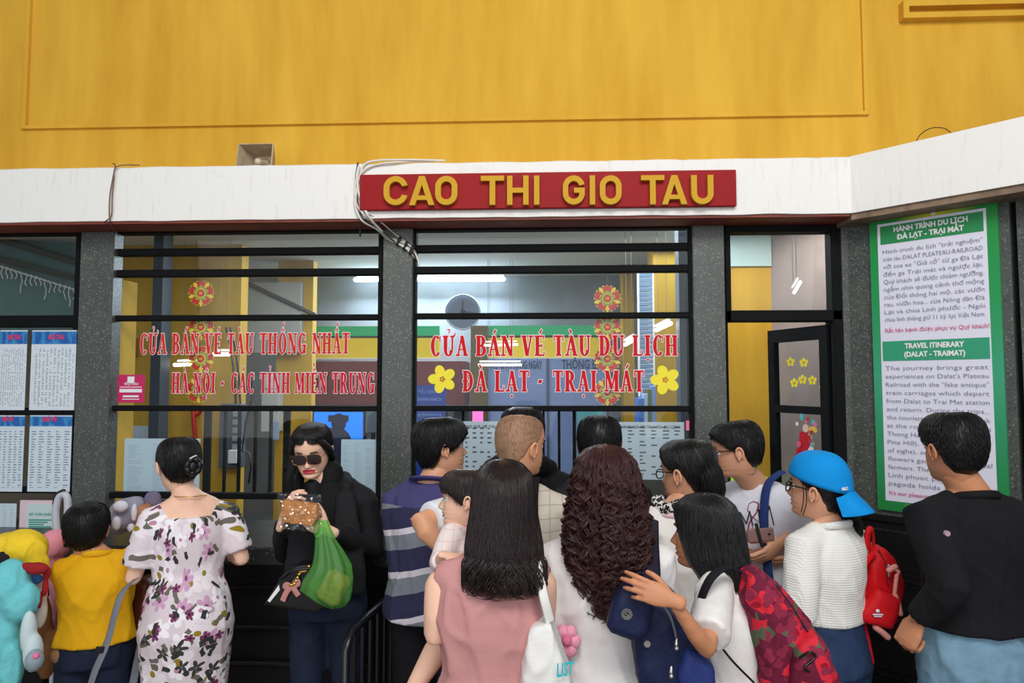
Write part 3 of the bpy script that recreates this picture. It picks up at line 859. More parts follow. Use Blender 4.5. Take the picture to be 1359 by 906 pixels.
def glyph(ch, e, mi, z):
    B = []
    L = lambda *a: g_line(B, *a, e, mi, z)
    D = lambda *a: g_diag(B, *a, e, mi, z)
    A = lambda *a: g_arc(B, *a, e, mi, z)
    def serif(x, y, w=.30): L(x - w / 2, y, x + w / 2, y, SF)
    def stem(x, w=.32, t=SW, top=True, bot=True):
        L(x, 0, x, 1, t)
        if top: serif(x, 1 - SF / 2, w)
        if bot: serif(x, SF / 2, w)
    w = .62
    if ch == 'A':
        D(.10, 0, .32, 1, TW); D(.54, 0, .32, 1, SW * .95); L(.17, .32, .48, .32, .06); serif(.10, SF / 2, .24); serif(.54, SF / 2, .28); w = .66
    elif ch == 'B':
        stem(.16, .3); A(.28, .74, .26, .26, -90, 90, SW, SF); A(.28, .27, .31, .27, -90, 90, SW, SF); L(.16, .965, .3, .965, SF); L(.16, .50, .3, .50, SF); L(.16, .035, .3, .035, SF); w = .62
    elif ch in 'CG':
        A(.33, .5, .30, .52, 48, 318, SW, SF); L(.545, .68, .545, .98, .06)
        if ch == 'G': L(.52, .02, .52, .40, SW * .9); serif(.50, .41, .30); w = .68
        else: w = .62
    elif ch in 'DĐ':
        stem(.16, .3); A(.24, .5, .36, .5, -90, 90, SW, SF)
        if ch == 'Đ': L(.0, .5, .32, .5, .08)
        w = .66
    elif ch == 'E':
        stem(.16, .3); L(.16, .965, .52, .965, SF); L(.16, .5, .42, .5, SF); L(.16, .035, .54, .035, SF); L(.51, .80, .51, .98, .06); L(.53, .02, .53, .22, .06); L(.41, .4, .41, .6, .05); w = .60
    elif ch == 'H': stem(.15, .3); stem(.53, .3); L(.15, .5, .53, .5, .08); w = .70
    elif ch == 'I': stem(.17, .34); w = .36
    elif ch == 'L': stem(.16, .3); L(.16, .035, .52, .035, SF); L(.52, .02, .52, .28, .06); w = .58
    elif ch == 'M': stem(.10, .24, TW); stem(.66, .28, SW); D(.38, .12, .14, 1, SW * .9); D(.38, .12, .62, 1, TW); w = .82
    elif ch == 'N': stem(.11, .26, TW); stem(.57, .26, TW, bot=False); D(.55, 0, .14, 1, SW); w = .70
    elif ch == 'O': A(.34, .5, .31, .52, 0, 360, SW, SF); w = .68
    elif ch == 'R': stem(.16, .3); A(.27, .73, .27, .27, -90, 90, SW, SF); L(.16, .965, .3, .965, SF); L(.16, .49, .3, .49, SF); D(.53, 0, .33, .48, SW * .9); serif(.56, SF / 2, .20); w = .66
    elif ch == 'T': stem(.30, .3); L(.04, .965, .56, .965, SF); L(.05, .72, .05, .98, .06); L(.55, .72, .55, .98, .06); w = .60
    elif ch == 'U': L(.16, .30, .16, 1, SW); serif(.16, .965, .3); L(.54, .30, .54, 1, TW); serif(.54, .965, .24); A(.325, .30, .252, .32, 180, 360, SW * .9, SF); w = .68
    elif ch == 'V': D(.31, 0, .12, 1, SW); D(.33, 0, .53, 1, TW); serif(.13, .965, .3); serif(.52, .965, .24); w = .64
    elif ch == '-': D(.14, .40, .20, .56, .2); w = .44
    return B, w


DEC = {'Ử': 'Uhq', 'Á': 'Aa', 'É': 'Ea', 'À': 'Ag', 'Ố': 'Oca', 'Ấ': 'Aca', 'Ộ': 'Ocd', 'Ỉ': 'Iq', 'Ề': 'Ecg', 'Ị': 'Id', 'Ạ': 'Ad'}


def accents(marks, w, e, mi, z):
    B = []
    c = w / 2; y = 1.09
    for m in marks:
        if m == 'h': g_line(B, w - .12, .96, w + .02, 1.04, .07, e, mi, z); g_line(B, w + .02, 1.04, w + .0, 1.14, .06, e, mi, z)
        if m == 'c': g_line(B, c - .14, y, c, y + .12, .06, e, mi, z); g_line(B, c, y + .12, c + .14, y, .06, e, mi, z); y += .20
        if m == 'a': g_line(B, c - .01, y + .01, c + .10, y + .20, .09, e, mi, z)
        if m == 'g': g_line(B, c + .01, y + .01, c - .10, y + .20, .09, e, mi, z)
        if m == 'q': g_arc(B, c, y + .17, .08, .08, -70, 170, .05, .05, e, mi, z, 12); g_line(B, c + .01, y + .02, c + .02, y + .10, .05, e, mi, z)
        if m == 'd': g_arc(B, c, -.20, .065, .065, 0, 360, .06, .06, e, mi, z, 10)
    return B


def letter_line(name, text, px0, px1, ptop, pbot, Y, mats, label, extra=None, e=.030):
    z0, z1 = aZ(pbot, Y, (px0 + px1) / 2), aZ(ptop, Y, (px0 + px1) / 2)
    x0, x1 = aX(px0, Y, 480), aX(px1, Y, 480)
    H = z1 - z0
    seq, tot = [], 0.0
    for ch in text:
        if ch == ' ': tot += .36; continue
        b = DEC.get(ch, ch); _, w = glyph(b[0], 0, 0, 0); seq.append((ch, tot, w)); tot += w + .075
    tot -= .075
    sx = (x1 - x0) / tot
    root = empty(name, ((x0 + x1) / 2, Y, z0), label, 'lettering', 'red window lettering')
    for ch, ox, w in seq:
        b = DEC.get(ch, ch)
        mb = MB()
        for ee, mi, yo in ((e, 1, 0.0), (0.0, 0, -0.0015)):
            polys = glyph(b[0], ee, mi, 0)[0] + accents(b[1:], w, ee, mi, 0)
            for p, m_ in polys:
                n = len(p)
                pts = [(x0 + (ox + q[0]) * sx, z0 + q[1] * H) for q in p]
                ar = sum(pts[i][0] * pts[(i + 1) % n][1] - pts[(i + 1) % n][0] * pts[i][1] for i in range(n))
                if ar < 0: pts = pts[::-1]
                kk_ = getattr(mb, 'kk', 0); mb.kk = kk_ + 1
                mb.add([(a, Y + yo - kk_ * 2e-5, c) for a, c in pts] , [tuple(range(n))], m_)
                d = .0008
        mb.build('letter', mats, root)
    return root


RED_L = M('letter_red_orange', srgb(212, 44, 34), .6, spec=.2); RED_P = M('letter_pinkish_red', srgb(206, 26, 56), .6, spec=.2); RED_R = M('letter_red', srgb(208, 16, 30), .6, spec=.2)
EDGE = M('letter_white_edge', srgb(250, 236, 236), .5)
YL = YG - 0.012
letter_line('window_lettering', 'CỬA BÁN VÉ TÀU THỐNG NHẤT', 185, 464, 442, 469.5, YL, [RED_L, EDGE], 'red white-edged serif lettering, upper line on the left ticket window')
letter_line('window_lettering', 'HÀ NỘI - CÁC TỈNH MIỀN TRUNG', 229, 498, 494.5, 521.5, YL, [RED_P, EDGE], 'red white-edged serif lettering, lower line on the left ticket window')
letter_line('window_lettering', 'CỬA BÁN VÉ TÀU DU LỊCH', 571, 900, 445, 472, YL, [RED_R, EDGE], 'red white-edged serif lettering, upper line on the right ticket window')
letter_line('window_lettering', 'ĐÀ LẠT - TRẠI MÁT', 614, 855, 491.5, 519.5, YL, [RED_R, EDGE], 'red white-edged serif lettering, lower line on the right ticket window')

# ================================================================== sign board with raised letters
YSg = YF - 0.03
p0, p1 = at(477, 277, YSg), at(977, 227.5, YSg)
zs0, zs1 = at(727, 275.8, YSg).z, at(727, 228.2, YSg).z
sg = empty('sign_board', ((p0.x + p1.x) / 2, YSg, zs0), 'long red sign board with raised yellow letters CAO THI GIO TAU', 'sign')
b = MB(); b.box((p0.x, YSg, zs0), (p1.x, YF - .001, zs1), bev=.003); b.build('board', REDS, sg)


def sans(ch):
    B = []; t = .19
    L = lambda *a: g_line(B, *a, t, 0, 0, 0)
    V = lambda x: g_line(B, x, 0, x, 1, t, 0, 0, 0)
    def blob(w, gap=None):
        r = w / 2; rr = r
        if gap is None:
            g_arc(B, r, 1 - r, r, r, 0, 180, t, t, 0, 0, 0, 22); g_arc(B, r, r, r, r, 180, 360, t, t, 0, 0, 0, 22)
            g_line(B, t / 2, r, t / 2, 1 - r, t, 0, 0, 0); g_line(B, w - t / 2, r, w - t / 2, 1 - r, t, 0, 0, 0)
        else:
            g_arc(B, r, 1 - r, r, r, 12, 180, t, t, 0, 0, 0, 22); g_arc(B, r, r, r, r, 180, 348, t, t, 0, 0, 0, 22); g_line(B, t / 2, r, t / 2, 1 - r, t, 0, 0, 0)
    if ch == 'C': blob(.80, 1); w = .80
    elif ch == 'G': blob(.78, 1); g_line(B, .40, .49, .78, .49, .17, 0, 0, 0); g_line(B, .685, .30, .685, .56, t, 0, 0, 0); w = .78
    elif ch == 'O': blob(.74); w = .74
    elif ch == 'A': g_diag(B, .10, 0, .43, 1, t * 1.04, 0, 0, 0); g_diag(B, .76, 0, .43, 1, t * 1.04, 0, 0, 0); g_line(B, .2, .25, .66, .25, .15, 0, 0, 0); w = .86
    elif ch == 'T': g_line(B, 0, .915, .78, .915, .17, 0, 0, 0); g_line(B, .39, 0, .39, .9, t, 0, 0, 0); w = .78
    elif ch == 'H': V(.095); V(.665); g_line(B, .1, .5, .66, .5, .17, 0, 0, 0); w = .76
    elif ch == 'I': V(.1); w = .2
    elif ch == 'U': g_line(B, .095, .37, .095, 1, t, 0, 0, 0); g_line(B, .645, .37, .645, 1, t, 0, 0, 0); g_arc(B, .37, .37, .37, .37, 180, 360, t, t, 0, 0, 0, 22); w = .74
    return B, w


SP = [('C', 509, 541), ('A', 543, 576.5), ('O', 577.5, 607), ('T', 638, 669), ('H', 673, 701.5), ('I', 708.5, 716), ('G', 747, 776), ('I', 782.5, 790), ('O', 796, 825), ('T', 851, 882), ('A', 878.5, 912), ('U', 917.5, 947)]
YLt = YSg - 0.028
for ch, a, c in SP:
    Bq, w = sans(ch)
    xa, xb = aX(a, YLt, 250), aX(c, YLt, 250)
    zm = at((a + c) / 2, 272 - (a - 509) * .0035, YLt).z; zM = at((a + c) / 2, 233.5 - (a - 509) * .0035, YLt).z
    mb = MB()
    for p, _ in Bq:
        n = len(p); pts = [(xa + q[0] / w * (xb - xa), zm + q[1] * (zM - zm)) for q in p]
        ar = sum(pts[i][0] * pts[(i + 1) % n][1] - pts[(i + 1) % n][0] * pts[i][1] for i in range(n))
        if ar < 0: pts = pts[::-1]
        mb.prism(pts, (0, YLt - .0002 * (mb.n % 7), 0), (1, 0, 0), (0, 0, 1), 0.026)
    mb.build('letter', GOLD, sg)

# ================================================================== stickers on the glass
GR_RED, GR_YEL, GR_GRN = M('ornament_red', srgb(205, 40, 24), .5), M('ornament_yellow', srgb(240, 205, 50), .5), M('ornament_green', srgb(130, 160, 50), .5)


def ornament(px, py, r_px, Y):
    c = at(px, py, Y); r = r_px * Y / F
    root = empty('paper_ornament', c)
    def petal_ring(n, r0, rad, rr, y, mat, nm, ph=0, m=14):
        q = MB()
        for k in range(n):
            a = 2 * PI * k / n + ph
            q.disc((c.x + math.cos(a) * r0, c.y + y, c.z + math.sin(a) * r0), (1, 0, 0), (0, 0, 1), rr, m, .0006)
        q.build(nm, mat, root)
    petal_ring(20, r * .88, 0, r * .10, .0000, GR_YEL, 'yellow_edge', 0, 8)
    petal_ring(10, r * .66, 0, r * .20, -.0008, GR_YEL, 'yellow_petals', PI / 2, 8)
    petal_ring(10, r * .82, 0, r * .10, -.0012, GR_RED, 'red_beads', PI / 2 + .31, 6)
    petal_ring(5, r * .74, 0, r * .19, -.0024, GR_RED, 'red_flowers', PI / 2)
    petal_ring(10, r * .62, 0, r * .12, -.0032, GR_RED, 'red_flowers', PI / 2 + .31)
    petal_ring(10, r * .44, 0, r * .11, -.0040, GR_GRN, 'green_leaves', .1)
    petal_ring(12, r * .34, 0, r * .07, -.0048, GR_YEL, 'yellow_petals', .1, 8)
    q = MB(); q.disc((c.x, c.y - .006, c.z), (1, 0, 0), (0, 0, 1), r * .26, 18, .001); q.build('centre', GR_RED, root)
    q = MB()
    for k in (-1, 0, 1): q.box((c.x + k * r * .09 - r * .02, c.y - .0085, c.z - r * .09), (c.x + k * r * .09 + r * .02, c.y - .007, c.z + r * .09), rot=Matrix.Rotation(.5 * k, 4, 'Y'))
    q.build('centre_mark', GR_YEL, root)
    return root


rows_ = [('topmost, above the lettering', 'top'), ('second, just under the frame bar', ''), ('third, below the first lettering line', ''), ('lowest, behind the second lettering line', '')]
for px, ys, wn_ in ((267, (389, 434, 476, 519), 'left'), (806, (396, 434, 476, 520), 'right')):
    for k, py in enumerate(ys):
        if k == 3 and px == 267: py = 517
        o = ornament(px - (3 if k == 3 and px == 267 else 0), py, 18.5, YG + .022)
        props(o, 'red and gold round paper ornament on the %s window, %s' % (wn_, rows_[k][0]), 'ornament', 'paper ornaments on the ticket windows')
    q = MB(); q.tube([at(px, 366, YG + .02), at(px, ys[0] - 17, YG + .02)], .0012, 5); props(q.build('ornament_thread', GR_RED), 'thin red thread holding up the paper ornaments on the %s window' % wn_, 'thread')

PY_, PC = M('petal_yellow', srgb(246, 228, 40), .5), M('petal_centre', srgb(236, 150, 30), .5)


def blossom(px, py, r_px, Y, label, missing=None, group='yellow blossoms on the right ticket window', ax=None, lab2=None):
    c = at(px, py, Y); r = r_px * Y / F
    ax = ax or Vector((1, 0, 0)); up = Vector((0, 0, 1)); nn = ax.cross(up)
    root = empty('blossom_sticker', c, label, 'sticker', group)
    for k in range(5):
        if missing is not None and k in missing: continue
        a = PI / 2 + .3 + 2 * PI * k / 5
        cc = c + ax * (math.cos(a) * r * .6) + up * (math.sin(a) * r * .6) + nn * (.0006 * k)
        q = MB()
        pl = []
        for i in range(18):
            t = 2 * PI * i / 18; lx, ly = math.cos(t) * .44 * r, math.sin(t) * .36 * r
            pl.append((lx * math.cos(a) - ly * math.sin(a), lx * math.sin(a) + ly * math.cos(a)))
        q.prism(pl, cc, ax, up, .0008); q.build('petal', PY_, root)
    q = MB(); q.disc(c + nn * .005, ax, up, r * .13, 12, .001); q.build('centre', PC, root)


blossom(587, 503, 18.5, YL, 'large yellow blossom sticker just left of the word ĐÀ')
blossom(883, 504, 19, YL, 'large yellow blossom sticker right of the word MÁT')
hb_ = Vector((hx, YG, 0))
nmz = ['leftmost of the upper pair on the open door', 'right one of the upper pair on the open door', 'first of the lower row on the open door', 'second of the lower row on the open door', 'third of the lower row on the open door', 'rightmost, lowest on the open door']
for k, (px, py) in enumerate(((1049, 480), (1066.5, 481), (1054, 508), (1065, 503.5), (1078, 504.5), (1093, 515))):
    # on the leaf plane
    d = at(px, py, 1.0) - cam.location
    nrm = dn
    tt = (hb_ - Vector((0, 0, 0)) - nrm * .012).dot(nrm) / d.dot(nrm) if False else None
    pl0 = hb_ + dn * .012 if dn.y < 0 else hb_ - dn * .012
    tt = (pl0.dot(dn)) / Vector((d.x, d.y, 0)).dot(dn)
    P = Vector((d.x * tt, d.y * tt, CAMZ + d.z * tt))
    a_ = -dv if dv.x < 0 else dv
    r_ = 6.2
    root = empty('blossom_sticker', P, 'small yellow blossom sticker, ' + nmz[k], 'sticker', 'yellow blossoms on the door')
    r = r_ * P.y / F
    for j in range(5):
        an = PI / 2 + 2 * PI * j / 5
        cc = P + a_ * (math.cos(an) * r * .85) + Vector((0, 0, 1)) * (math.sin(an) * r * .6)
        q = MB(); q.disc(cc, a_, (0, 0, 1), r * .42, 12, .001); q.build('petal', PY_, root)
    q = MB(); q.disc(P + a_.cross(Vector((0, 0, 1))) * .002, a_, (0, 0, 1), r * .2, 10, .001); q.build('centre', PC, root)
# lucky-figure hanging on the door glass, as a cluster of paper flowers and a red coat
def on_leaf(px, py, off=.014):
    d = at(px, py, 1.0) - cam.location
    pl0 = hb_ + dn * (off if dn.y < 0 else -off)
    tt = pl0.dot(dn) / Vector((d.x, d.y, 0)).dot(dn)
    return Vector((d.x * tt, d.y * tt, CAMZ + d.z * tt))
hd_ = empty('door_decoration', on_leaf(1067, 610), 'colourful pink, red and gold paper figure stuck on the open door glass', 'decoration')
PK, RD, GD, WH, TQ = M('deco_pink', srgb(230, 110, 160), .5), M('deco_red', srgb(200, 20, 40), .5), M('deco_gold', srgb(235, 190, 60), .5), WHITE, M('deco_teal', srgb(90, 180, 190), .5)
a_ = -dv if dv.x < 0 else dv
rr_ = random.Random(3)
q = MB()
P0, P1 = on_leaf(1058, 612), on_leaf(1079, 574)
q.prism([(0, 0), ((P1 - P0).dot(a_), 0), ((P1 - P0).dot(a_) * .8, P1.z - P0.z), ((P1 - P0).dot(a_) * .2, P1.z - P0.z)], P0, a_, (0, 0, 1), .003); q.build('red_coat', RD, hd_)
q = MB(); q.disc(on_leaf(1069, 568, .016), a_, (0, 0, 1), .022, 16, .003); q.build('face', M('deco_face', srgb(240, 200, 190), .5), hd_)
for k in range(34):
    t = k / 34; 
    px = 1068 + rr_.uniform(-11, 11) * (1 if k % 3 else .5); py = 550 + rr_.uniform(0, 62)
    if abs(px - 1069) < 4 and 560 < py < 600: px += 9
    q = MB(); q.disc(on_leaf(px, py, .018 + .0004 * k), a_, (0, 0, 1), rr_.uniform(.008, .015), 9, .001); q.build('paper_flower', [PK, GD, RD, TQ, WH][k % 5], hd_)

# magenta payment sticker on the left window (the code square is left blank)
st = empty('magenta_sticker', at(174, 515, YL), 'square magenta sticker with white print at the lower left of the left window', 'sticker')
MG = M('magenta_print', srgb(196, 16, 92), .45)
q = MB(); a, c = at(155, 534, YL), at(192.5, 497, YL); q.box((a.x, YL, a.z), (c.x, YL + .003, c.z), bev=.006); q.build('sheet', MG, st)
q = MB()
text_buf('MỜI QUÝ KHÁCH', .02, at(165, 511, YL - .001), (1, 0, 0), (0, 0, 1), width=.075, buf=q)
for py, h, x0, x1 in ((513, 1.0, 159, 188), (516, 4.5, 158.5, 188.5), (524.5, 2.4, 163, 184), (529, 1, 162, 185)):
    a, c = at(x0, py + h, YL - .001), at(x1, py, YL - .001); q.box((a.x, a.y - .0005, a.z), (c.x, a.y, c.z))
q.build('white_print', WHITE, st)
q = MB(); a, c = at(169, 508.5, YL - .001), at(178.5, 499.5, YL - .001); q.box((a.x, a.y - .0005, a.z), (c.x, a.y, c.z), bev=.001); q.build('white_square', WHITE, st)
q = MB(); a, c = at(915, 571, YL), at(910.5, 558, YL); q.box((c.x, YL, a.z), (a.x, YL + .002, c.z)); props(q.build('pink_note', M('note_pink', srgb(250, 120, 170), .5)), 'small pink note at the right edge of the right window', 'note')

# ================================================================== papers on and behind the glass
PRA = m_print('price_list_print', srgb(206, 214, 220), srgb(90, 96, 104), 16, 6, .35)
PRB = m_print('plain_sheet_print', srgb(196, 212, 220), srgb(170, 182, 192), 40, 3, .5)
PRT = m_print('timetable_print', srgb(214, 224, 232), srgb(96, 104, 118), 44, 12, .45, srgb(20, 90, 170), .16, srgb(60, 150, 200))
PRT2 = m_print('timetable_ruled_print', srgb(206, 220, 230), srgb(110, 130, 150), 30, 5, .6, srgb(24, 96, 176), .13, srgb(70, 160, 200))


def sheet(name, x0, x1, y0, y1, Y, m, label, cat='notice', group=None, mesh=None, rot=0):
    a, c = at(x0, y1, Y), at(x1, y0, Y)
    q = MB(); q.box((a.x, Y, a.z), (c.x, Y + .002, c.z))
    return props(q.build(name, m), label, cat, group)


YPp = YG + .02
sheet('paper_sheet', 163, 266, 582, 662, YPp, PRB, 'large blank pale sheet behind glass above the woman in floral dress')
sheet('paper_sheet', 166, 174, 555, 575, 4.99, PRB, 'narrow white slip high behind the left window')
sheet('paper_sheet', 175, 197, 565, 595, 4.99, PRB, 'small pale page behind the left window')
sheet('paper_sheet', 452, 499, 583, 655, YPp, PRB, 'white sheet on the glass beside the shoulder of the woman in sunglasses')
s1 = sheet('price_list', 606, 665, 559, 660, YPp, PRA, 'printed white price list on the glass beside the man in the striped polo')
s2 = sheet('price_list', 816, 908, 560, 636, YPp, PRA, 'printed white price list on the glass above the woman with the ponytail')
for s_, x0_, w_, t_ in ((s1, 610, 50, 'BẢNG GIÁ VÉ TÀU'), (s2, 824, 76, 'BẢNG GIÁ VÉ TÀU HỎA DU LỊCH')):
    q = text_buf(t_, .02, (aX(x0_, YPp, 566), YPp - .003, aZ(567.5, YPp)), (1, 0, 0), (0, 0, 1), width=w_ * YPp / F); o = q.build('heading', M('ink_grey', srgb(60, 62, 70), .5), s_)
# timetables of the left bay
for k, (x0, x1, y0, y1, m_, lb) in enumerate(((-4, 36.5, 438, 544, PRT, 'timetable with blue header, upper row, cut by the left edge of the photo'), (38.5, 102, 438, 544, PRT, 'timetable with blue header, upper row beside the left pillar'),
                                               (-6, 33, 551, 652, PRT2, 'ruled timetable, lower row, cut by the left edge of the photo'), (36, 96, 551, 652, PRT2, 'ruled timetable, lower row beside the left pillar'))):
    Yt = YG - .034
    o = sheet('timetable', x0, x1, y0, y1, Yt, m_, lb, 'timetable', 'timetables on the left bay')
    xs = (x0 + x1) / 2 - 6
    q = text_buf(['GIỜ TÀU', 'GIỜ TÀU', 'GIÁ VÉ', 'GIÁ VÉ'][k], .03, (aX(xs, Yt - .002, 450), Yt - .002, aZ([448, 448, 560, 560][k], Yt)), (1, 0, 0), (0, 0, 1), width=[.07, .085, .06, .08][k], bold=.0015)
    q.build('heading', M('heading_pink', srgb(226, 60, 110), .5), o)
sheet('notice_sheet', -8, 22, 668, 704, YG - .034, PRB, 'small ruled sheet low in the left bay at the photo edge')
cf = empty('certificate', at(50, 700, YG - .04), 'framed certificate with pink border and green lines in the left bay', 'certificate')
q = MB(); a, c = at(25, 716, YG - .04), at(77, 664, YG - .04); q.box((a.x, YG - .042, a.z), (c.x, YG - .03, c.z)); q.build('pink_border', M('pale_pink_paper', srgb(222, 196, 206), .5), cf)
q = MB(); a, c = at(34, 716, YG - .044), at(73, 669, YG - .044); q.box((a.x, YG - .046, a.z), (c.x, YG - .0425, c.z)); q.build('sheet', M('pale_mint_paper', srgb(196, 216, 214), .5), cf)
q = MB()
for k in range(9): a, c = at(38, 690.5 + k * 3, YG - .047), at(68 - (k % 3) * 5, 689 + k * 3, YG - .047); q.box((a.x, YG - .0475, a.z), (c.x, YG - .0462, c.z))
text_buf('GIẤY CHỨNG NHẬN', .02, at(38, 684, YG - .047), (1, 0, 0), (0, 0, 1), width=.12, buf=q)
q.build('print', M('print_green', srgb(60, 150, 130), .5), cf)

# ================================================================== itinerary poster on the angled wall
th_ = Vector((0, 0, 1))
t0, t1 = 0.127 - .01, 0.632
def zat(t, py, px):
    P = wallpt(t); dpt = -P.x * math.sin(YAW) * -1 if False else (P.x * -math.sin(YAW) + P.y * math.cos(YAW))
    return None
def on_wall(px, py, off=.02):
    d = at(px, py, 1.0) - cam.location
    q0 = wallpt(0, off)
    tt = q0.dot(N2) / Vector((d.x, d.y, 0)).dot(N2)
    return Vector((d.x * tt, d.y * tt, CAMZ + d.z * tt))
TL, TR_, BL, BR = on_wall(1153.5, 291), on_wall(1322, 262.5), on_wall(1165, 679), on_wall(1342, 693)
pw = ((TR_ - TL).dot(D2) + (BR - BL).dot(D2)) / 2; ptop = (TL.z + TR_.z) / 2; pbt = (BL.z + BR.z) / 2; ph = ptop - pbt
O = Vector((TL.x + BL.x, TL.y + BL.y, 0)) / 2; O = O + th_ * pbt
po = empty('itinerary_poster', O + D2 * pw / 2, 'tall green-bordered itinerary poster on the angled stone wall', 'poster')
def prect(u0, u1, v0, v1, off, dep, name, m):
    q = MB(); q.prism([(u0 * pw, v0 * ph), (u1 * pw, v0 * ph), (u1 * pw, v1 * ph), (u0 * pw, v1 * ph)], O + N2 * off, D2, th_, dep); return q.build(name, m, po)
kg = NT('poster_green_gradient_print'); g_ = kg.n('ShaderNodeTexCoord').outputs['Generated']; sp_ = kg.n('ShaderNodeSeparateXYZ'); kg.l(g_, sp_.inputs[0])
edge_ = kg.math('MAXIMUM', kg.math('LESS_THAN', sp_.outputs[2], .03), kg.math('GREATER_THAN', sp_.outputs[2], .965))
mid_ = kg.math('SUBTRACT', 1.0, kg.math('MULTIPLY', kg.math('ABSOLUTE', kg.math('SUBTRACT', sp_.outputs[0], .52)), 3.2)); mid_ = kg.math('MAXIMUM', mid_, 0.0)
base_ = kg.ramp(sp_.outputs[2], [(0.0, srgb(30, 130, 60)), (0.45, srgb(60, 160, 120)), (0.7, srgb(30, 150, 80)), (1.0, srgb(26, 140, 56))])
kg.l(kg.mix(kg.math('MULTIPLY', edge_, mid_), base_, srgb(205, 205, 40)), kg.b.inputs['Base Color']); kg.b.inputs['Roughness'].default_value = .35
prect(0, 1, 0, 1, 0.0, .018, 'board', kg.m)
PW = M('poster_white', srgb(226, 224, 238), .4); PG = M('poster_header_green', srgb(36, 140, 78), .4); PG2 = M('poster_header_teal', srgb(50, 156, 116), .4)
prect(.07, .92, .033, .975, .0015, .002, 'white_field', PW)
prect(.095, .90, .903, .966, .003, .002, 'header_panel', PG)
prect(.085, .91, .503, .570, .003, .002, 'header_panel', PG2)
INK = M('poster_ink', srgb(120, 122, 146), .5); INKR = M('poster_ink_red', srgb(214, 96, 140), .5)
FIX = {'Đ': 'D', 'ỡ': 'ơ'}


def ptext(s, u, v, size, m, width=None, bold=0.0, off=.005, name='text_line', align='LEFT', spacing=1.0):
    """one printed line; D-stroke and the tilde of ỡ are drawn over plain letters"""
    t = ''.join(FIX.get(c, c) for c in s)
    org = O + N2 * off + D2 * (u * pw) + th_ * (v * ph)
    q = MB(); text_buf(t, size, (0, 0, 0), (1, 0, 0), (0, 1, 0), buf=q, bold=bold, spacing=spacing)
    V = q.verts(); x0, x1 = V[:, 0].min(), V[:, 0].max(); sx = (width * pw / (x1 - x0)) if width else 1.0
    extra = []
    for i, c in enumerate(s):
        if c in FIX:
            qq = text_buf(t[:i + 1], size, (0, 0, 0), (1, 0, 0), (0, 1, 0), spacing=spacing); xr = qq.verts()[:, 0].max()
            one = text_buf(t[i], size, (0, 0, 0), (1, 0, 0), (0, 1, 0)).verts(); wch = one[:, 0].max() - one[:, 0].min()
            extra.append((c, xr - wch, wch))
    q2 = MB()
    W = V.copy(); W[:, 0] = (W[:, 0] - x0) * sx
    xo = -W[:, 0].max() / 2 if align == 'CENTER' else 0
    W[:, 0] += xo
    P_ = np.array(org) + W[:, :1] * np.array(D2) + W[:, 1:2] * np.array(th_) + W[:, 2:3] * np.array(N2)
    q2.add(P_, q.f)
    for c, xl_, wc in extra:
        a = (xl_ - x0) * sx + xo
        if c == 'Đ': p = [(a - .14 * size * sx, .30 * size), (a + .28 * size * sx, .30 * size), (a + .28 * size * sx, .38 * size), (a - .14 * size * sx, .38 * size)]
        else: p = [(a, .62 * size), (a + wc * .8 * sx, .66 * size), (a + wc * .8 * sx, .72 * size), (a, .68 * size)]
        q2.prism(p, org + N2 * .0006, D2, th_, .001)
    return q2.build(name, m, po)


ptext('HÀNH TRÌNH DU LỊCH', .5, .941, .034, WHITE, .58, .0012, align='CENTER')
ptext('ĐÀ LẠT - TRẠI MÁT', .5, .914, .034, WHITE, .52, .0012, align='CENTER')
vn = ['Hành trình du lịch "trải nghiệm"', 'trên tàu DALAT PLEATEAU-RAILROAD', 'với toa xe "Giả cổ" từ ga Đà Lạt', 'đến ga Trại mát và ngược lại.', 'Quý khách sẽ được chiêm ngưỡng,', 'ngắm nhìn quang cảnh thơ mộng', 'của Đồi thông hai mộ, các vườn',
      'rau, vườn hoa... của Nông dân Đà', 'Lạt và chùa Linh phước - Ngôi', 'chùa linh thiêng giữ 11 kỷ lục Việt Nam.']
for i, s_ in enumerate(vn): ptext(s_, .115, .870 - i * .0259, .029, INK, .775, -.0004)
ptext('Rất hân hạnh được phục vụ Quý khách!', .115, .600, .027, INKR, .80)
ptext('TRAVEL ITINERARY', .5, .544, .033, WHITE, .46, .0012, align='CENTER')
ptext('(DALAT - TRAIMAT)', .5, .516, .033, WHITE, .47, .0012, align='CENTER')
en = ['The journey brings great', "experiences on Dalat's Plateau", 'Railroad with the "fake antique"', 'train carriages which depart', 'from Dalat to Trai Mat station', 'and return. During the trips...', 'the tourists can stand and look', 'at the romantic view of Dai',
      'Thong Hai Mo, (the graves of', 'Pine Hill), Than Tho (Lake', 'of sighs), see gardens and', 'flowers gardens of the local', 'farmers. The ceramics of is', 'Linh phuoc pagoda. The', 'pagoda holds 11 records.']
for i, s_ in enumerate(en): ptext(s_, .105, .472 - i * .0276, .029, INK, .79 if i not in (9, 10, 12, 13) else .70, -.0004)
ptext("It's our pleasure to serve you!", .105, .055, .026, INKR, .62)
q = MB(); pc = O + D2 * (pw * .53) + th_ * (ph * .985) + N2 * .004
q.prism([(-.008, -.01), (.008, -.01), (.008, .035), (-.008, .035)], pc, D2, th_, .003); q.build('hanging_clip', WHITE, po)

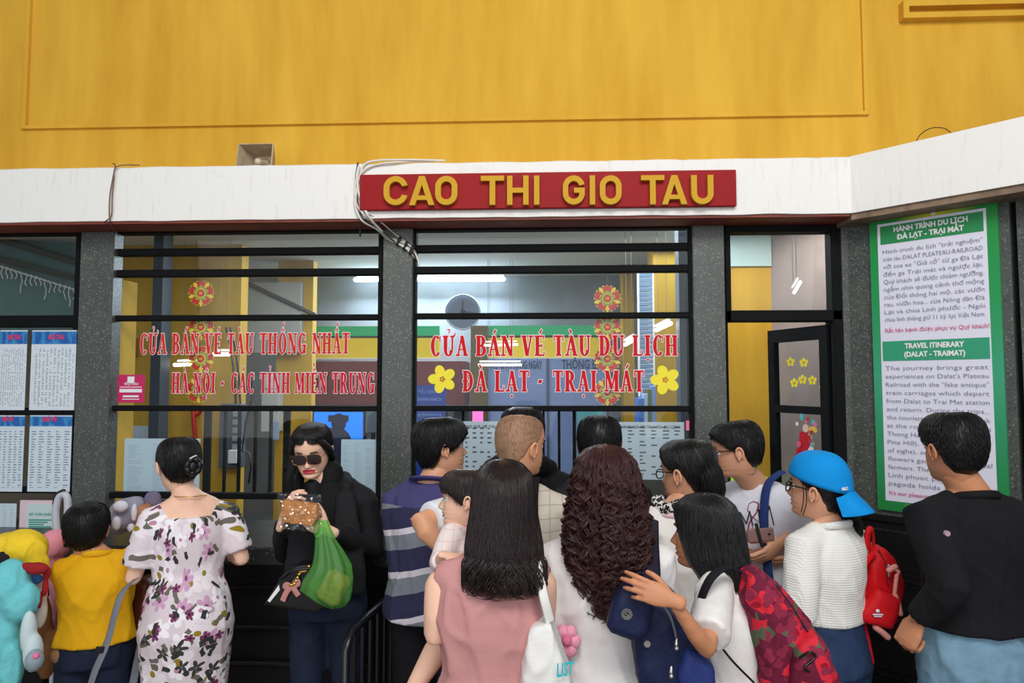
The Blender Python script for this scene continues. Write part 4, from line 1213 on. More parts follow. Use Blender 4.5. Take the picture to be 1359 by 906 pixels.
# ================================================================== horn speaker, cables
Yh = 3.47
hp = at(340, 217, Yh)
hs = empty('horn_speaker', (hp.x, Yh, ZT), 'small dusty beige horn speaker lying on top of the white beam', 'speaker')
HM = M('dusty_horn_paint', srgb(176, 158, 130), .6, var=.25, vscale=20)
x0, x1 = aX(315, Yh, 205), aX(365, Yh, 205); z0, z1 = ZT + .004, at(340, 192, Yh).z
q = MB()
fr_ = [(x0, z0), (x1 - .008, z0), (x1, z1), (x0 + .012, z1)]
bk_ = [(x0 + .05, z0 + .02), (x1 - .05, z0 + .02), (x1 - .05, z1 - .03), (x0 + .05, z1 - .03)]
V = [(a, Yh - .02, c) for a, c in fr_] + [(a, Yh + .13, c) for a, c in bk_] + [(a + (.006 if i in (0, 3) else -.006), Yh - .022, c + (.005 if i < 2 else -.005)) for i, (a, c) in enumerate(fr_)] + [(a, Yh + .10, c) for a, c in bk_]
Fc = [(i, i + 4, (i + 1) % 4 + 4, (i + 1) % 4) for i in range(4)] + [(4, 7, 6, 5)] + [(i, (i + 1) % 4, (i + 1) % 4 + 8, i + 8) for i in range(4)] + [(i + 8, (i + 1) % 4 + 8, (i + 1) % 4 + 12, i + 12) for i in range(4)] + [(12, 13, 14, 15)]
q.add(V, Fc); q.build('flared_horn', HM, hs)
q = MB(); q.tube([(hp.x + .01, Yh + .10, z0 + .045), (hp.x + .01, Yh + .02, z0 + .045), (hp.x + .012, Yh - .005, z0 + .044)], [.022, .022, .018], 14); q.build('horn_throat', M('pale_horn_plug', srgb(205, 192, 168), .5), hs, smooth=True)
q = MB(); q.tube([(hp.x, Yh + .12, z0 + .05), (hp.x, Yh + .18, z0 + .045)], [.05, .045], 16, ref=(1, 0, 0)); q.build('driver', HM, hs, smooth=True)

WCAB = M('white_cable', srgb(222, 216, 206), .5); BCAB = M('brown_cable', srgb(120, 88, 70), .6)
cbr = empty('cable_bundle', at(478, 240, YF - .02), 'bundle of white and dark cables looping over the beam and down across the middle pillar', 'cables')


def smooth_path(P, n=8):
    P = [Vector(p) for p in P]; out = []
    for i in range(len(P) - 1):
        p0 = P[max(i - 1, 0)]; p1 = P[i]; p2 = P[i + 1]; p3 = P[min(i + 2, len(P) - 1)]
        for k in range(n):
            t = k / n
            out.append(.5 * ((2 * p1) + (p2 - p0) * t + (2 * p0 - 5 * p1 + 4 * p2 - p3) * t * t + (3 * p1 - p0 - 3 * p2 + p3) * t ** 3))
    out.append(P[-1]); return out


yA, yB_ = YF - .012, YP - .012
def cab(pts, r, m, parent, nm='cable'):
    q = MB(); q.tube(smooth_path([at(*p) for p in pts]), r, 7); return q.build(nm, m, parent, smooth=True)
cab([(590, 213, YF + .03), (540, 212, yA), (500, 213, yA), (484, 218, yA), (478, 232, yA), (473, 252, yA), (471, 272, yA), (480, 292, yA), (500, 304, yA + .08), (516, 318, yB_), (538, 327, yB_), (552, 338, yB_ + .03), (556, 352, YG - .035)], .0055, WCAB, cbr)
cab([(575, 214, YF + .03), (530, 215, yA), (498, 219, yA), (480, 229, yA - .006), (474, 250, yA), (473, 270, yA), (484, 286, yA), (498, 300, yA + .08), (515, 314, yB_ - .006), (535, 322, yB_), (549, 332, yB_ + .03), (553, 345, YG - .035)], .005, WCAB, cbr)
cab([(476, 222, yA - .005), (474, 235, yA - .008), (476, 255, yA - .006), (482, 270, yA - .004), (489, 287, yA), (503, 303, yA + .08), (520, 318, yB_ - .01), (540, 330, yB_ - .005), (551, 342, yB_ + .03)], .007, WCAB, cbr)
cab([(475, 216, yA + .01), (472, 238, yA), (474, 262, yA + .002), (477, 280, yA), (484, 292, yA), (505, 305, yA + .09), (528, 324, yB_), (546, 333, yB_), (554, 348, YG - .035)], .0035, BLACK, cbr)
cab([(473, 232, yA - .004), (471, 256, yA - .004), (475, 275, yA - .004), (490, 283, yA), (506, 295, yA + .05), (526, 312, yB_ - .008), (544, 326, yB_ - .004), (552, 336, yB_ + .03)], .004, WCAB, cbr)
for px, py in ((529, 320), (538, 326), (546, 332)):
    q = MB(); p = at(px, py, yB_ - .006); q.tube([p + Vector((-.006, 0, -.016)), p + Vector((.008, 0, .016))], (.009), 8); q.build('cable_tie', BLACK, cbr)
q = MB(); q.tube([at(480, 298, YF + .12), at(478, 302, YF + .12), at(478, 313, YF + .12)], .0045, 6); q.build('cable_end', BLACK, cbr)
c2 = empty('thin_cable', at(148, 260, yA), 'pair of thin brown cables running down the beam above the left pillar', 'cables')
cab([(150, 217, YF + .02), (153, 220, yA), (150, 235, yA), (146, 258, yA), (145, 280, yA), (146, 292, yA), (150, 302, yA + .08), (157, 312, YP + .0)], .003, BCAB, c2)
cab([(185, 219, YF + .02), (155, 221, yA - .003), (151, 240, yA - .003), (149, 262, yA), (148, 285, yA), (142, 292, yA), (133, 297, yA + .06)], .003, BCAB, c2)
q = MB(); a, c = at(586, 159, YU - .01), at(589, 154, YU - .01); q.ball(((a.x + c.x) / 2, YU - .004, a.z), (.008, .012, .012)); props(q.build('wall_plug', BLACK, smooth=True), 'tiny black plug in the yellow wall above the sign', 'plug')
q = MB(); q.tube(smooth_path([at(1216, 188, 3.3), at(1222, 178, 3.3), at(1236, 170, 3.3), at(1252, 170, 3.3), at(1262, 176, 3.28)]), .0022, 6); props(q.build('loose_wire', BLACK, smooth=True), 'thin dark wire arching above the angled white beam', 'wire')

# clock ring sticker and dial in the right window
q = MB(); cc = at(614, 414, 6.1); n_ = 40; R_ = 23 * 6.1 / F
q.tube([cc + Vector((R_ * math.cos(2 * PI * i / n_), 0, R_ * math.sin(2 * PI * i / n_))) for i in range(n_ + 1)], .008, 6, cap=False)
ck = empty('wall_clock', cc, 'round pale-rimmed clock hanging on the office wall in the right window', 'clock')
q.build('rim', M('clock_rim', srgb(200, 210, 216), .4), ck, smooth=True)
q = MB(); q.disc(cc + Vector((0, .02, 0)), (1, 0, 0), (0, 0, 1), R_, 32, .02); q.build('dial', M('clock_dial', srgb(112, 122, 140), .5), ck)
q = MB(); q.box((cc.x - .004, cc.y + .0, cc.z), (cc.x + .004, cc.y + .01, cc.z + R_ * .7)); q.build('hand', BLACK, ck)
q = MB(); q.box((cc.x, cc.y + .0, cc.z - .004), (cc.x + R_ * .5, cc.y + .01, cc.z + .004)); q.build('hand', BLACK, ck)
q = MB(); q.box((cc.x - .02, cc.y + .01, cc.z - .02), (cc.x + .02, 6.61, cc.z + .02)); q.build('wall_bracket', BLACK, ck)

# queue barrier between counter and people
br = empty('queue_barrier', at(490, 905, 2.95).xy.to_3d(), 'black tubular queue barrier with upright bars beside the striped polo man', 'barrier')
pA, pB = at(459, 850, 2.62), at(518, 782, 3.1)
zA = .995
A_, B_ = Vector((pA.x, 2.62, zA - .07)), Vector((pB.x, 3.12, zA - .07 + .09))
BK = M('black_tube_paint', srgb(24, 24, 26), .3)
def bt(name, P, r): q = MB(); q.tube(P, r, 8); q.build(name, BK, br, smooth=True)
zt1 = at(459, 846, 2.62).z; zt2 = at(524, 790, 3.1).z; zt_ = (zt1 + zt2) / 2
bt('top_rail', [(A_.x, A_.y, .0), (A_.x, A_.y, zt_ - .05), (A_.x + .006, A_.y + .05, zt_), (B_.x, B_.y, zt_)], .016)
bt('bottom_rail', [(A_.x, A_.y, .18), (B_.x, B_.y, .18)], .012)
bt('post', [(B_.x, B_.y, 0), (B_.x, B_.y, zt_)], .016)
for k in range(1, 6):
    x = A_.x + (B_.x - A_.x) * k / 6; y = A_.y + (B_.y - A_.y) * k / 6
    bt('upright_bar', [(x, y, .18), (x, y, zt_)], .009)
# ================================================================== people: head, body, clothes, hair
def skin_mat(name, c):
    return M(name, c, 0.5, sub=0.12, var=0.05, vscale=14, bump=0.05, bscale=180, spec=.35)


ZK = np.array([.115, .112, .105, .095, .08, .06, .04, .02, .005, -.01, -.03, -.045, -.055, -.065, -.072, -.08, -.09, -.10, -.108, -.114])
FRT = np.array([.0, .028, .052, .070, .084, .0925, .0955, .0955, .0885, .0885, .0905, .0915, .0945, .0915, .0940, .0880, .0915, .0890, .074, .040])
BCK = np.array([-.02, -.045, -.066, -.082, -.094, -.1015, -.104, -.103, -.101, -.098, -.091, -.084, -.079, -.074, -.071, -.068, -.064, -.060, -.057, -.05])
WID = np.array([.004, .028, .046, .059, .069, .0745, .0765, .0770, .0760, .0745, .0720, .0690, .0665, .0635, .0610, .0575, .0520, .0460, .0400, .026])


def prof(z):
    zz = -np.asarray(z)
    return np.interp(zz, -ZK, FRT), np.interp(zz, -ZK, BCK), np.interp(zz, -ZK, WID)


def head_buf(ears=True):
    nz, na = 84, 72
    zs = np.concatenate([[.1149], np.linspace(.113, -.1125, nz - 1)])
    f, b, w_ = prof(zs)
    # light smoothing of the tabulated profiles
    for arr in (f, b, w_): arr[1:-1] = (arr[:-2] + 2 * arr[1:-1] + arr[2:]) / 4
    a = np.linspace(0, 2 * PI, na, endpoint=False)
    V = np.zeros((nz, na, 3)); y0 = b + (f - b) * .46
    for i, z in enumerate(zs):
        c, s_ = np.cos(a), np.sin(a)
        p = 2 / 2.25
        X = w_[i] * np.sign(s_) * np.abs(s_) ** p
        Y = np.where(c > 0, y0[i] + (f[i] - y0[i]) * np.abs(c) ** p, y0[i] - (y0[i] - b[i]) * np.abs(c) ** p)
        # cheeks narrow toward the front
        X = X * (1 - .10 * np.clip(c, 0, 1) ** 2 * (z < .03))
        V[i, :, 0] = X; V[i, :, 1] = Y; V[i, :, 2] = z
    X, Y, Z = V[..., 0], V[..., 1], V[..., 2]
    fr = np.clip((Y - .03) / .04, 0, 1)
    nb = np.interp(-Z, [-.012, 0, .010, .020, .030, .036, .041, .047, .052], [.002, .006, .011, .0165, .022, .0235, .019, .006, 0])
    sg = np.interp(-Z, [0, .02, .036, .05], [.0065, .008, .0105, .010])
    Y += fr * nb * np.exp(-(X / sg) ** 2)
    for sx in (-1, 1):
        Y += fr * .0075 * np.exp(-((X - sx * .0125) / .0055) ** 2 - ((Z + .040) / .0055) ** 2)       # nostril wings
        Y -= fr * .0085 * np.exp(-((X - sx * .030) / .017) ** 2 - ((Z - .000) / .0105) ** 2)         # sockets
        Y += fr * .0030 * np.exp(-((X - sx * .030) / .018) ** 2 - ((Z - .017) / .006) ** 2)          # brow
        Y += fr * .0035 * np.exp(-((X - sx * .042) / .018) ** 2 - ((Z + .030) / .018) ** 2)          # cheekbone
    lipm = np.exp(-(X / .020) ** 4)
    Y += fr * .0035 * lipm * np.exp(-((Z + .0565) / .0045) ** 2) + fr * .0035 * lipm * np.exp(-((Z + .0695) / .005) ** 2)
    Y -= fr * .0045 * np.exp(-(X / .024) ** 4 - ((Z + .0625) / .002) ** 2)
    Y -= fr * .0030 * np.exp(-(X / .02) ** 2 - ((Z + .080) / .005) ** 2)
    mb = MB()
    Fc, mi = [], []
    zc = (zs[:-1] + zs[1:]) / 2
    for i in range(nz - 1):
        for j in range(na):
            k = (j + 1) % na
            Fc.append((i * na + j, (i + 1) * na + j, (i + 1) * na + k, i * na + k))
            xm = (X[i, j] + X[i + 1, k]) / 2; ym = (Y[i, j]) 
            dz = (zc[i] + .063) / (.0125 - .16 * abs(xm)) if abs(xm) < .0255 else 9
            mi.append(1 if (abs(dz) < 1 and ym > .05) else 0)
    Fc.append(tuple(range(na))); mi.append(0)
    Fc.append(tuple((nz - 1) * na + j for j in range(na - 1, -1, -1))); mi.append(0)
    mb.add(V.reshape(-1, 3), Fc, mi)
    # ears
    for sx in ((-1, 1) if ears else ()):
        c = np.array([sx * .0765, -.012, -.012])
        pts = []
        for t in np.linspace(-2.1, 2.5, 15):
            pts.append((c[0] + sx * (.010 + .004 * math.cos(t)), c[1] - .003 + .0140 * math.sin(t + PI), c[2] + .0255 * math.cos(t)))
        mb.tube(pts, [.0035] + [.0048] * 13 + [.0035], 8)
        mb.ball(c + np.array([sx * .004, -.002, 0]), (.005, .0125, .022), nu=12, nv=8)
        mb.ball(c + np.array([sx * .004, .005, -.022]), (.005, .006, .008), nu=10, nv=6)
        mb.ball(c + np.array([sx * .006, .012, -.002]), (.004, .004, .008), nu=8, nv=6)
    return mb


HEADS = {}
def head_template(ears=True):
    if ears not in HEADS: HEADS[ears] = head_buf(ears)
    return HEADS[ears]


# hand in its own frame: wrist at origin, fingers to +Y, palm facing -Z, thumb towards +X
def hand_buf(curl=(25, 35, 25), spread=3, thumb=30, tcurl=20, scale=1.0, curls=None):
    h = MB()
    h.tube([(0, -.03, 0), (0, .0, 0), (.0, .02, 0), (0, .045, .001), (0, .075, .001), (0, .088, 0)], [(.025, .018), (.0255, .0175), (.032, .017), (.038, .0155), (.039, .0135), (.036, .011)], 14, ref=(1, 0, 0))
    h.ball((.022, .032, -.007), (.016, .026, .013))
    L = ((.028, .088, .043, .026, .021, .0085), (.009, .092, .047, .030, .022, .0088), (-.011, .089, .044, .027, .021, .0084), (-.029, .080, .034, .021, .018, .0074))
    for i, (x, y, l1, l2, l3, r) in enumerate(L):
        cc = curls[i] if curls else curl
        P = [Vector((x * .9, y - .03, .0)), Vector((x, y, .002))]
        ang = 0.0; sp = math.radians(spread * (1.5 - i)) * -1
        for l, c in zip((l1, l2, l3), cc):
            ang += math.radians(c)
            P.append(P[-1] + Vector((-math.sin(sp) * math.cos(ang), math.cos(ang) * math.cos(sp), -math.sin(ang))) * l)
        h.tube(P, [r * 1.15, r * 1.12, r * 1.02, r * .93, r * .78], 10)
    t = math.radians(thumb); tc = math.radians(tcurl)
    P = [Vector((.014, .012, -.002)), Vector((.028, .030, -.008))]
    d = Vector((math.sin(t), math.cos(t), -.35)).normalized(); P.append(P[-1] + d * .036)
    d = Vector((math.sin(t - tc), math.cos(t - tc), -.45)).normalized(); P.append(P[-1] + d * .028)
    d = Vector((math.sin(t - 1.6 * tc), math.cos(t - 1.6 * tc), -.5)).normalized(); P.append(P[-1] + d * .018)
    h.tube(P, [.013, .0135, .011, .0098, .0085], 10)
    V, Fc = remeshed(h, .0034, 2)
    return V * scale, Fc


def frame_from(d, palm):
    """columns: X thumb side, Y finger direction, Z back of the hand"""
    y = Vector(d).normalized(); z = -Vector(palm); z = (z - y * z.dot(y)).normalized(); x = y.cross(z)
    return np.array([[x.x, y.x, z.x], [x.y, y.y, z.y], [x.z, y.z, z.z]])


def strands(buf, P, R, sides=3, mi=0):
    """P (N,K,3) paths, R (K,) or (N,K) radii: all strands as one mesh, vectorised"""
    P = np.asarray(P); N, K, _ = P.shape
    T = np.gradient(P, axis=1); T /= np.linalg.norm(T, axis=2, keepdims=True) + 1e-9
    ref = np.zeros_like(T); ref[..., 0] = .31; ref[..., 1] = .9; ref[..., 2] = .3
    S = np.cross(T, ref); S /= np.linalg.norm(S, axis=2, keepdims=True) + 1e-9
    O_ = np.cross(T, S)
    R = np.broadcast_to(np.asarray(R), (N, K))[..., None]
    V = np.empty((N, K, sides, 3))
    for s_ in range(sides):
        a = 2 * PI * s_ / sides; V[:, :, s_] = P + (S * math.cos(a) + O_ * math.sin(a)) * R
    idx = np.arange(N * K * sides).reshape(N, K, sides)
    nx = np.roll(idx, -1, axis=2)
    Fq = np.stack([idx[:, :-1], nx[:, :-1], nx[:, 1:], idx[:, 1:]], -1).reshape(-1, 4)
    buf.add(V.reshape(-1, 3), Fq.tolist(), mi)


def hairline(a, kind):
    """lowest z of the hair as a function of azimuth (0 front, pi back), symmetric"""
    t = abs((a + PI) % (2 * PI) - PI)
    tab = {'short': ([0, .45, .75, 1.05, 1.35, 1.62, 1.95, 2.4, PI], [.066, .064, .055, .030, -.005, .012, -.045, -.078, -.085]),
           'bangs': ([0, .45, .75, 1.05, 1.35, 1.62, 1.95, 2.4, PI], [.040, .036, .028, .005, -.025, .000, -.050, -.085, -.09]),
           'back': ([0, .45, .75, 1.05, 1.35, 1.62, 1.95, 2.4, PI], [.078, .074, .062, .035, .005, .018, -.030, -.070, -.08]),
           'long': ([0, .4, .62, .85, 1.05, 1.3, 1.62, 2.4, PI], [.070, .062, .045, -.02, -.08, -.12, -.16, -.2, -.2]),
           'bald': ([0, .5, .9, 1.2, 1.5, 1.62, 1.95, 2.4, PI], [.085, .08, .066, .035, .005, .015, -.035, -.066, -.072])}[kind]
    return float(np.interp(t, *tab))


def hair_surface(z, a, th):
    f, b, w_ = prof(np.clip(z, -.112, .1149))
    y0 = b + (f - b) * .46
    p = 2 / 2.2
    c, s_ = np.cos(a), np.sin(a)
    X = (w_ + th) * np.sign(s_) * np.abs(s_) ** p
    Y = np.where(c > 0, y0 + (f + th - y0) * np.abs(c) ** p, y0 - (y0 - b + th) * np.abs(c) ** p)
    return X, Y


def hair_cap(kind, th, top=.02, n=64, rows=22, lump=.003, seed=0):
    """closed-looking shell of hair on the skull, thinning to the hairline"""
    mb = MB(); V = []
    for i in range(rows + 1):
        v = i / rows
        for j in range(n):
            a = 2 * PI * j / n
            ze = hairline(a, kind); ze = max(ze, -.105)
            phi = v * PI / 2
            z = ze + (.112 - ze) * math.cos(phi) ** .9 if v < 1 else ze
            ze2 = min(1, (z - ze) / .012)
            t = th * (0.12 + .88 * max(0, ze2) ** .5)
            t += lump * mnoise.noise(Vector((math.cos(a) * 3 + seed, math.sin(a) * 3, z * 30)))
            X, Y = hair_surface(z, a, t)
            V.append((float(X), float(Y), z + top * max(0, (z - .03) / .082) ** 1.5))
    Fc = []
    for i in range(rows):
        for j in range(n):
            k = (j + 1) % n; Fc.append((i * n + j, (i + 1) * n + j, (i + 1) * n + k, i * n + k))
    Fc.append(tuple(range(n)))
    Fc.append(tuple(rows * n + j for j in range(n - 1, -1, -1)))
    mb.add(V, Fc); return mb


def short_strands(mb, kind, th, top, N, length, seed, rad=.0014, lift=.006, sweep=.0):
    r = np.random.default_rng(seed); K = 5; P = np.zeros((N, K, 3))
    for n in range(N):
        a = r.uniform(-PI, PI); ze = max(hairline(a, kind), -.105); z = ze + (.112 - ze) * (r.uniform(0.05, 1) ** .7)
        L = length * r.uniform(.6, 1.2)
        for k in range(K):
            s_ = k / (K - 1); zz = z - L * s_; aa = a + sweep * s_ * (1 if a > 0 else -1)
            t = th + lift * math.sin(s_ * 2.2) + .001
            if zz < ze - .008: zz = ze - .008 + (zz - ze + .008) * .2
            X, Y = hair_surface(zz, aa, t * (1 if zz > ze + .01 else .5)); P[n, k] = (X, Y, zz + top * max(0, (zz - .03) / .082) ** 1.5)
    strands(mb, P, np.array([1, 1, .9, .6, .15]) * rad, 3)


def xform(V, Rm, o, s_=1.0):
    return (np.asarray(V) * s_) @ np.array(Rm).T + np.array(o)


def rotm(yaw, pitch=0, roll=0):
    """local +Y forward; yaw about Z, then pitch (nose up +), roll (towards own right +)"""
    return np.array((Matrix.Rotation(math.radians(yaw), 3, 'Z') @ Matrix.Rotation(math.radians(pitch), 3, 'X') @ Matrix.Rotation(math.radians(roll), 3, 'Y')))


def fold(V, amp, seed=0, kx=1.0, kz=1.0, drape=None, cz=1.0):
    """cloth folds: ridged noise pushes each point along its direction from the body axis"""
    out = V.copy()
    c = V[:, :2].mean(axis=0)
    d = V[:, :2] - c; ln = np.linalg.norm(d, axis=1, keepdims=True) + 1e-6; d = d / ln
    for i, p in enumerate(V):
        n1 = mnoise.noise(Vector((p[0] * 7 * kx + seed, p[1] * 7 * kx, p[2] * 3.2 * kz)))
        n2 = mnoise.noise(Vector((p[0] * 16 * kx + p[2] * 5, p[1] * 16 * kx + seed, p[2] * 8 * kz)))
        r_ = (max(0, 1 - abs(n1) * 3.2) ** 2 - .3) * 1.1 + (max(0, 1 - abs(n2) * 3) ** 2 - .3) * .5
        out[i, 0] += d[i, 0] * amp * r_; out[i, 1] += d[i, 1] * amp * r_; out[i, 2] += amp * .3 * n2
    return out


def cloth_obj(name, buf, mat_, parent, voxel=.008, smooth=3, amp=.004, seed=0, kx=1.0, kz=1.0, label=None, uv=None):
    V, Fc = remeshed(buf, voxel, smooth)
    if amp: V = fold(V, amp, seed, kx, kz)
    mb = MB(); mb.add(V, Fc)
    o = mb.build(name, mat_, parent, smooth=True, label=label)
    if uv is not None:
        # seam-free polar coordinates round the body axis: (arc, height, 0)
        cx_, cy_, yawr = uv
        d = V[:, :2] - np.array([cx_, cy_])
        lx = d[:, 0] * math.cos(yawr) + d[:, 1] * math.sin(yawr); ly = -d[:, 0] * math.sin(yawr) + d[:, 1] * math.cos(yawr)
        ang = np.arctan2(lx, -ly)
        A = np.stack([ang * .17, V[:, 2], np.zeros(len(V))], 1)
        at_ = o.data.attributes.new('wrap', 'FLOAT_VECTOR', 'POINT'); at_.data.foreach_set('vector', A.astype(np.float32).ravel())
    return o


class Person:
    def __init__(s, label, px, crown, Y, yaw, hyaw, hpitch=0, hroll=0, sex='m', hs=1.0, skin=None, lip=None, bpx=None, lean=0.0, width=1.0, depth=1.0, bY=None, group=None, cat='person', neck=1.0, drop=0.0, lip_c=None):
        s.lab = label; s.yaw = yaw; s.hyaw = hyaw; s.sex = sex; s.hs = hs
        c = at(px, crown, Y); s.crown = c.z; s.Ht = s.crown + drop
        s.s = s.Ht / 1.70
        s.w = width * s.s * (1.0 if sex == 'm' else .90); s.d = depth * s.s
        bY = Y if bY is None else bY
        Y = Y + DYO
        b = at(px if bpx is None else bpx, 700, bY)
        s.base = Vector((b.x, bY + DYO, 0))
        s.R = Vector((math.cos(math.radians(yaw)), math.sin(math.radians(yaw)), 0)); s.Fw = Vector((-s.R.y, s.R.x, 0))
        s.hc = Vector((c.x, Y, c.z - .130 * hs)); s.HR = rotm(hyaw, hpitch, hroll)
        s.root = empty('person', (s.base.x, s.base.y, 0), label, cat, group)
        s.skin = skin or SKIN_MID; s.lip = lip or LIP
        k = s.s
        s.neck0 = s.base + Vector((0, 0, 1.425 * k - drop)) - s.Fw * .01
        s.zoff = -drop
        s.sh = {}
        sw = (.164 if sex == 'm' else .144) * k * width
        for side, sg in (('L', -1), ('R', 1)): s.sh[side] = s.base + s.R * (sg * sw) + Vector((0, 0, 1.345 * k - drop))
        s.arms = {}; s.parts = {}

    def P(s, x, y, z):
        """point in the body frame, z as a fraction-free height at 1.70 m scale"""
        return s.base + s.R * (x * s.w / s.s * s.s) + s.Fw * (y * s.d) + Vector((0, 0, z * s.s + s.zoff))

    def torso_rings(s, grow=0.0, zlo=.80, zhi=1.46, hem=0.0, bust=0.0):
        m = s.sex == 'm'
        Z = [.80, .90, .98, 1.06, 1.14, 1.22, 1.29, 1.34, 1.375, 1.405, 1.43]
        A = [.165, .172, .163, .150, .152, .166, .176, .170, .135, .092, .060] if m else [.170, .180, .168, .140, .135, .150, .160, .154, .122, .080, .052]
        D_ = [.112, .118, .110, .104, .106, .114, .114, .104, .086, .066, .054] if m else [.112, .118, .106, .092, .092, .104, .104, .094, .078, .060, .050]
        out = []
        for z in np.unique(np.concatenate([np.linspace(zlo, zhi, 12), [zhi]])):
            a = np.interp(z, Z, A) + grow; d = np.interp(z, Z, D_) + grow
            if z < 1.1: a += hem * (1.1 - z) / .3; d += hem * (1.1 - z) / .3
            out.append((z, a, d))
        return out

    def torso(s, buf, grow=0.0, zlo=.80, zhi=1.46, hem=0.0, n=28):
        R = s.torso_rings(grow, zlo, zhi, hem)
        # torso leans from the base towards the neck
        pts = [s.P(0, 0, z) for z, a, d in R]
        buf.tube(pts, [(a * s.w, d * s.d) for z, a, d in R], n, ref=s.R, cap=False)
        return buf

    def arm_pts(s, side):
        if side in s.arms: el, wr = s.arms[side]
        else:
            sg = -1 if side == 'L' else 1
            el = s.sh[side] + s.R * (sg * .045 * s.s) - s.Fw * .02 + Vector((0, 0, -.30 * s.s)); wr = el + s.Fw * .06 + Vector((0, 0, -.25 * s.s))
        return s.sh[side], Vector(el), Vector(wr)

    def sleeve(s, buf, side, upto, r0, r1, rw=None):
        """upto: 0..1 to the elbow, 1..2 to the wrist"""
        sh, el, wr = s.arm_pts(side)
        sg = -1 if side == 'L' else 1
        inner = sh - s.R * (sg * .05) + Vector((0, 0, .010))
        pts = [inner, sh]
        rad = [r0 * 1.0, r0 * 1.03]
        u = min(upto, 1.0)
        for t in np.linspace(.25, u, 4): pts.append(sh.lerp(el, t)); rad.append(r0 + (r1 - r0) * t / max(u, .01) if upto <= 1 else r0 + (r1 - r0) * t)
        if upto > 1:
            for t in np.linspace(.25, upto - 1, 4): pts.append(el.lerp(wr, t)); rad.append(r1 + ((rw or r1) - r1) * t)
        k = s.s
        buf.tube(pts, [r * k * .90 for r in rad], 16, cap=False)

    def body(s, hands=None, arms=('L', 'R'), legs=True, armscale=1.0):
        hands = hands or {}
        b = MB(); s.torso(b, -.006, .86, 1.43)
        k = s.s; m = s.sex == 'm'
        b.tube([s.P(0, 0, 1.36), s.neck0 + Vector((0, 0, .0)), Vector(s.hc) + Vector((0, 0, -.075 * s.hs)) - Vector(tuple(s.HR @ np.array((0, .012, 0)))) * s.hs, Vector(s.hc) - Vector(tuple(s.HR @ np.array((0, .018, .02)))) * s.hs],
               [.075 * k, (.060 if m else .053) * k, (.056 if m else .048) * s.hs, .05 * s.hs], 18)
        # trapezius
        for side in ('L', 'R'):
            b.tube([s.neck0 + Vector((0, 0, .012 * k)), s.sh[side].lerp(s.neck0, .5) + Vector((0, 0, .006 * k)), s.sh[side] - Vector((0, 0, .012))], [.034 * k, .040 * k, .044 * k], 12)
        fore = MB(); hand_list = []
        for side in arms:
            sh, el, wr = s.arm_pts(side)
            f = (1.0 if m else .86) * k * armscale
            b.tube([sh, sh.lerp(el, .35), sh.lerp(el, .7), el, el.lerp(wr, .25), el.lerp(wr, .6), wr], [.050 * f, .047 * f, .041 * f, .038 * f, .039 * f, .032 * f, .024 * f], 14)
            hd = hands.get(side, {})
            if hd is None: continue
            d = Vector(hd.get('dir', (wr - el))); palm = Vector(hd.get('palm', (s.R * (1 if side == 'L' else -1))))
            V, Fc = hand_buf(hd.get('curl', (22, 30, 20)), hd.get('spread', 2), hd.get('thumb', 28), hd.get('tcurl', 18), 1, hd.get('curls'))
            V = V.copy(); Fx = Fc
            if side == 'R': V[:, 0] *= -1; Fx = [f_[::-1] for f_ in Fc]
            sc = hd.get('scale', (1.0 if m else .90) * (k if k < .9 else 1))
            # thumb side: +X for a left hand with palm -Z and fingers +Y is its right; mirrored for the right hand
            hand_list.append((xform(V, frame_from(d, palm), wr, sc), Fx))
        if legs:
            for sg in (-1, 1):
                hp_ = s.P(sg * .085, 0, .90); kn = s.P(sg * .10, .012, .48); an = s.P(sg * .11, -.01, .09)
                b.tube([hp_, hp_.lerp(kn, .5), kn, kn.lerp(an, .35), an], [.074 * k, .064 * k, .048 * k, .046 * k, .032 * k], 14)
                b.tube([an - s.Fw * .03 * k + Vector((0, 0, -.045 * k)), an + s.Fw * .10 * k + Vector((0, 0, -.055 * k)), an + s.Fw * .16 * k + Vector((0, 0, -.062 * k))], [(.038 * k, .034 * k), (.042 * k, .026 * k), (.036 * k, .018 * k)], 12, ref=s.R)
        V, Fc = remeshed(b, .0105, 4)
        mb = MB(); mb.add(V, Fc)
        for V, Fc in hand_list: mb.add(V, Fc)
        hb = head_template(getattr(s, 'ears', True))
        mb.add(xform(hb.verts(), s.HR, s.hc, s.hs), hb.f, hb.m)
        s.bodyo = mb.build('body', [s.skin, s.lip], s.root, smooth=True)
        s.face()
        return s

    def hw(s, p, extra=0.0):
        return Vector(tuple(xform([p], s.HR, s.hc, s.hs)[0]))

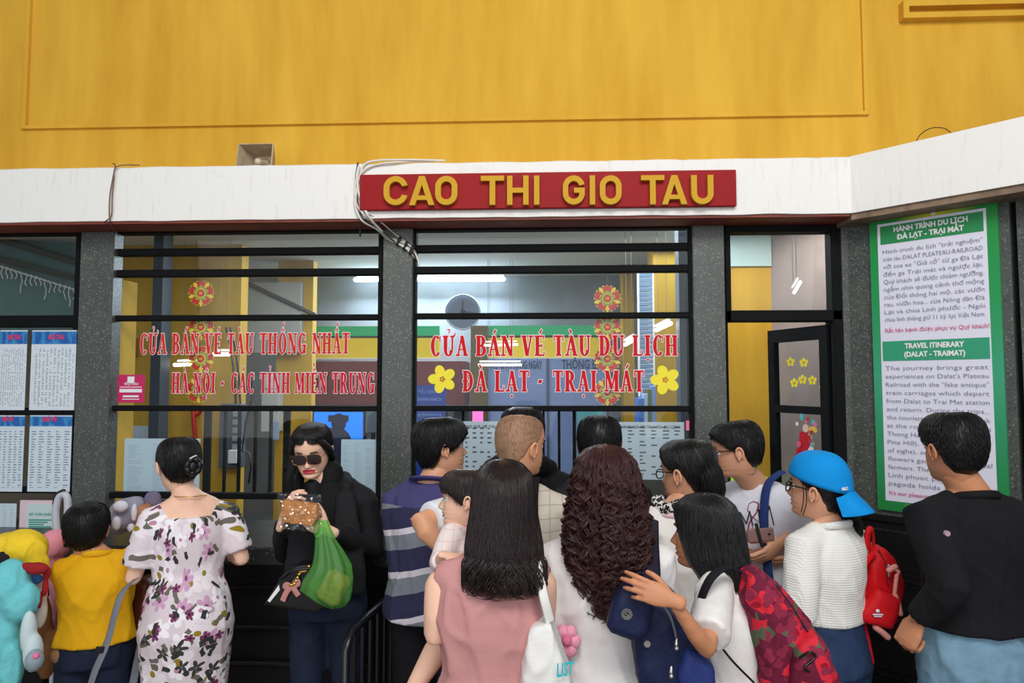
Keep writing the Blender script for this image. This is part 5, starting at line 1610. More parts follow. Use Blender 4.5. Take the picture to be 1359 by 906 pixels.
    def face(s, closed=False):
        k = s.hs
        for sx in (-1, 1):
            q = MB()
            q.ball(s.hw((sx * .0300, .0735, .0)), (.0118 * k,) * 3, nu=14, nv=10)
            # iris as a shallow cap on the front of the eyeball
            q.ball(s.hw((sx * .0300, .0785, -.0008)), (.0075 * k,) * 3, mi=1, nu=10, nv=8)
            q.build('eye', [EYEW, EYED], s.root, smooth=True)
            # lids
            q = MB()
            pts = [s.hw((sx * (.030 + .0155 * t), .0845 - .007 * t * t * (1.5 if t > 0 else 1), .0062 * (1 - t * t) - .0005)) for t in np.linspace(-1, 1, 9)]
            q.tube(pts, [.0012 * k] + [.0018 * k] * 7 + [.0012 * k], 6); q.build('eyelashes', EYED, s.root, smooth=True)
            q = MB()
            pts = [s.hw((sx * (.031 + .019 * t), .0945 - .0055 * (t + .3) ** 2 * 1.6, .0225 + .003 * (1 - (t - .2) ** 2))) for t in np.linspace(-1, 1, 9)]
            q.tube(pts, [(.0025 * k, .0016 * k)] + [(.0035 * k, .002 * k)] * 6 + [(.002 * k, .0015 * k)] * 2, 6, ref=(0, 0, 1)); q.build('eyebrow', s.browm if hasattr(s, 'browm') else EYED, s.root, smooth=True)

    def hair(s, kind, mat_, th=.014, top=.010, N=500, length=.03, seed=1, lift=.004, sweep=0.0, rad=.0009, lump=.002, extra=None, name='hair'):
        mb = hair_cap(kind, th, top, lump=lump, seed=seed)
        short_strands(mb, kind, th, top, int(N * 1.7), length, seed, rad, lift, sweep)
        if extra: extra(mb)
        q = MB(); q.add(xform(mb.verts(), s.HR, s.hc, s.hs), mb.f)
        return q.build(name, mat_, s.root, smooth=True)

    def pants(s, mat_, top=1.02, r=(.098, .062, .052), name='trousers', amp=.006, seed=0, waist=.012):
        q = MB(); k = s.s
        s.torso(q, .010, .86, top, 0)
        for sg in (-1, 1):
            hp_ = s.P(sg * .085, 0, .90); kn = s.P(sg * .10, .012, .48); an = s.P(sg * .11, -.01, .10)
            q.tube([hp_ + Vector((0, 0, .02)), hp_.lerp(kn, .3), kn, kn.lerp(an, .5), an], [r[0] * k, r[0] * .92 * k, r[1] * k, r[2] * 1.02 * k, r[2] * k], 16)
        o = cloth_obj(name, q, mat_, s.root, .011, 3, amp, seed, 1.2, 1.6)
        return o

    def shoes(s, mat_):
        k = s.s
        for sg in (-1, 1):
            an = s.P(sg * .11, -.01, .09); q = MB()
            q.tube([an - s.Fw * .05 * k + Vector((0, 0, -.046 * k)), an + s.Fw * .04 * k + Vector((0, 0, -.04 * k)), an + s.Fw * .12 * k + Vector((0, 0, -.052 * k)), an + s.Fw * .175 * k + Vector((0, 0, -.060 * k))],
                   [(.038 * k, .042 * k), (.044 * k, .046 * k), (.048 * k, .034 * k), (.040 * k, .024 * k)], 16, ref=s.R)
            V = q.verts().copy(); V[:, 2] = np.maximum(V[:, 2], .004); q.v = [V]
            q.build('shoe', mat_, s.root, smooth=True)

    def top(s, mat_, name='shirt', grow=.018, zlo=.92, zhi=1.425, hem=.02, sleeves=(.55, .55), r0=.066, r1=.070, rw=.045, amp=.005, seed=0, voxel=.0085, kx=1.0, kz=1.0, uv=False, smooth=3, extra=None, collar=True, label=None):
        q = MB(); s.torso(q, grow, zlo, zhi, hem, 32)
        k = s.s
        for side, u in zip(('L', 'R'), sleeves):
            if collar:
                q.tube([s.neck0 + Vector((0, 0, -.022 * k)) - s.R * (.02 if side == 'R' else -.02), s.sh[side].lerp(s.neck0, .5) + Vector((0, 0, .006 * k)), s.sh[side] + Vector((0, 0, -.006))], [.050 * k, .050 * k, .056 * k], 14)
            if u: s.sleeve(q, side, u, r0, r1, rw)
        if extra: extra(q)
        u_ = (s.base.x, s.base.y, math.radians(s.yaw)) if uv else None
        return cloth_obj(name, q, mat_, s.root, voxel, smooth, amp, seed, kx, kz, uv=u_, label=label)

    def neck_ring(s, mat_, r=.066, th=.008, dz=0.0, name='collar', h=.014, dy=.0):
        q = MB(); c = s.neck0 + Vector((0, 0, -.008 * s.s + dz)) + s.Fw * dy
        n = 24; pts = [c + s.R * (r * s.s * math.cos(2 * PI * i / n)) + s.Fw * (r * s.s * 1.0 * math.sin(2 * PI * i / n)) + Vector((0, 0, -.018 * math.sin(2 * PI * i / n))) for i in range(n + 1)]
        q.tube(pts, [(th, h)] * (n + 1), 8, ref=(0, 0, 1) if False else None, cap=False)
        return q.build(name, mat_, s.root, smooth=True)


def band(name, pts, w_, t, mat_, parent, ref=(0, 1, 0), n=10, sm=8):
    """flat strap along a smooth path"""
    q = MB(); P = smooth_path(pts, sm); q.tube(P, [(w_ / 2, t / 2)] * len(P), n, ref=ref, phase=0.0)
    return q.build(name, mat_, parent, smooth=True)


SKIN_MID = skin_mat('skin_warm', srgb(214, 158, 126)); SKIN_PALE = skin_mat('skin_pale', srgb(236, 190, 164)); SKIN_TAN = skin_mat('skin_tan', srgb(196, 134, 98))
LIP = M('lip', srgb(176, 92, 84), .4); LIPR = M('lip_red', srgb(188, 40, 60), .35)
EYEW = M('eye_white', srgb(236, 232, 228), .2); EYED = M('eye_dark', srgb(28, 20, 18), .25)
HBLK = M('black_hair', srgb(18, 16, 18), .42, spec=.4); HBRN = M('dark_brown_hair', srgb(34, 22, 22), .30, spec=.5); HCUR = M('curly_auburn_hair', srgb(58, 26, 26), .45, var=.3, vscale=12)
HGRY = M('thin_grey_hair', srgb(158, 122, 94), .7, var=.22, vscale=16)


def on_surf(ob, px, py, off=.002):
    """point on the front of an already built garment, along the line of sight"""
    from mathutils.bvhtree import BVHTree
    key = ob.name
    if key not in _BV:
        me = ob.data; w0 = wloc(ob)
        _BV[key] = BVHTree.FromPolygons([tuple(v.co + w0) for v in me.vertices], [tuple(p.vertices) for p in me.polygons])
    o = Vector(cam.location); d = (at(px, py, 2.0) - o).normalized()
    h = _BV[key].ray_cast(o, d)
    return (h[0] - d * off) if h[0] is not None else None


_BV = {}


def drawn(name, ob, strokes, r, mat_, parent, n=8):
    """printed strokes laid on a garment: flat ribbons following its surface"""
    q = MB()
    for st in strokes:
        P = []
        for (a, b), (c, d) in zip(st[:-1], st[1:]):
            for k in range(n): P.append((a + (c - a) * k / n, b + (d - b) * k / n))
        P.append(st[-1]); P = [on_surf(ob, *p) for p in P]; P = [p for p in P if p is not None]
        if len(P) > 2: q.tube(P, [(r, r * .5)] * len(P), 6, ref=(1, 0, 0))
    return q.build(name, mat_, parent)
# ------------------------------------------------------------------ fabrics
def cloth(name, c, rough=.85, var=.05, bump=.25, bscale=220): return M(name, c, rough, var=var, vscale=9, bump=bump, bscale=bscale, spec=.2)
JEAN_D = cloth('dark_denim', srgb(30, 38, 58), var=.2); JEAN_L = cloth('faded_denim', srgb(116, 150, 172), var=.22); JEAN_M = cloth('blue_denim', srgb(44, 60, 92), var=.2)
BLKC = cloth('black_cloth', srgb(20, 20, 22), .8, .1); BLKT = cloth('black_trouser_cloth', srgb(26, 26, 30), .8, .1)
SHOE = M('dark_shoe_leather', srgb(34, 28, 26), .45); SHOEW = M('white_sneaker', srgb(220, 218, 214), .6)


def m_stripes():
    k = NT('striped_polo_knit'); o = k.obj(); s_ = k.n('ShaderNodeSeparateXYZ'); k.l(o, s_.inputs[0])
    nz = k.n('ShaderNodeTexNoise', i_Scale=2.5); k.l(o, nz.inputs['Vector'])
    # bands follow the drape: a little lower at the sides, as cut
    z = k.math('ADD', s_.outputs[2], k.math('MULTIPLY', k.math('ABSOLUTE', s_.outputs[0]), .10))
    z = k.math('SUBTRACT', z, k.math('MULTIPLY', s_.outputs[0], .16))
    z = k.math('ADD', z, k.math('MULTIPLY', nz.outputs[0], .02))
    f = k.math('FRACT', k.math('DIVIDE', k.math('SUBTRACT', z, STR0), .172))
    nv, wh, gr = srgb(44, 42, 76), srgb(214, 206, 216), srgb(124, 130, 140)
    c = k.ramp(f, [(0.0, nv), (.40, gr), (.42, gr), (.76, wh), (.78, wh), (.90, nv)], 'CONSTANT')
    up = k.math('GREATER_THAN', s_.outputs[2], STR1)
    k.l(k.mix(up, c, srgb(66, 60, 108)), k.b.inputs['Base Color']); k.b.inputs['Roughness'].default_value = .9
    n2 = k.n('ShaderNodeTexNoise', i_Scale=240.0); k.l(o, n2.inputs['Vector']); k.bump(n2.outputs[0], .2, .003)
    return k.m


def m_floral(name, base, layers, attr=None):
    """flat textile print: rosettes round voronoi points; layers: (scale, petals, colour, centre colour, keep, radius)"""
    k = NT(name)
    if attr: a = k.n('ShaderNodeAttribute'); a.attribute_name = attr; co = a.outputs['Vector']
    else: co = k.obj()
    c = base
    for i, (sc, pet, col, cen, keep, rad, sq) in enumerate(layers):
        mp = k.n('ShaderNodeMapping'); mp.inputs['Location'].default_value = (i * 3.7, i * 1.3, 0 if attr else i * 2.2); k.l(co, mp.inputs[0])
        nz = k.n('ShaderNodeTexNoise', i_Scale=9.0, i_Detail=2.0); k.l(mp.outputs[0], nz.inputs['Vector'])
        ad = k.n('ShaderNodeVectorMath', operation='MULTIPLY_ADD'); k.l(nz.outputs['Color'], ad.inputs[0]); ad.inputs[1].default_value = (.05, .05, .05); k.l(mp.outputs[0], ad.inputs[2])
        v = k.n('ShaderNodeTexVoronoi', voronoi_dimensions='2D' if attr else '3D', i_Scale=sc); k.l(ad.outputs[0], v.inputs['Vector'])
        sb = k.n('ShaderNodeVectorMath', operation='SUBTRACT'); k.l(ad.outputs[0], sb.inputs[0]); k.l(v.outputs['Position'], sb.inputs[1])
        sp = k.n('ShaderNodeSeparateXYZ'); k.l(sb.outputs[0], sp.inputs[0])
        sx, sy = (sp.outputs[0], sp.outputs[1]) if attr else (sp.outputs[0], sp.outputs[2])
        sc_ = k.n('ShaderNodeSeparateColor'); k.l(v.outputs['Color'], sc_.inputs[0])
        an = k.math('ADD', k.math('ARCTAN2', sy, sx), k.math('MULTIPLY', sc_.outputs[1], 6.28))
        rr = k.math('SQRT', k.math('ADD', k.math('MULTIPLY', sx, sx), k.math('MULTIPLY', sy, sy)))
        pl = k.math('ABSOLUTE', k.math('COSINE', k.math('MULTIPLY', an, pet / 2)))
        pl = k.math('ADD', k.math('MULTIPLY', k.math('POWER', pl, sq), 1 - .35), .35)
        lim = k.math('MULTIPLY', pl, rad)
        kp = k.math('LESS_THAN', sc_.outputs[0], keep)
        m_ = k.math('MULTIPLY', k.math('LESS_THAN', rr, lim), kp)
        c = k.mix(m_, c, col)
        if cen: c = k.mix(k.math('MULTIPLY', k.math('LESS_THAN', rr, rad * .22), kp), c, cen)
    k.l(c, k.b.inputs['Base Color']); k.b.inputs['Roughness'].default_value = .8; k.b.inputs['Specular IOR Level'].default_value = .2
    return k.m


def m_plaid(name, a, b_, sc=22):
    k = NT(name); o = k.obj(); s_ = k.n('ShaderNodeSeparateXYZ'); k.l(o, s_.inputs[0])
    m1 = k.math('LESS_THAN', k.math('FRACT', k.math('MULTIPLY', s_.outputs[0], sc)), .07); m2 = k.math('LESS_THAN', k.math('FRACT', k.math('MULTIPLY', s_.outputs[2], sc)), .07)
    k.l(k.mix(k.math('MAXIMUM', m1, m2), a, b_), k.b.inputs['Base Color']); k.b.inputs['Roughness'].default_value = .85
    return k.m


def m_waffle(name, col):
    k = NT(name); o = k.obj(); s_ = k.n('ShaderNodeSeparateXYZ'); k.l(o, s_.inputs[0]); k.b.inputs['Base Color'].default_value = col; k.b.inputs['Roughness'].default_value = .9
    u = k.math('ADD', s_.outputs[0], s_.outputs[1])
    h = k.math('ADD', k.math('SINE', k.math('MULTIPLY', u, 760.0)), k.math('SINE', k.math('MULTIPLY', s_.outputs[2], 760.0)))
    k.bump(h, .3, .003); return k.m


def long_hair(P, mat_, prof_, N=700, K=20, seed=1, wave=.0, curl=0.0, clen=.05, ends=(.85, 1.0), rad=.0016, kind='long', th=.012, top=.012, sway=(0, 0), sides=3, fly=0.0, name='hair', shell=.90, clump=1, amax=None):
    """prof_: (z below/above the head centre, half width, half depth, y centre) from the crown to the tips"""
    r = np.random.default_rng(seed)
    pz = -np.array([p[0] for p in prof_]); pw_ = np.array([p[1] for p in prof_]); pd = np.array([p[2] for p in prof_]); py_ = np.array([p[3] for p in prof_])
    az = np.array([.07, .045, -.02, -.08, -.12, -.2]); aa_ = np.array([0.12, .62, .90, 1.08, 1.28, 1.5])
    amin = lambda z: np.interp(-z, -az, aa_)
    ztop = prof_[0][0]; zend = prof_[-1][0]
    def pt(a, z, lam):
        w_ = np.interp(-z, pz, pw_) * lam; d = np.interp(-z, pz, pd) * lam; y = np.interp(-z, pz, py_)
        sx = np.interp(-z, [-.1, .1, .6], [0, 0, 1])
        return np.stack([w_ * np.sin(a) + sway[0] * sx, y + d * np.cos(a) + sway[1] * sx, z + 0 * a], -1)
    mb = MB()
    rows, n = 30, 40; V = []
    zz = ztop - (ztop - zend * .97) * np.linspace(0, 1, rows + 1) ** 1.3
    for z in zz:
        am = float(amin(z)); a = np.linspace(am, 2 * PI - am, n); V.append(pt(a, np.full(n, z), shell))
    Fc = [(i * n + j, i * n + (j + 1) % n, (i + 1) * n + (j + 1) % n, (i + 1) * n + j) for i in range(rows) for j in range(n)]
    Fc += [tuple(range(n - 1, -1, -1)), tuple(rows * n + j for j in range(n))]
    mb.add(np.concatenate(V), Fc)
    s_ = np.linspace(0, 1, K) ** .9
    Pa = np.zeros((N, K, 3))
    for i in range(N):
        if i % clump == 0:
            a0 = r.uniform(0, 2 * PI); lam = r.uniform(shell, 1.03); e = r.uniform(*ends); ph = r.uniform(0, 2 * PI); cl_ = clen * r.uniform(.6, 1.7); cu_ = curl * r.uniform(.5, 1.5); sg = r.choice((-1, 1)); z0 = ztop - (ztop - zend) * .02 * r.uniform(0, 3); wp = r.uniform(0, 6)
        aj = a0 + r.normal(0, .035 if clump > 1 else 0); lj = lam + r.normal(0, .012 if clump > 1 else 0)
        z = z0 + (zend * e - z0) * s_
        am = amin(z); t = (aj % (2 * PI)); t = np.full(K, t)
        a = np.where(t < PI, np.maximum(t, am), np.minimum(t, 2 * PI - am))
        a = a + wave * np.sin(z * 40 + wp) * s_
        q = pt(a, z, lj + fly * s_ * r.uniform(-1, 1))
        if curl:
            am_ = cu_ * np.clip(s_ * 3, .15, 1); w_ = 2 * PI * z / cl_ * sg + ph + .6 * np.sin(z * 23 + ph)
            q[:, 0] += am_ * np.cos(w_); q[:, 1] += am_ * np.sin(w_)
        Pa[i] = q
    taper = np.where(s_ > .85, 1 - (s_ - .85) / .15 * .8, 1.0)
    strands(mb, Pa, taper * rad, sides)
    Ry = rotm(P.hyaw)
    q = MB(); q.add(xform(mb.verts(), Ry, P.hc, P.hs), mb.f)
    return q.build(name, mat_, P.root, smooth=True)


def tail(P, name, pts, rads, mat_, N=160, seed=2, rad=.0016):
    """bunch of hair along a path (world points)"""
    C = np.array([tuple(p) for p in smooth_path(pts, 7)]); K = len(C)
    R_ = np.interp(np.linspace(0, 1, K), np.linspace(0, 1, len(rads)), rads)
    q = MB(); q.tube(C, [max(.002, v * .82) for v in R_], 14)
    r = np.random.default_rng(seed); T = np.gradient(C, axis=0); T /= np.linalg.norm(T, axis=1, keepdims=True)
    S = np.cross(T, (0.1, 1, .05)); S /= np.linalg.norm(S, axis=1, keepdims=True); O_ = np.cross(T, S)
    a = r.uniform(0, 2 * PI, (N, 1)); l = np.sqrt(r.uniform(.6, 1.15, (N, 1))) * R_[None]
    a = a + np.linspace(0, 1, K)[None] * r.uniform(-.6, .6, (N, 1))
    Pa = C[None] + S[None] * (np.cos(a) * l)[..., None] + O_[None] * (np.sin(a) * l)[..., None]
    strands(q, Pa, np.linspace(1, .5, K) * rad, 3)
    return q.build(name, mat_, P.root, smooth=True)


def glasses(P, rimmat, lensmat=None, w_=.058, h_=.036, y=.098, thick=.0016, name='spectacles', tint=False):
    g = empty(name, P.root.location) if False else None
    k = P.hs
    q = MB()
    for sx in (-1, 1):
        n = 20; cx_ = sx * .033
        pts = []
        for i in range(n + 1):
            t = 2 * PI * i / n; c, s_ = math.cos(t), math.sin(t)
            x = cx_ + w_ / 2 * np.sign(c) * abs(c) ** .7; z = -.004 + h_ / 2 * np.sign(s_) * abs(s_) ** .7
            pts.append(P.hw((x, y - .10 * max(0, abs(x) - .03), z)))
        q.tube(pts, thick * k, 6, cap=False)
        q.tube([P.hw((cx_ + sx * w_ / 2, y - .004, .006)), P.hw((sx * .076, .07, .008)), P.hw((sx * .083, .0, .004)), P.hw((sx * .082, -.02, -.006))], thick * k, 6)
    q.tube([P.hw((-.006, y, .002)), P.hw((0, y + .003, .005)), P.hw((.006, y, .002))], thick * k, 6)
    o = q.build(name, rimmat, P.root, smooth=True)
    if lensmat:
        for sx in (-1, 1):
            n = 20; V = [P.hw((sx * .033, y + .001 - .10 * .003, -.004))]
            for i in range(n):
                t = 2 * PI * i / n; c, s_ = math.cos(t), math.sin(t); x = sx * .033 + w_ / 2 * np.sign(c) * abs(c) ** .7
                V.append(P.hw((x, y - .10 * max(0, abs(x) - .03), -.004 + h_ / 2 * np.sign(s_) * abs(s_) ** .7)))
            b = MB(); b.add([tuple(v) for v in V], [(0, i + 1, (i + 1) % n + 1) for i in range(n)]); b.build('lens', lensmat, o)
    return o


# ================================================================== 1 boy in yellow
DYO = 0.19
b1 = Person('small boy in yellow t-shirt and jeans reaching up beside the grey pillar', 117, 664, 2.66, 24, 22, 6, hs=.90, bpx=131, width=1.02, depth=1.1, skin=SKIN_TAN)
b1.arms = {'R': (at(184, 712, 2.78), at(186, 694, 2.84)), 'L': (at(100, 765, 2.70), at(114, 770, 2.88))}
b1.body(hands={'R': dict(dir=(0, .5, .8), palm=(-.2, .9, -.4), curl=(45, 50, 30))})
b1.hair('short', HBLK, .013, .006, N=1500, length=.022, seed=3)
b1.top(cloth('sunny_yellow_jersey', srgb(226, 170, 22)), 't_shirt', grow=.018, zlo=.97, hem=.025, sleeves=(.75, .55), r0=.072, r1=.074, amp=.008, seed=2)
b1.neck_ring(cloth('sunny_yellow_jersey', (0, 0, 0, 1)), .068)
b1.pants(JEAN_D, 1.06); b1.shoes(SHOEW)

# ================================================================== 2 woman in floral dress
DYO = 0.16
FLO = m_floral('floral_dress_print', srgb(222, 208, 214), [
    (9.0, 5, srgb(236, 226, 232), srgb(150, 130, 40), .8, .060, .6), (10.0, 6, srgb(206, 160, 190), srgb(130, 80, 110), .42, .042, .7), (24.0, 2, srgb(110, 106, 96), None, .22, .024, 2.5), (13.0, 5, srgb(246, 240, 244), srgb(196, 140, 170), .35, .040, .6),
    (15.0, 5, srgb(66, 62, 62), srgb(100, 106, 92), .20, .030, 1.4), (17.0, 5, srgb(122, 60, 96), srgb(60, 20, 44), .17, .020, .6), (28.0, 2, srgb(54, 58, 56), None, .17, .024, 3.0)], 'wrap')
w2_ = Person('woman in pale floral dress with black hair bun, back turned at the counter', 238, 577, 2.74, 26, 40, -6, sex='f', hs=.96, bpx=252, bY=2.72, width=1.06, depth=1.0, skin=SKIN_PALE)
w2_.arms = {'L': (at(176, 768, 2.62), at(190, 742, 2.9)), 'R': (at(322, 742, 2.78), at(306, 738, 3.02))}
w2_.body()
zl = 0.50
w2_.top(FLO, 'dress', grow=.014, zlo=zl, zhi=1.35, hem=.0, sleeves=(.80, .80), r0=.062, r1=.066, amp=.005, seed=5, uv=True, collar=False,
        extra=lambda q: (q.tube([w2_.sh['L'] + w2_.R * .05 + Vector((0, 0, .0)), w2_.sh['L'] + Vector((0, 0, -.01))], [.048, .056], 14), q.tube([w2_.sh['R'] - w2_.R * .05 + Vector((0, 0, .0)), w2_.sh['R'] + Vector((0, 0, -.01))], [.048, .056], 14),
                         q.tube([w2_.P(0, -.02, .98), w2_.P(0, -.03, .88), w2_.P(0, -.01, .6)], [(.19 * w2_.w, .14), (.205 * w2_.w, .155), (.18 * w2_.w, .13)], 28, ref=w2_.R)))
def bun(mb):
    mb.ball((.028, -.118, -.010), (.036, .030, .040)); r = np.random.default_rng(3)
    for k in range(7):
        a = k * .9; mb.tube([(.028 + .026 * math.cos(a + t), -.122 - .022 * math.sin(t * 1.5), -.010 + .03 * math.sin(a + t)) for t in np.linspace(0, 2.2, 8)], [.006, .010, .012, .012, .012, .010, .008, .004], 8)
w2_.hair('back', HBLK, .011, .008, N=900, length=.05, seed=8, lift=.002, extra=bun, sweep=.12)
q = MB(); q.tube(smooth_path([w2_.hw((.050, -.112, .030)), w2_.hw((.036, -.150, .034)), w2_.hw((.012, -.156, .024))]), .003, 6); q.build('hair_clip', M('pearl_clip', srgb(226, 220, 214), .2), w2_.root, smooth=True)
q = MB(); c = w2_.neck0 + Vector((0, 0, .025)); q.tube([c + w2_.R * (.062 * math.cos(t)) + w2_.Fw * (.062 * math.sin(t)) + Vector((0, 0, -.012 + .0 * t)) for t in np.linspace(PI * .98, PI * 2.02, 18)], .0022, 6); q.build('necklace', M('gold_chain', srgb(220, 180, 90), .25, metal=1), w2_.root, smooth=True)
w2_.shoes(SHOE)
# shoulder bag with a grey strap at her left side
hb2 = empty('shoulder_bag', at(188, 800, 2.86).xy.to_3d() + Vector((0, 0, .9)), 'brown shoulder bag with long grey strap hanging between the boy and floral dress', 'bag')
q = MB(); a, c = at(179, 838, 2.86), at(208, 765, 2.86); q.box((a.x, 2.80 + DYO, a.z), (c.x, 2.93 + DYO, c.z), bev=.02); V, Fc = remeshed(q, .008, 5); q = MB(); q.add(V, Fc); q.build('bag_body', M('brown_leather', srgb(96, 44, 32), .4), hb2, smooth=True)
q = MB(); q.tube(smooth_path([at(180, 768, 2.56), at(160, 790, 2.46), at(143, 850, 2.42), at(122, 902, 2.40), at(112, 960, 2.42), at(150, 1010, 2.5), at(190, 838, 2.79)]), [(.0185, .0022)] * 49, 8, ref=(1, -.2, .4)); q.build('strap', cloth('grey_webbing', srgb(120, 122, 130)), hb2, smooth=True)
q = MB(); q.box(tuple(at(133, 862, 2.412) + Vector((-.016, -.006, -.012))), tuple(at(133, 862, 2.412) + Vector((.016, .006, .012))), bev=.003); q.build('strap_slider', M('dark_steel', srgb(60, 60, 66), .3, metal=.8), hb2)

# ================================================================== 3 woman in black
DYO = 0.14
w3_ = Person('woman in black jacket and sunglasses facing the camera, holding packed bread', 418, 559, 2.84, 190, 184, -15, 3, sex='f', hs=.92, bpx=438, width=1.0, skin=SKIN_PALE)
w3_.lip = LIPR
w3_.hc += Vector((0, -.03, -.004))
w3_.arms = {'R': (at(379, 738, 2.92), at(374, 692, 2.66)), 'L': (at(496, 728, 2.86), at(436, 704, 2.60))}
w3_.body(hands={'R': dict(dir=(.25, -.12, .75), palm=(.85, .25, -.1), curls=((20, 35, 20), (25, 40, 25), (32, 45, 25), (40, 50, 30)), thumb=42), 'L': dict(dir=(-.85, -.15, .42), palm=(-.15, .9, .25), curls=((22, 30, 20), (28, 35, 25), (34, 40, 25), (40, 45, 30)), thumb=45)})
w3_.top(BLKC, 'turtleneck', grow=.012, zlo=1.02, zhi=1.42, hem=0, sleeves=(0, 0), amp=.002, extra=lambda q: q.tube([w3_.neck0 + Vector((0, 0, -.03)), w3_.neck0 + Vector((0, -.006, .045))], [.062, .055], 18), smooth=2)
def jacket(q):
    # open front: two hanging panels and a folded hood behind the neck
    for sg in (-1, 1):
        q.tube([w3_.P(sg * .075, .075, 1.39), w3_.P(sg * .09, .12, 1.28), w3_.P(sg * .11, .13, 1.18), w3_.P(sg * .12, .132, 1.08), w3_.P(sg * .125, .12, .99)], [(.040, .016), (.055, .018), (.060, .018), (.062, .02), (.06, .02)], 12, ref=w3_.R)
    for sg in (-1, 1): q.tube([w3_.P(sg * .0, -.085, 1.42), w3_.P(sg * .065, -.04, 1.44), w3_.P(sg * .08, .035, 1.42), w3_.P(sg * .07, .09, 1.35)], [.038, .036, .030, .018], 12)
jk = MB()
for sd in ('L', 'R'):
    jk.tube([w3_.neck0 + Vector((0, 0, -.012)), w3_.sh[sd].lerp(w3_.neck0, .5) + Vector((0, 0, .008)), w3_.sh[sd]], [.05, .055, .062], 14)
    w3_.sleeve(jk, sd, 1.90, .066, .054, .040)
jk.tube([w3_.P(0, -.045, .97), w3_.P(0, -.045, 1.1), w3_.P(0, -.04, 1.28), w3_.P(0, -.03, 1.38)], [(.17 * w3_.w, .085), (.165 * w3_.w, .085), (.175 * w3_.w, .085), (.11 * w3_.w, .055)], 24, ref=w3_.R)
jacket(jk); cloth_obj('open_jacket', jk, cloth('black_jacket_cloth', srgb(27, 27, 30), .75), w3_.root, .0085, 3, .006, 11)
w3_.pants(JEAN_D, 1.04, r=(.092, .064, .052)); w3_.shoes(SHOE)
q = MB(); q.tube([w3_.P(sg, .128, 1.035) for sg in np.linspace(-.11, .11, 9)], [(.018, .006)] * 9, 8, ref=(0, 0, 1)); q.build('waistband', JEAN_M, w3_.root, smooth=True)
def sidehair(mb):
    r = np.random.default_rng(9)
    for sx in (-1, 1):
        mb.tube([(sx * .03, .075, .092), (sx * .066, .060, .060), (sx * .082, .02, .01), (sx * .080, -.03, -.05)], [.006, .016, .020, .018], 12)
    mb.tube([(.0, -.09, -.02), (-.03, -.10, -.08), (-.065, -.06, -.13)], [.05, .042, .03], 12)
w3_.hair('back', HBLK, .013, .010, N=900, length=.06, seed=5, lift=.002, sweep=.2, extra=sidehair)
tail(w3_, 'hair_tail', [w3_.hc + Vector((-.065, .03, -.02)), w3_.hc + Vector((-.070, .0, -.11)), w3_.hc + Vector((-.040, -.075, -.19)), w3_.hc + Vector((-.012, -.11, -.27))], [.03, .036, .030, .006], HBLK)
LENSD = M('dark_gradient_lens', srgb(38, 26, 34), .08, spec=.8)
glasses(w3_, M('gold_rim', srgb(170, 130, 80), .25, metal=1), LENSD, .064, .050, .1015, .0014, name='sunglasses')
# bread packet
pk = empty('bread_packet', at(398, 678, 2.56), 'clear plastic packet of golden bread held in both hands', 'bread')
q = MB(); pts = [at(*p, 2.55) for p in ((377, 662), (421, 668), (425, 682), (418, 697), (378, 692), (374, 678))]
q.prism([(p.x, p.z) for p in pts][::-1], (0, 2.535, 0), (1, 0, 0), (0, 0, 1), .045) if False else q.add([(p.x, 2.525 + DYO, p.z) for p in pts] + [(p.x, 2.57 + DYO, p.z) for p in pts], [tuple(range(6)), tuple(range(11, 5, -1))] + [(i, i + 6, (i + 1) % 6 + 6, (i + 1) % 6) for i in range(6)])
V, Fc = remeshed(q, .005, 4); V = fold(V, .004, 3, 4, 4); q = MB(); q.add(V, Fc); q.build('bread', M('golden_bread', srgb(196, 128, 62), .7, var=.35, vscale=45, bump=.5, bscale=90), pk, smooth=True)
kf = NT('clear_film')
for nd in list(kf.t.nodes):
    if nd != kf.out: kf.t.nodes.remove(nd)
tr = kf.n('ShaderNodeBsdfTransparent'); gl = kf.n('ShaderNodeBsdfGlossy'); gl.inputs['Roughness'].default_value = .08; mx = kf.n('ShaderNodeMixShader'); mx.inputs[0].default_value = .14
kf.l(tr.outputs[0], mx.inputs[1]); kf.l(gl.outputs[0], mx.inputs[2]); kf.l(mx.outputs[0], kf.out.inputs[0])
FILM = kf.m
q = MB(); nn = 22
V = []
for i in range(nn + 1):
    for j in range(nn + 1):
        p = at(371 + 58 * i / nn, 654 + 48 * j / nn + 4 * (i / nn) - 3, 2.55); n_ = mnoise.noise(Vector((i * .9, j * .9, 3))) + .6 * mnoise.noise(Vector((i * 1.9, j * 1.7, 8)))
        V.append((p.x, 2.512 + DYO + .012 * n_ + .014 * (abs(i / nn - .5) * 2) ** 4, p.z + .003 * n_))
q.add(V, [(i * (nn + 1) + j, i * (nn + 1) + j + 1, (i + 1) * (nn + 1) + j + 1, (i + 1) * (nn + 1) + j) for i in range(nn) for j in range(nn)]); q.build('crinkled_film', FILM, pk)
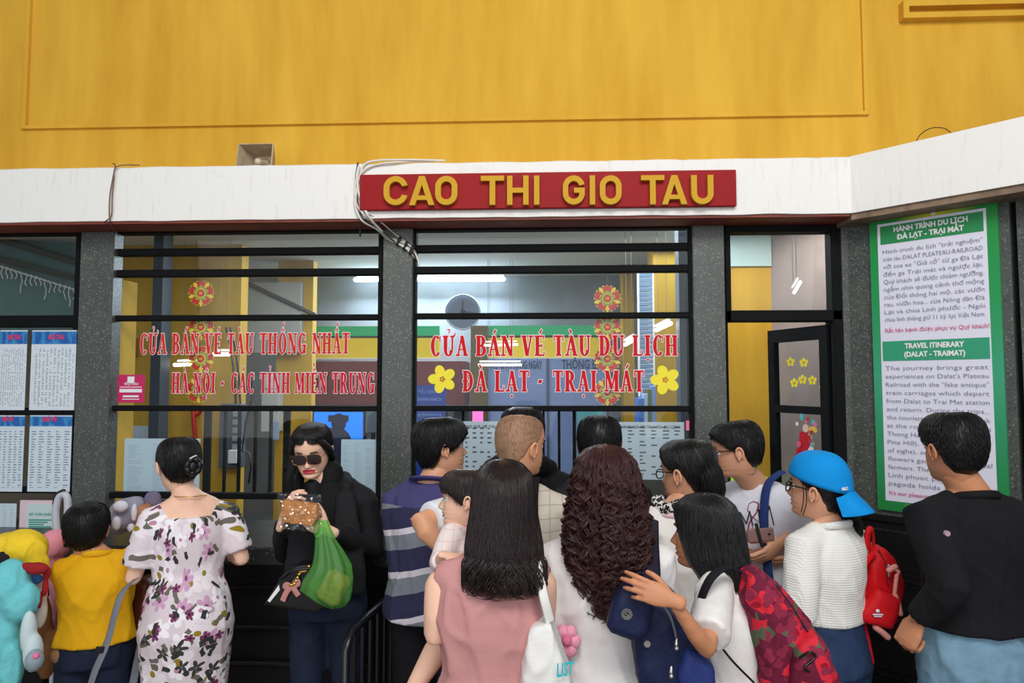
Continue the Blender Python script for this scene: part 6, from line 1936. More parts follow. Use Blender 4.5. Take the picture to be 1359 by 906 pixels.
# green bag
kg_ = NT('green_film'); kg_.b.inputs['Base Color'].default_value = srgb(140, 214, 120); kg_.b.inputs['Roughness'].default_value = .22; kg_.b.inputs['Specular IOR Level'].default_value = .9
trn = kg_.n('ShaderNodeBsdfTransparent'); trn.inputs[0].default_value = srgb(196, 240, 180); mxx = kg_.n('ShaderNodeMixShader'); mxx.inputs[0].default_value = .24
kg_.l(trn.outputs[0], mxx.inputs[1]); kg_.l(kg_.b.outputs[0], mxx.inputs[2]); kg_.l(mxx.outputs[0], kg_.out.inputs[0])
GF = kg_.m
gb = empty('green_carrier_bag', at(435, 750, 2.5), 'thin green plastic carrier bag with bread inside hanging from her wrist', 'bag')
gp = [(690, 429, 5, .012), (700, 430, 8, .018), (715, 432, 12, .03), (730, 437, 17, .045), (750, 441, 24, .06), (768, 437, 31, .07), (782, 434, 32, .07), (794, 441, 24, .06), (803, 446, 13, .04), (806, 447, 4, .012)]
V = []; n = 48
for i, (py, cx_, hw_, d_) in enumerate(gp):
    for j in range(n):
        a = 2 * PI * j / n; rf = 1 + .10 * math.sin(a * 9 + i * .5) * (1 if i < 7 else .5) + .06 * mnoise.noise(Vector((math.cos(a) * 3, math.sin(a) * 3, i * .7)))
        p = at(cx_ + hw_ * math.cos(a) * rf, py, 2.52); V.append((p.x, 2.52 + DYO + d_ * math.sin(a) * rf, p.z + .004 * mnoise.noise(Vector((a * 3, i, 0)))))
q = MB(); q.add(V, [(i * n + j, (i + 1) * n + j, (i + 1) * n + (j + 1) % n, i * n + (j + 1) % n) for i in range(len(gp) - 1) for j in range(n)] + [tuple((len(gp) - 1) * n + j for j in range(n - 1, -1, -1))]); q.build('film', GF, gb, smooth=True)
q = MB(); q.tube(smooth_path([at(429, 700, 2.52), at(420, 712, 2.5), at(417, 700, 2.5), at(424, 690, 2.52)]), [(.008, .002)] * 25, 8); q.build('handle', GF, gb, smooth=True)
q = MB(); a, c = at(424, 803, 2.5), at(458, 760, 2.5); q.box((a.x, 2.49 + DYO, a.z), (c.x, 2.55 + DYO, c.z), bev=.015, rot=Matrix.Rotation(.5, 4, 'Y')); V, Fc = remeshed(q, .006, 4); q = MB(); q.add(V, Fc); q.build('bread', M('golden_bread', (0, 0, 0, 1)), gb, smooth=True)
# black handbag with pink ribbon
hb3 = empty('black_handbag', at(400, 775, 2.62), 'black handbag with dusty pink bow and gold chain at her hip', 'bag')
q = MB(); pts = [at(*p, 2.62) for p in ((352, 801), (376, 762), (396, 748), (430, 746), (440, 800), (420, 812))]
q.add([(p.x, 2.60 + DYO, p.z) for p in pts] + [(p.x, 2.68 + DYO, p.z) for p in pts], [tuple(range(6)), tuple(range(11, 5, -1))] + [(i, i + 6, (i + 1) % 6 + 6, (i + 1) % 6) for i in range(6)]); V, Fc = remeshed(q, .007, 3); q = MB(); q.add(V, Fc); q.build('bag_body', M('glossy_black_leather', srgb(18, 18, 20), .3), hb3, smooth=True)
RIB = cloth('dusty_pink_ribbon', srgb(190, 128, 122), .5)
for P_, w1 in (([(386, 778), (380, 786), (375, 797)], .018), ([(388, 778), (393, 786), (396, 790)], .018), ([(386, 777), (380, 775), (378, 779), (386, 779)], .014), ([(388, 777), (394, 770), (396, 775), (388, 779)], .014)):
    q = MB(); q.tube(smooth_path([at(x, y, 2.59) for x, y in P_]), [(w1 / 2 * 1.3, .002)] * ((len(P_) - 1) * 8 + 1), 8, ref=(1, 0, .3)); q.build('bow', RIB, hb3, smooth=True)
q = MB()
for k in range(12):
    t = k / 11; p = at(386 + 24 * t, 776 - 26 * t + 3 * math.sin(t * 9), 2.588); q.ball(p, (.008, .005, .006), nu=8, nv=6)
q.build('gold_chain', M('gold_chain', (0, 0, 0, 1)), hb3, smooth=True)
q = MB(); pts = [at(*p, 2.595) for p in ((355, 797), (370, 776), (371, 783), (358, 799))]; q.add([(p.x, 2.595 + DYO, p.z) for p in pts] + [(p.x, 2.60 + DYO, p.z) for p in pts], [(0, 1, 2, 3), (7, 6, 5, 4)] + [(i, i + 4, (i + 1) % 4 + 4, (i + 1) % 4) for i in range(4)]); q.build('white_flap', WHITE, hb3)
q = MB(); q.tube(smooth_path([at(372, 768, 2.6), at(390, 757, 2.57), at(430, 752, 2.6)]), .005, 8); q.build('handle', BLACK, hb3, smooth=True)

# ================================================================== 4 man in striped polo
DYO = 0.14
m4 = Person('man in navy, grey and white striped polo, head turned to the right', 586, 552, 2.80, -8, -62, 3, -3, hs=.99, bpx=574, width=1.0, bY=2.78)
STR0 = 0.93; STR1 = 1.335 * m4.s + .0
m4.arms = {'L': (at(540, 785, 2.76), at(556, 826, 2.86)), 'R': (at(636, 770, 2.76), at(622, 800, 2.86))}
m4.body()
POLO = m_stripes()
m4.top(POLO, 'polo_shirt', grow=.024, zlo=.87, hem=.03, sleeves=(.85, .85), r0=.070, r1=.078, amp=.008, seed=4)
q = MB(); c = m4.neck0
q.tube([c + m4.R * (.072 * math.cos(t)) + m4.Fw * (.074 * math.sin(t)) + Vector((0, 0, .005 - .02 * math.sin(t))) for t in np.linspace(-PI * 1.3, PI * .3, 26)], [(.007, .026)] * 26, 8, ref=(0, 0, 1), phase=0)
q.build('collar', cloth('purple_navy_collar', srgb(72, 66, 116)), m4.root, smooth=True)
def shag(mb):
    for sx in (-1, 1): mb.tube([(sx * .02, .085, .09), (sx * .058, .085, .062), (sx * .072, .062, .030)], [.014, .016, .006], 10)
    mb.tube([(-.05, .085, .078), (0, .100, .070), (.05, .088, .072)], [.010, .014, .010], 10)
m4.hair('bangs', HBLK, .019, .012, N=1500, length=.045, seed=12, lift=.004, extra=shag)
m4.pants(BLKT, 1.0); m4.shoes(SHOE)

# ================================================================== 7 bald man
DYO = 0.0
m7 = Person('balding elderly man in white and plaid shirt, elbow out, seen from behind', 691, 545, 2.62, -8, -44, -4, hs=.99, bpx=680, width=1.0, skin=skin_mat('skin_ruddy', srgb(220, 160, 124)))
m7.arms = {'L': (at(556, 694, 2.42), at(592, 732, 2.42)), 'R': (at(744, 760, 2.7), at(735, 790, 2.9))}
m7.body()
PLA = m_plaid('beige_plaid_cloth', srgb(206, 197, 184), srgb(172, 160, 144))
m7.top(PLA, 'shirt', grow=.022, zlo=.95, sleeves=(0, .75), r0=.072, r1=.076, amp=.006, seed=6)
q = MB(); m7.sleeve(q, 'L', .80, .064, .068); cloth_obj('white_sleeve', q, cloth('white_cotton', srgb(226, 230, 236)), m7.root, .008, 3, .004, 7)
m7.neck_ring(cloth('white_cotton', (0, 0, 0, 1)), .070, .012, .004)
m7.hair('bald', HGRY, .0016, .001, N=900, length=.010, seed=21, lift=.0006, rad=.0006, lump=.0)
q = MB(); q.tube(smooth_path([m7.P(.095, -.155, 1.05), m7.P(.10, -.145, 1.25), m7.P(.095, -.105, 1.41), m7.P(.09, .0, 1.455), m7.P(.09, .10, 1.36)]), [(.018, .004)] * 33, 8, ref=m7.R); q.build('bag_strap', cloth('black_webbing', srgb(24, 22, 22)), m7.root, smooth=True)
m7.pants(BLKT, 1.02); m7.shoes(SHOE)

# ================================================================== 8 man in black hoodie, 9 dark-haired man
DYO = 0.04
m8 = Person('person in black hooded top at the glass, mostly hidden behind the balding man', 693, 537, 3.0, 4, 4, hs=1.02, width=1.10, bpx=690)
m8.arms = {'L': (m8.sh['L'] + Vector((-.07, .02, -.27)), m8.sh['L'] + Vector((.02, .10, -.34))), 'R': (m8.sh['R'] + Vector((.07, .02, -.27)), m8.sh['R'] + Vector((-.02, .10, -.34)))}
m8.body(); m8.hair('short', HBLK, .015, .008, N=900, length=.03, seed=31)
m8.top(BLKC, 'hooded_top', grow=.028, zlo=.92, sleeves=(1.9, 1.9), r0=.082, r1=.070, rw=.05, amp=.007, seed=8, extra=lambda q: q.tube([m8.P(-.11, -.02, 1.43), m8.P(-.06, -.10, 1.46), m8.P(.06, -.10, 1.46), m8.P(.11, -.02, 1.43)], [.04, .055, .055, .04], 14))
m8.pants(BLKT, 1.0); m8.shoes(SHOE)
m9 = Person('dark-haired man at the glass, hidden below by the curly-haired woman', 795, 548, 2.96, 0, -4, hs=1.02, bpx=797)
m9.arms = {'L': (m9.sh['L'] + Vector((-.05, .02, -.28)), m9.sh['L'] + Vector((.02, .12, -.34))), 'R': (m9.sh['R'] + Vector((.04, .02, -.28)), m9.sh['R'] + Vector((-.02, .12, -.34)))}
m9.body(); m9.hair('short', HBLK, .012, .007, N=1500, length=.02, seed=33)
m9.top(cloth('charcoal_cloth', srgb(40, 40, 44)), 't_shirt', grow=.02, sleeves=(.7, .7), seed=9)
m9.pants(BLKT, 1.0); m9.shoes(SHOE)

# ================================================================== 11 woman with ponytail
DYO = 0.26
w11 = Person('woman with spectacles, black ponytail and leopard scarf, in white blouse', 911, 580, 2.42, 12, 46, -5, sex='f', hs=1.0, bpx=896, width=1.0, bY=2.40)
w11.arms = {'L': (w11.sh['L'] + Vector((-.03, .04, -.27)), w11.sh['L'] + Vector((.0, .22, -.30))), 'R': (w11.sh['R'] + Vector((.03, .02, -.27)), w11.sh['R'] + Vector((.02, .18, -.32)))}
w11.body()
WHB = cloth('white_blouse_cotton', srgb(232, 228, 222))
w11.top(WHB, 'blouse', grow=.020, zlo=.95, sleeves=(.9, .9), r0=.078, r1=.080, amp=.008, seed=14, extra=lambda q: q.ball(w11.sh['L'] + Vector((-.0, 0, .0)), (.075, .085, .07)))
LEO = m_floral('leopard_scarf_print', srgb(226, 222, 220), [(60.0, 4, srgb(24, 22, 26), None, .9, .010, .5)])
q = MB(); c = w11.neck0 + Vector((0, 0, .015)); q.tube([c + w11.R * (.066 * math.cos(t)) + w11.Fw * (.066 * math.sin(t)) + Vector((0, 0, .01 * math.sin(3 * t))) for t in np.linspace(0, 2 * PI, 26)], .022, 12, cap=False); V, Fc = remeshed(q, .007, 1); V = fold(V, .006, 3, 3, 3); q = MB(); q.add(V, Fc); q.build('scarf', LEO, w11.root, smooth=True)
q = MB(); q.tube([c + w11.R * (.070 * math.cos(t)) + w11.Fw * (.070 * math.sin(t)) + Vector((0, 0, -.03)) for t in np.linspace(0, 2 * PI, 26)], .012, 10, cap=False); q.build('pink_collar', cloth('pale_pink_cotton', srgb(232, 196, 206)), w11.root, smooth=True)
w11.hair('back', HBLK, .013, .010, N=1000, length=.06, seed=15, lift=.002, sweep=.15)
tail(w11, 'ponytail', [w11.hw((.01, -.10, .015)), at(936, 612, 2.36), at(943, 628, 2.33), at(947, 650, 2.32), at(947, 680, 2.33)], [.020, .030, .040, .040, .02], HBLK, N=260)
q = MB(); q.tube([at(930, 611, 2.36) + Vector((.020 * math.cos(t), .020 * math.sin(t), .022 * math.cos(t))) for t in np.linspace(0, 2 * PI, 16)], .005, 8, cap=False); q.build('hair_tie', cloth('pink_tie', srgb(222, 150, 150)), w11.root, smooth=True)
glasses(w11, BLACK, None, .050, .034, .100, .0024)
# navy backpack on her back
NAV = cloth('navy_nylon', srgb(26, 34, 66), .5, bump=.4); NAVS = cloth('navy_webbing', srgb(34, 30, 48), .7)
PUL = M('silver_metal', srgb(190, 190, 186), .25, metal=.9)


def soft_poly(name, px_pts, Y0, Y1, mat_, parent, voxel=.008, smooth=5, amp=.004, seed=0, bulge=0.0):
    q = MB(); pts = [at(x, y, (Y0 + Y1) / 2) for x, y in px_pts]; n = len(pts)
    ar = sum(pts[i].x * pts[(i + 1) % n].z - pts[(i + 1) % n].x * pts[i].z for i in range(n))
    if ar < 0: pts = pts[::-1]
    c = sum(pts, Vector((0, 0, 0))) / n
    V = []; lay = [(Y0 + DYO - bulge, .72), (Y0 + DYO, 1.0), (Y1 + DYO, 1.0), (Y1 + DYO + bulge * .5, .8)]
    for y, s_ in lay: V += [(c.x + (p.x - c.x) * s_, y, c.z + (p.z - c.z) * s_) for p in pts]
    Fc = [tuple(range(n)), tuple(range(4 * n - 1, 3 * n - 1, -1))] + [(l * n + i, (l + 1) * n + i, (l + 1) * n + (i + 1) % n, l * n + (i + 1) % n) for l in range(3) for i in range(n)]
    q.add(V, Fc); V, Fc = remeshed(q, voxel, smooth)
    if amp: V = fold(V, amp, seed, 1.5, 1.5)
    q = MB(); q.add(V, Fc); return q.build(name, mat_, parent, smooth=True)


# ================================================================== 13 man in white printed t-shirt
DYO = 0.44
m13 = Person('man in spectacles and white printed t-shirt bowing his head at the door', 977, 557, 2.55, 138, 72, -10, hs=.96, bpx=1010, bY=2.62, width=1.02, skin=SKIN_MID, drop=-.0)
m13.hc += Vector((-.0, -.0, -.0))
m13.neck0 = m13.base + Vector((-.015, 0, m13.neck0.z - .02))
m13.arms = {'L': (at(1062, 722, 2.58), at(1038, 718, 2.40)), 'R': (at(975, 735, 2.62), at(996, 735, 2.46))}
m13.body(hands={'L': dict(dir=(-.75, -.1, -.55), palm=(-.35, .8, .4), curls=((15, 25, 15), (22, 30, 20), (28, 35, 20), (35, 35, 20)), thumb=35), 'R': dict(dir=(.85, -.15, -.25), palm=(.1, .6, .6), curls=((25, 35, 20),) * 4, thumb=40)})
t13 = m13.top(cloth('white_tee', srgb(222, 222, 232)), 't_shirt', grow=.020, zlo=.93, sleeves=(.72, .8), r0=.076, r1=.082, amp=.007, seed=17)
m13.neck_ring(cloth('white_tee', (0, 0, 0, 1)), .070, .008)
m13.hair('short', HBLK, .014, .012, N=1400, length=.024, seed=18)
glasses(m13, M('dark_rim', srgb(30, 26, 30), .3), None, .050, .030, .100, .0024)
INKB = M('tee_print_black', srgb(30, 30, 40), .6); INKM = M('tee_print_magenta', srgb(150, 40, 90), .6)
Yt = 2.405
drawn('printed_letter', t13, [[(986, 697), (982, 679), (991, 695), (995, 678), (999, 697)]], .0045, INKB, m13.root)
drawn('printed_letter', t13, [[(1009.5, 693), (1007, 675), (1016.5, 690), (1021, 671), (1027, 696)]], .0050, INKB, m13.root)
drawn('printed_swirl', t13, [[(1007, 673), (1006, 667), (1000, 665), (994, 668), (992, 677), (997, 684), (1005, 691), (1015, 697)], [(1007, 669), (1004, 680), (998, 688), (994, 695), (993, 703), (997, 705), (999, 699)]], .0030, INKM, m13.root, 4)
q = MB(); q.tube(smooth_path([m13.P(-.10, .0, 1.48), m13.P(-.075, .09, 1.43), m13.P(-.085, .155, 1.30), m13.P(-.10, .165, 1.12), m13.P(-.12, .17, .95)]), [(.019, .0035)] * 33, 8, ref=m13.R); q.build('navy_strap', cloth('navy_blue_webbing', srgb(38, 58, 112)), m13.root, smooth=True)
wl = empty('phone_wallet', at(1008, 711, 2.38), 'dusty brown wallet phone case with black strap in his hands', 'wallet')
q = MB(); c = at(1009, 710, 2.375); q.box((c.x - .052, 2.368 + DYO, c.z - .026), (c.x + .052, 2.384 + DYO, c.z + .026), bev=.005, rot=Matrix.Rotation(-.10, 4, 'Y')); q.build('case', M('dusty_brown_leather', srgb(132, 96, 92), .5), wl)
q = MB(); q.box((c.x - .014, 2.358 + DYO, c.z - .045), (c.x - .002, 2.367 + DYO, c.z + .050), bev=.002, rot=Matrix.Rotation(-.25, 4, 'Y')); q.build('elastic_strap', BLACK, wl)
q = MB(); q.disc((c.x + .032, 2.366 + DYO, c.z + .006), (1, 0, 0), (0, 0, 1), .005, 12, .002); q.build('stud', BLACK, wl)
m13.pants(JEAN_D, 1.0); m13.shoes(SHOEW)
for p_ in (w11,): p_.pants(JEAN_M, 1.0); p_.shoes(SHOEW)

# ================================================================== person in neon green behind
DYO = 0.02
m16 = Person('person in neon green top, almost hidden behind the man in spectacles', 983, 566, 4.05, 0, 0, hs=.85, bpx=984, skin=SKIN_MID, sex='f')
m16.arms = {'L': (m16.sh['L'] + Vector((0, .03, -.24)), m16.sh['L'] + Vector((.04, .1, -.28))), 'R': (m16.sh['R'] + Vector((0, .03, -.24)), m16.sh['R'] + Vector((-.04, .1, -.28)))}
m16.body(); m16.hair('short', HBLK, .014, .006, N=500, length=.03, seed=41)
m16.top(cloth('neon_green_jersey', srgb(160, 214, 30)), 't_shirt', grow=.02, sleeves=(.6, .6), seed=19, extra=lambda q: q.tube([m16.neck0 + Vector((-.05, 0, .03)), m16.neck0 + Vector((.05, 0, .03))], [.05, .05], 12))
m16.pants(JEAN_D, 1.0); m16.shoes(SHOEW)

# ================================================================== 15 man in black sweater
DYO = 0.0
m15 = Person('stocky man in black sweatshirt and faded jeans standing before the poster', 1262, 544, 2.42, 8, 10, -4, hs=.98, bpx=1288, bY=2.42, width=.90, depth=1.05, skin=SKIN_TAN)
m15.arms = {'L': (at(1262, 780, 2.26), at(1217, 822, 2.34)), 'R': (at(1338, 770, 2.5), at(1320, 830, 2.7))}
m15.body(hands={'L': dict(dir=(-.35, .2, -.9), palm=(.8, .5, -.1), curls=((65, 75, 45),) * 4, thumb=15)})
m15.top(cloth('black_sweatshirt', srgb(24, 24, 27), .9, .1), 'sweatshirt', grow=.024, zlo=1.0, hem=.02, sleeves=(1.93, 1.93), r0=.080, r1=.066, rw=.042, amp=.008, seed=20, smooth=3)
m15.neck_ring(BLKC, .072, .010)
m15.hair('short', HBLK, .011, .010, N=1800, length=.016, seed=22, rad=.0011)
q = MB(); q.disc(at(1258, 708, 2.145), (1, 0, 0), (0, 0, 1), .008, 12, .01); q.build('sleeve_badge', M('badge_pink_grey', srgb(170, 140, 160), .4), m15.root)
m15.pants(JEAN_L, 1.03, r=(.112, .070, .058), name='jeans', amp=.010, seed=3); m15.shoes(SHOEW)
q = MB(); pts = smooth_path([m15.P(.045, -.152, .95), m15.P(.05, -.158, .84), m15.P(.095, -.155, .81), m15.P(.14, -.135, .84), m15.P(.15, -.125, .94)]); q.tube(pts, .0022, 5); q.build('pocket_seam', cloth('pale_stitching', srgb(166, 190, 204)), m15.root, smooth=True)

# ================================================================== 14 girl with blue cap
DYO = 0.36
w14 = Person('young woman in blue cap and white knit sweater with red backpack', 1084, 602, 2.26, 30, 50, 4, sex='f', hs=.96, bpx=1098, bY=2.26, width=.98, depth=1.05, skin=SKIN_MID)
w14.arms = {'L': (at(1060, 800, 2.10), at(1052, 770, 2.38)), 'R': (at(1130, 800, 2.42), at(1110, 780, 2.6))}
w14.arms['L'] = (at(1062, 812, 2.12), at(1040, 800, 2.34))
w14.body()
KN = m_waffle('white_waffle_knit', srgb(232, 230, 224))
w14.top(KN, 'knit_sweater', grow=.022, zlo=1.05, hem=.0, sleeves=(1.9, 1.9), r0=.078, r1=.070, rw=.05, amp=.006, seed=24)
w14.neck_ring(KN, .075, .009)
w14.pants(JEAN_M, 1.08, r=(.108, .066, .055), name='jeans'); w14.shoes(SHOEW)
w14.hair('back', HBLK, .006, .0, N=300, length=.05, seed=25, lift=.002, sweep=.15)
tail(w14, 'hair_tail', [w14.hw((.01, -.095, -.05)), at(1122, 680, 2.34), at(1130, 698, 2.30), at(1130, 716, 2.27), at(1124, 733, 2.24)], [.028, .036, .036, .030, .008], HBLK, N=220)
q = MB()
for p0 in (((.0760, .030, .03), (.079, .022, -.03), (.074, .030, -.085)), ((.078, .018, .03), (.082, .010, -.04), (.078, .022, -.095))):
    for sx in (-1,): q.tube(smooth_path([w14.hw((sx * a, b_, c_)) for a, b_, c_ in p0]), .0016, 5)
q.build('loose_strands', HBLK, w14.root, smooth=True)
glasses(w14, BLACK, None, .050, .036, .100, .0028)
# cap
CAPB = cloth('bright_blue_cotton', srgb(10, 140, 214), .8, .08)
mb = MB(); V = []; n = 40; rows = 14
for i in range(rows + 1):
    ph = i / rows * PI / 2
    for j in range(n):
        a = 2 * PI * j / n
        rim = .052 + .0 - .052 * (1 - math.cos(a)) / 2                      # lower behind
        z = rim + (.140 - rim) * math.cos(ph)
        f_, b_, wd_ = .104, -.122, .092; y0 = -.006
        rr_ = math.sin(ph) ** .72; rr_ *= 1 + .012 * abs(math.cos(a * 3)) * math.sin(ph)
        V.append((wd_ * math.sin(a) * rr_, y0 + ((f_ - y0) if math.cos(a) > 0 else (y0 - b_)) * math.cos(a) * rr_, z))
mb.add(V, [(i * n + j, (i + 1) * n + j, (i + 1) * n + (j + 1) % n, i * n + (j + 1) % n) for i in range(rows) for j in range(n)])
q = MB(); q.add(xform(mb.verts(), w14.HR, w14.hc, w14.hs), mb.f); cr = q.build('blue_cap', CAPB, w14.root, smooth=True); cp = cr
sm_ = cr.modifiers.new('t', 'SOLIDIFY'); sm_.thickness = .003
mb = MB(); V = []; m_ = 12
for sgn in (0, 1):
    for i in range(m_ + 1):
        u = -1 + 2 * i / m_
        for j in range(7):
            v = j / 6; x = .088 * u * (1 - .10 * v); dd = .095 * math.sqrt(max(0, 1 - (u * .96) ** 2))
            V.append((x, -.088 - .035 * math.sqrt(max(0, 1 - u * u * .95)) - dd * v * .82, .012 - .062 * v - .020 * u * u - sgn * .0035))
fi = lambda s_, i, j: s_ * (m_ + 1) * 7 + i * 7 + j
Fc = []
for i in range(m_):
    for j in range(6): Fc.append((fi(0, i, j), fi(0, i + 1, j), fi(0, i + 1, j + 1), fi(0, i, j + 1))); Fc.append((fi(1, i, j), fi(1, i, j + 1), fi(1, i + 1, j + 1), fi(1, i + 1, j)))
    Fc.append((fi(0, i, 6), fi(0, i + 1, 6), fi(1, i + 1, 6), fi(1, i, 6)))
mb.add(V, Fc); q = MB(); q.add(xform(mb.verts(), w14.HR, w14.hc, w14.hs), mb.f); q.build('visor', CAPB, cp, smooth=True)
q = MB(); q.ball(Vector(tuple(xform([(0, -.008, .141)], w14.HR, w14.hc, w14.hs)[0])), (.007, .007, .004)); q.build('button', CAPB, cp, smooth=True)
pt_ = w14.hw((-.045, -.122, .022)); ux_ = Vector((.75, -.45, -.0)).normalized()
q = text_buf('MILC', .014, w14.hw((-.060, -.100, .018)) + Vector((0, -.012, 0)), tuple((w14.hw((-.02, -.1225, .02)) - w14.hw((-.060, -.108, .018))).normalized()), (0, 0, 1), bold=.0008); q.build('white_lettering', WHITE, cp)
# red backpack
REDB = cloth('scarlet_fabric', srgb(206, 22, 30), .55, bump=.3)
bp2 = empty('red_backpack', at(1163, 770, 2.28), 'small bright red backpack with front pocket and toy charm on white sweater', 'backpack')
soft_poly('main_body', [(1150, 722), (1165, 722), (1180, 738), (1190, 765), (1186, 800), (1180, 822), (1150, 822), (1138, 806), (1140, 770), (1143, 740)], 2.26, 2.38, REDB, bp2, bulge=.02, amp=.004)
soft_poly('front_pocket', [(1158, 776), (1188, 790), (1186, 812), (1178, 831), (1140, 822), (1138, 808)], 2.19, 2.27, REDB, bp2, bulge=.012, amp=.003)
soft_poly('side_pouch', [(1136, 795), (1148, 792), (1148, 822), (1136, 822), (1132, 810)], 2.24, 2.32, REDB, bp2, bulge=.01)
q = MB(); q.tube(smooth_path([at(1150, 728, 2.27), at(1152, 706, 2.27), at(1157, 702, 2.28), at(1159, 712, 2.29), at(1160, 728, 2.3)]), [(.012, .005)] * 33, 8); q.build('grab_loop', REDB, bp2, smooth=True)
q = MB(); q.tube(smooth_path([at(1140, 815, 2.26), at(1147, 835, 2.25), at(1152, 860, 2.24), at(1156, 880, 2.24)]), [(.014, .003)] * 25, 8, ref=(1, 0, 0)); q.build('strap_end', REDB, bp2, smooth=True)
q = MB(); q.tube(smooth_path([at(1147, 790, 2.22), at(1144, 765, 2.22), at(1150, 745, 2.22), at(1160, 735, 2.24)]), [(.012, .004)] * 25, 8, ref=(1, 0, 0)); q.build('shoulder_strap', REDB, bp2, smooth=True)
q = MB(); q.tube(smooth_path([at(1166, 730, 2.25), at(1176, 750, 2.24), at(1180, 775, 2.22)]), .003, 6); q.build('zip', M('dark_red_zip', srgb(120, 10, 16), .4), bp2, smooth=True)
q = MB(); c = at(1165, 812, 2.172); q.ball(c + Vector((0, 0, .004)), (.007, .003, .006)); q.box(c + Vector((-.017, -.002, -.010)), c + Vector((.017, .002, -.006))); q.box(c + Vector((-.013, -.002, -.016)), c + Vector((.013, .002, -.013))); q.build('white_emblem', M('emblem_white', srgb(220, 226, 240), .4), bp2)
for P_, r_ in (([(1180, 756), (1183, 754), (1188, 752)], .010), ([(1183, 752), (1193, 758), (1190, 764)], .006), ([(1190, 764), (1188, 780), (1187, 790)], .007), ([(1188, 790), (1192, 800), (1195, 814)], .009), ([(1162, 832), (1170, 838), (1178, 845)], .011)):
    q = MB(); q.tube([at(x, y, 2.2) for x, y in P_], r_, 10); q.build('plush_charm_limb', M('plush_pink', srgb(226, 150, 140), .8), bp2, smooth=True)
q = MB(); q.tube([at(1179, 750, 2.2), at(1180, 764, 2.2)], .004, 8); q.build('zip_pull', PUL, bp2, smooth=True)

# ================================================================== 10 curly-haired woman
DYO = 0.0
w10 = Person('woman with long curly auburn hair in a white long-sleeved shirt', 803, 590, 2.08, 0, 0, -2, sex='f', hs=.98, bpx=800, width=1.06, depth=1.05, skin=SKIN_PALE)
w10.arms = {'L': (at(738, 838, 2.04), at(752, 850, 2.26)), 'R': (at(878, 850, 2.14), at(866, 866, 2.34))}
w10.ears = False; w10.body()
w10.top(cloth('thin_white_cotton', srgb(226, 222, 220), .8, .04), 'long_sleeved_shirt', grow=.024, zlo=.90, hem=.08, sleeves=(1.9, 1.9), r0=.074, r1=.062, rw=.046, amp=.009, seed=27)
w10.pants(JEAN_D, 1.0); w10.shoes(SHOE)
long_hair(w10, HCUR, [(.132, .004, .004, 0), (.128, .03, .035, 0), (.118, .055, .065, 0), (.09, .085, .10, -.005), (.04, .098, .120, -.01), (-.02, .106, .128, -.015), (-.07, .116, .128, -.03), (-.12, .120, .12, -.05), (-.17, .116, .105, -.065), (-.22, .100, .085, -.08), (-.27, .078, .065, -.09), (-.32, .055, .05, -.10), (-.35, .04, .04, -.10)],
          N=2000, K=56, seed=4, curl=.0095, clen=.046, ends=(.62, 1.03), rad=.00125, shell=.84, clump=6, fly=.06, sway=(-.012, 0))

DYO = -.12
bp1 = empty('navy_backpack', at(875, 850, 2.05), 'navy backpack with flap, silver badge and zips, steadied by the girl', 'backpack')
soft_poly('main_body', [(850, 782), (872, 776), (895, 786), (915, 815), (940, 880), (944, 925), (860, 935), (845, 900), (838, 850), (836, 810)], 2.00, 2.14, NAV, bp1, bulge=.02)
soft_poly('side_pocket', [(905, 855), (930, 862), (944, 880), (946, 925), (900, 925), (895, 890)], 1.97, 2.03, cloth('royal_navy_nylon', srgb(38, 52, 110), .5, bump=.4), bp1, bulge=.015, amp=.006)
soft_poly('flap', [(827, 773), (862, 768), (872, 782), (866, 800), (860, 835), (852, 845), (838, 847), (808, 836), (804, 826), (812, 795)], 1.94, 1.99, NAV, bp1, bulge=.012, amp=.003)
q = MB(); c = at(832, 815, 1.925); q.disc(c, (1, 0, 0), (0, 0, 1), .0235 * .58 + .0, 24, .012); q.build('round_badge', PUL, bp1)
q = MB()
for r_ in (.0105, .0055): q.tube([c + Vector((r_ * math.cos(t), -.001, r_ * math.sin(t))) for t in np.linspace(0, 2 * PI, 20)], .0009, 5, cap=False)
q.tube(smooth_path([c + Vector((-.006, -.002, .002)), c + Vector((-.002, -.002, -.003)), c + Vector((.002, -.002, .004)), c + Vector((.006, -.002, -.002))]), .0008, 5)
q.build('badge_swirl', M('dark_steel', (0, 0, 0, 1)), bp1)
q = MB(); c = at(859, 854.5, 1.97); q.disc(c, (1, 0, 0), (0, 0, 1), .0085, 18, .02); q.build('snap_button', PUL, bp1)
q = MB(); q.tube(smooth_path([at(866, 800, 1.965), at(878, 803, 1.965), at(888, 815, 1.965), at(895, 835, 1.965), at(898, 850, 1.965)]), .0035, 6); q.build('zip', M('zip_grey', srgb(120, 124, 134), .3, metal=.5), bp1, smooth=True)
for px, py in ((898, 848), (891, 885)):
    q = MB(); q.tube([at(px, py, 1.955), at(px - .5, py + 6, 1.95), at(px, py + 12, 1.95)], [.004, .005, .003], 8); q.ball(at(px, py + 12, 1.95), .006); q.build('zip_pull', PUL, bp1, smooth=True)
q = MB(); q.tube(smooth_path([at(861, 690, 2.28), at(861, 700, 2.24), at(861, 725, 2.16), at(862, 750, 2.10), at(863, 780, 2.03)]), [(.029, .005)] * 33, 8, ref=(1, 0, 0)); q.build('shoulder_strap', NAVS, bp1, smooth=True)
q = MB(); q.tube(smooth_path([at(845, 772, 1.99), at(843, 764, 1.98), at(850, 760, 1.98), at(856, 768, 1.99)]), .004, 8); q.build('grab_loop', NAVS, bp1, smooth=True)


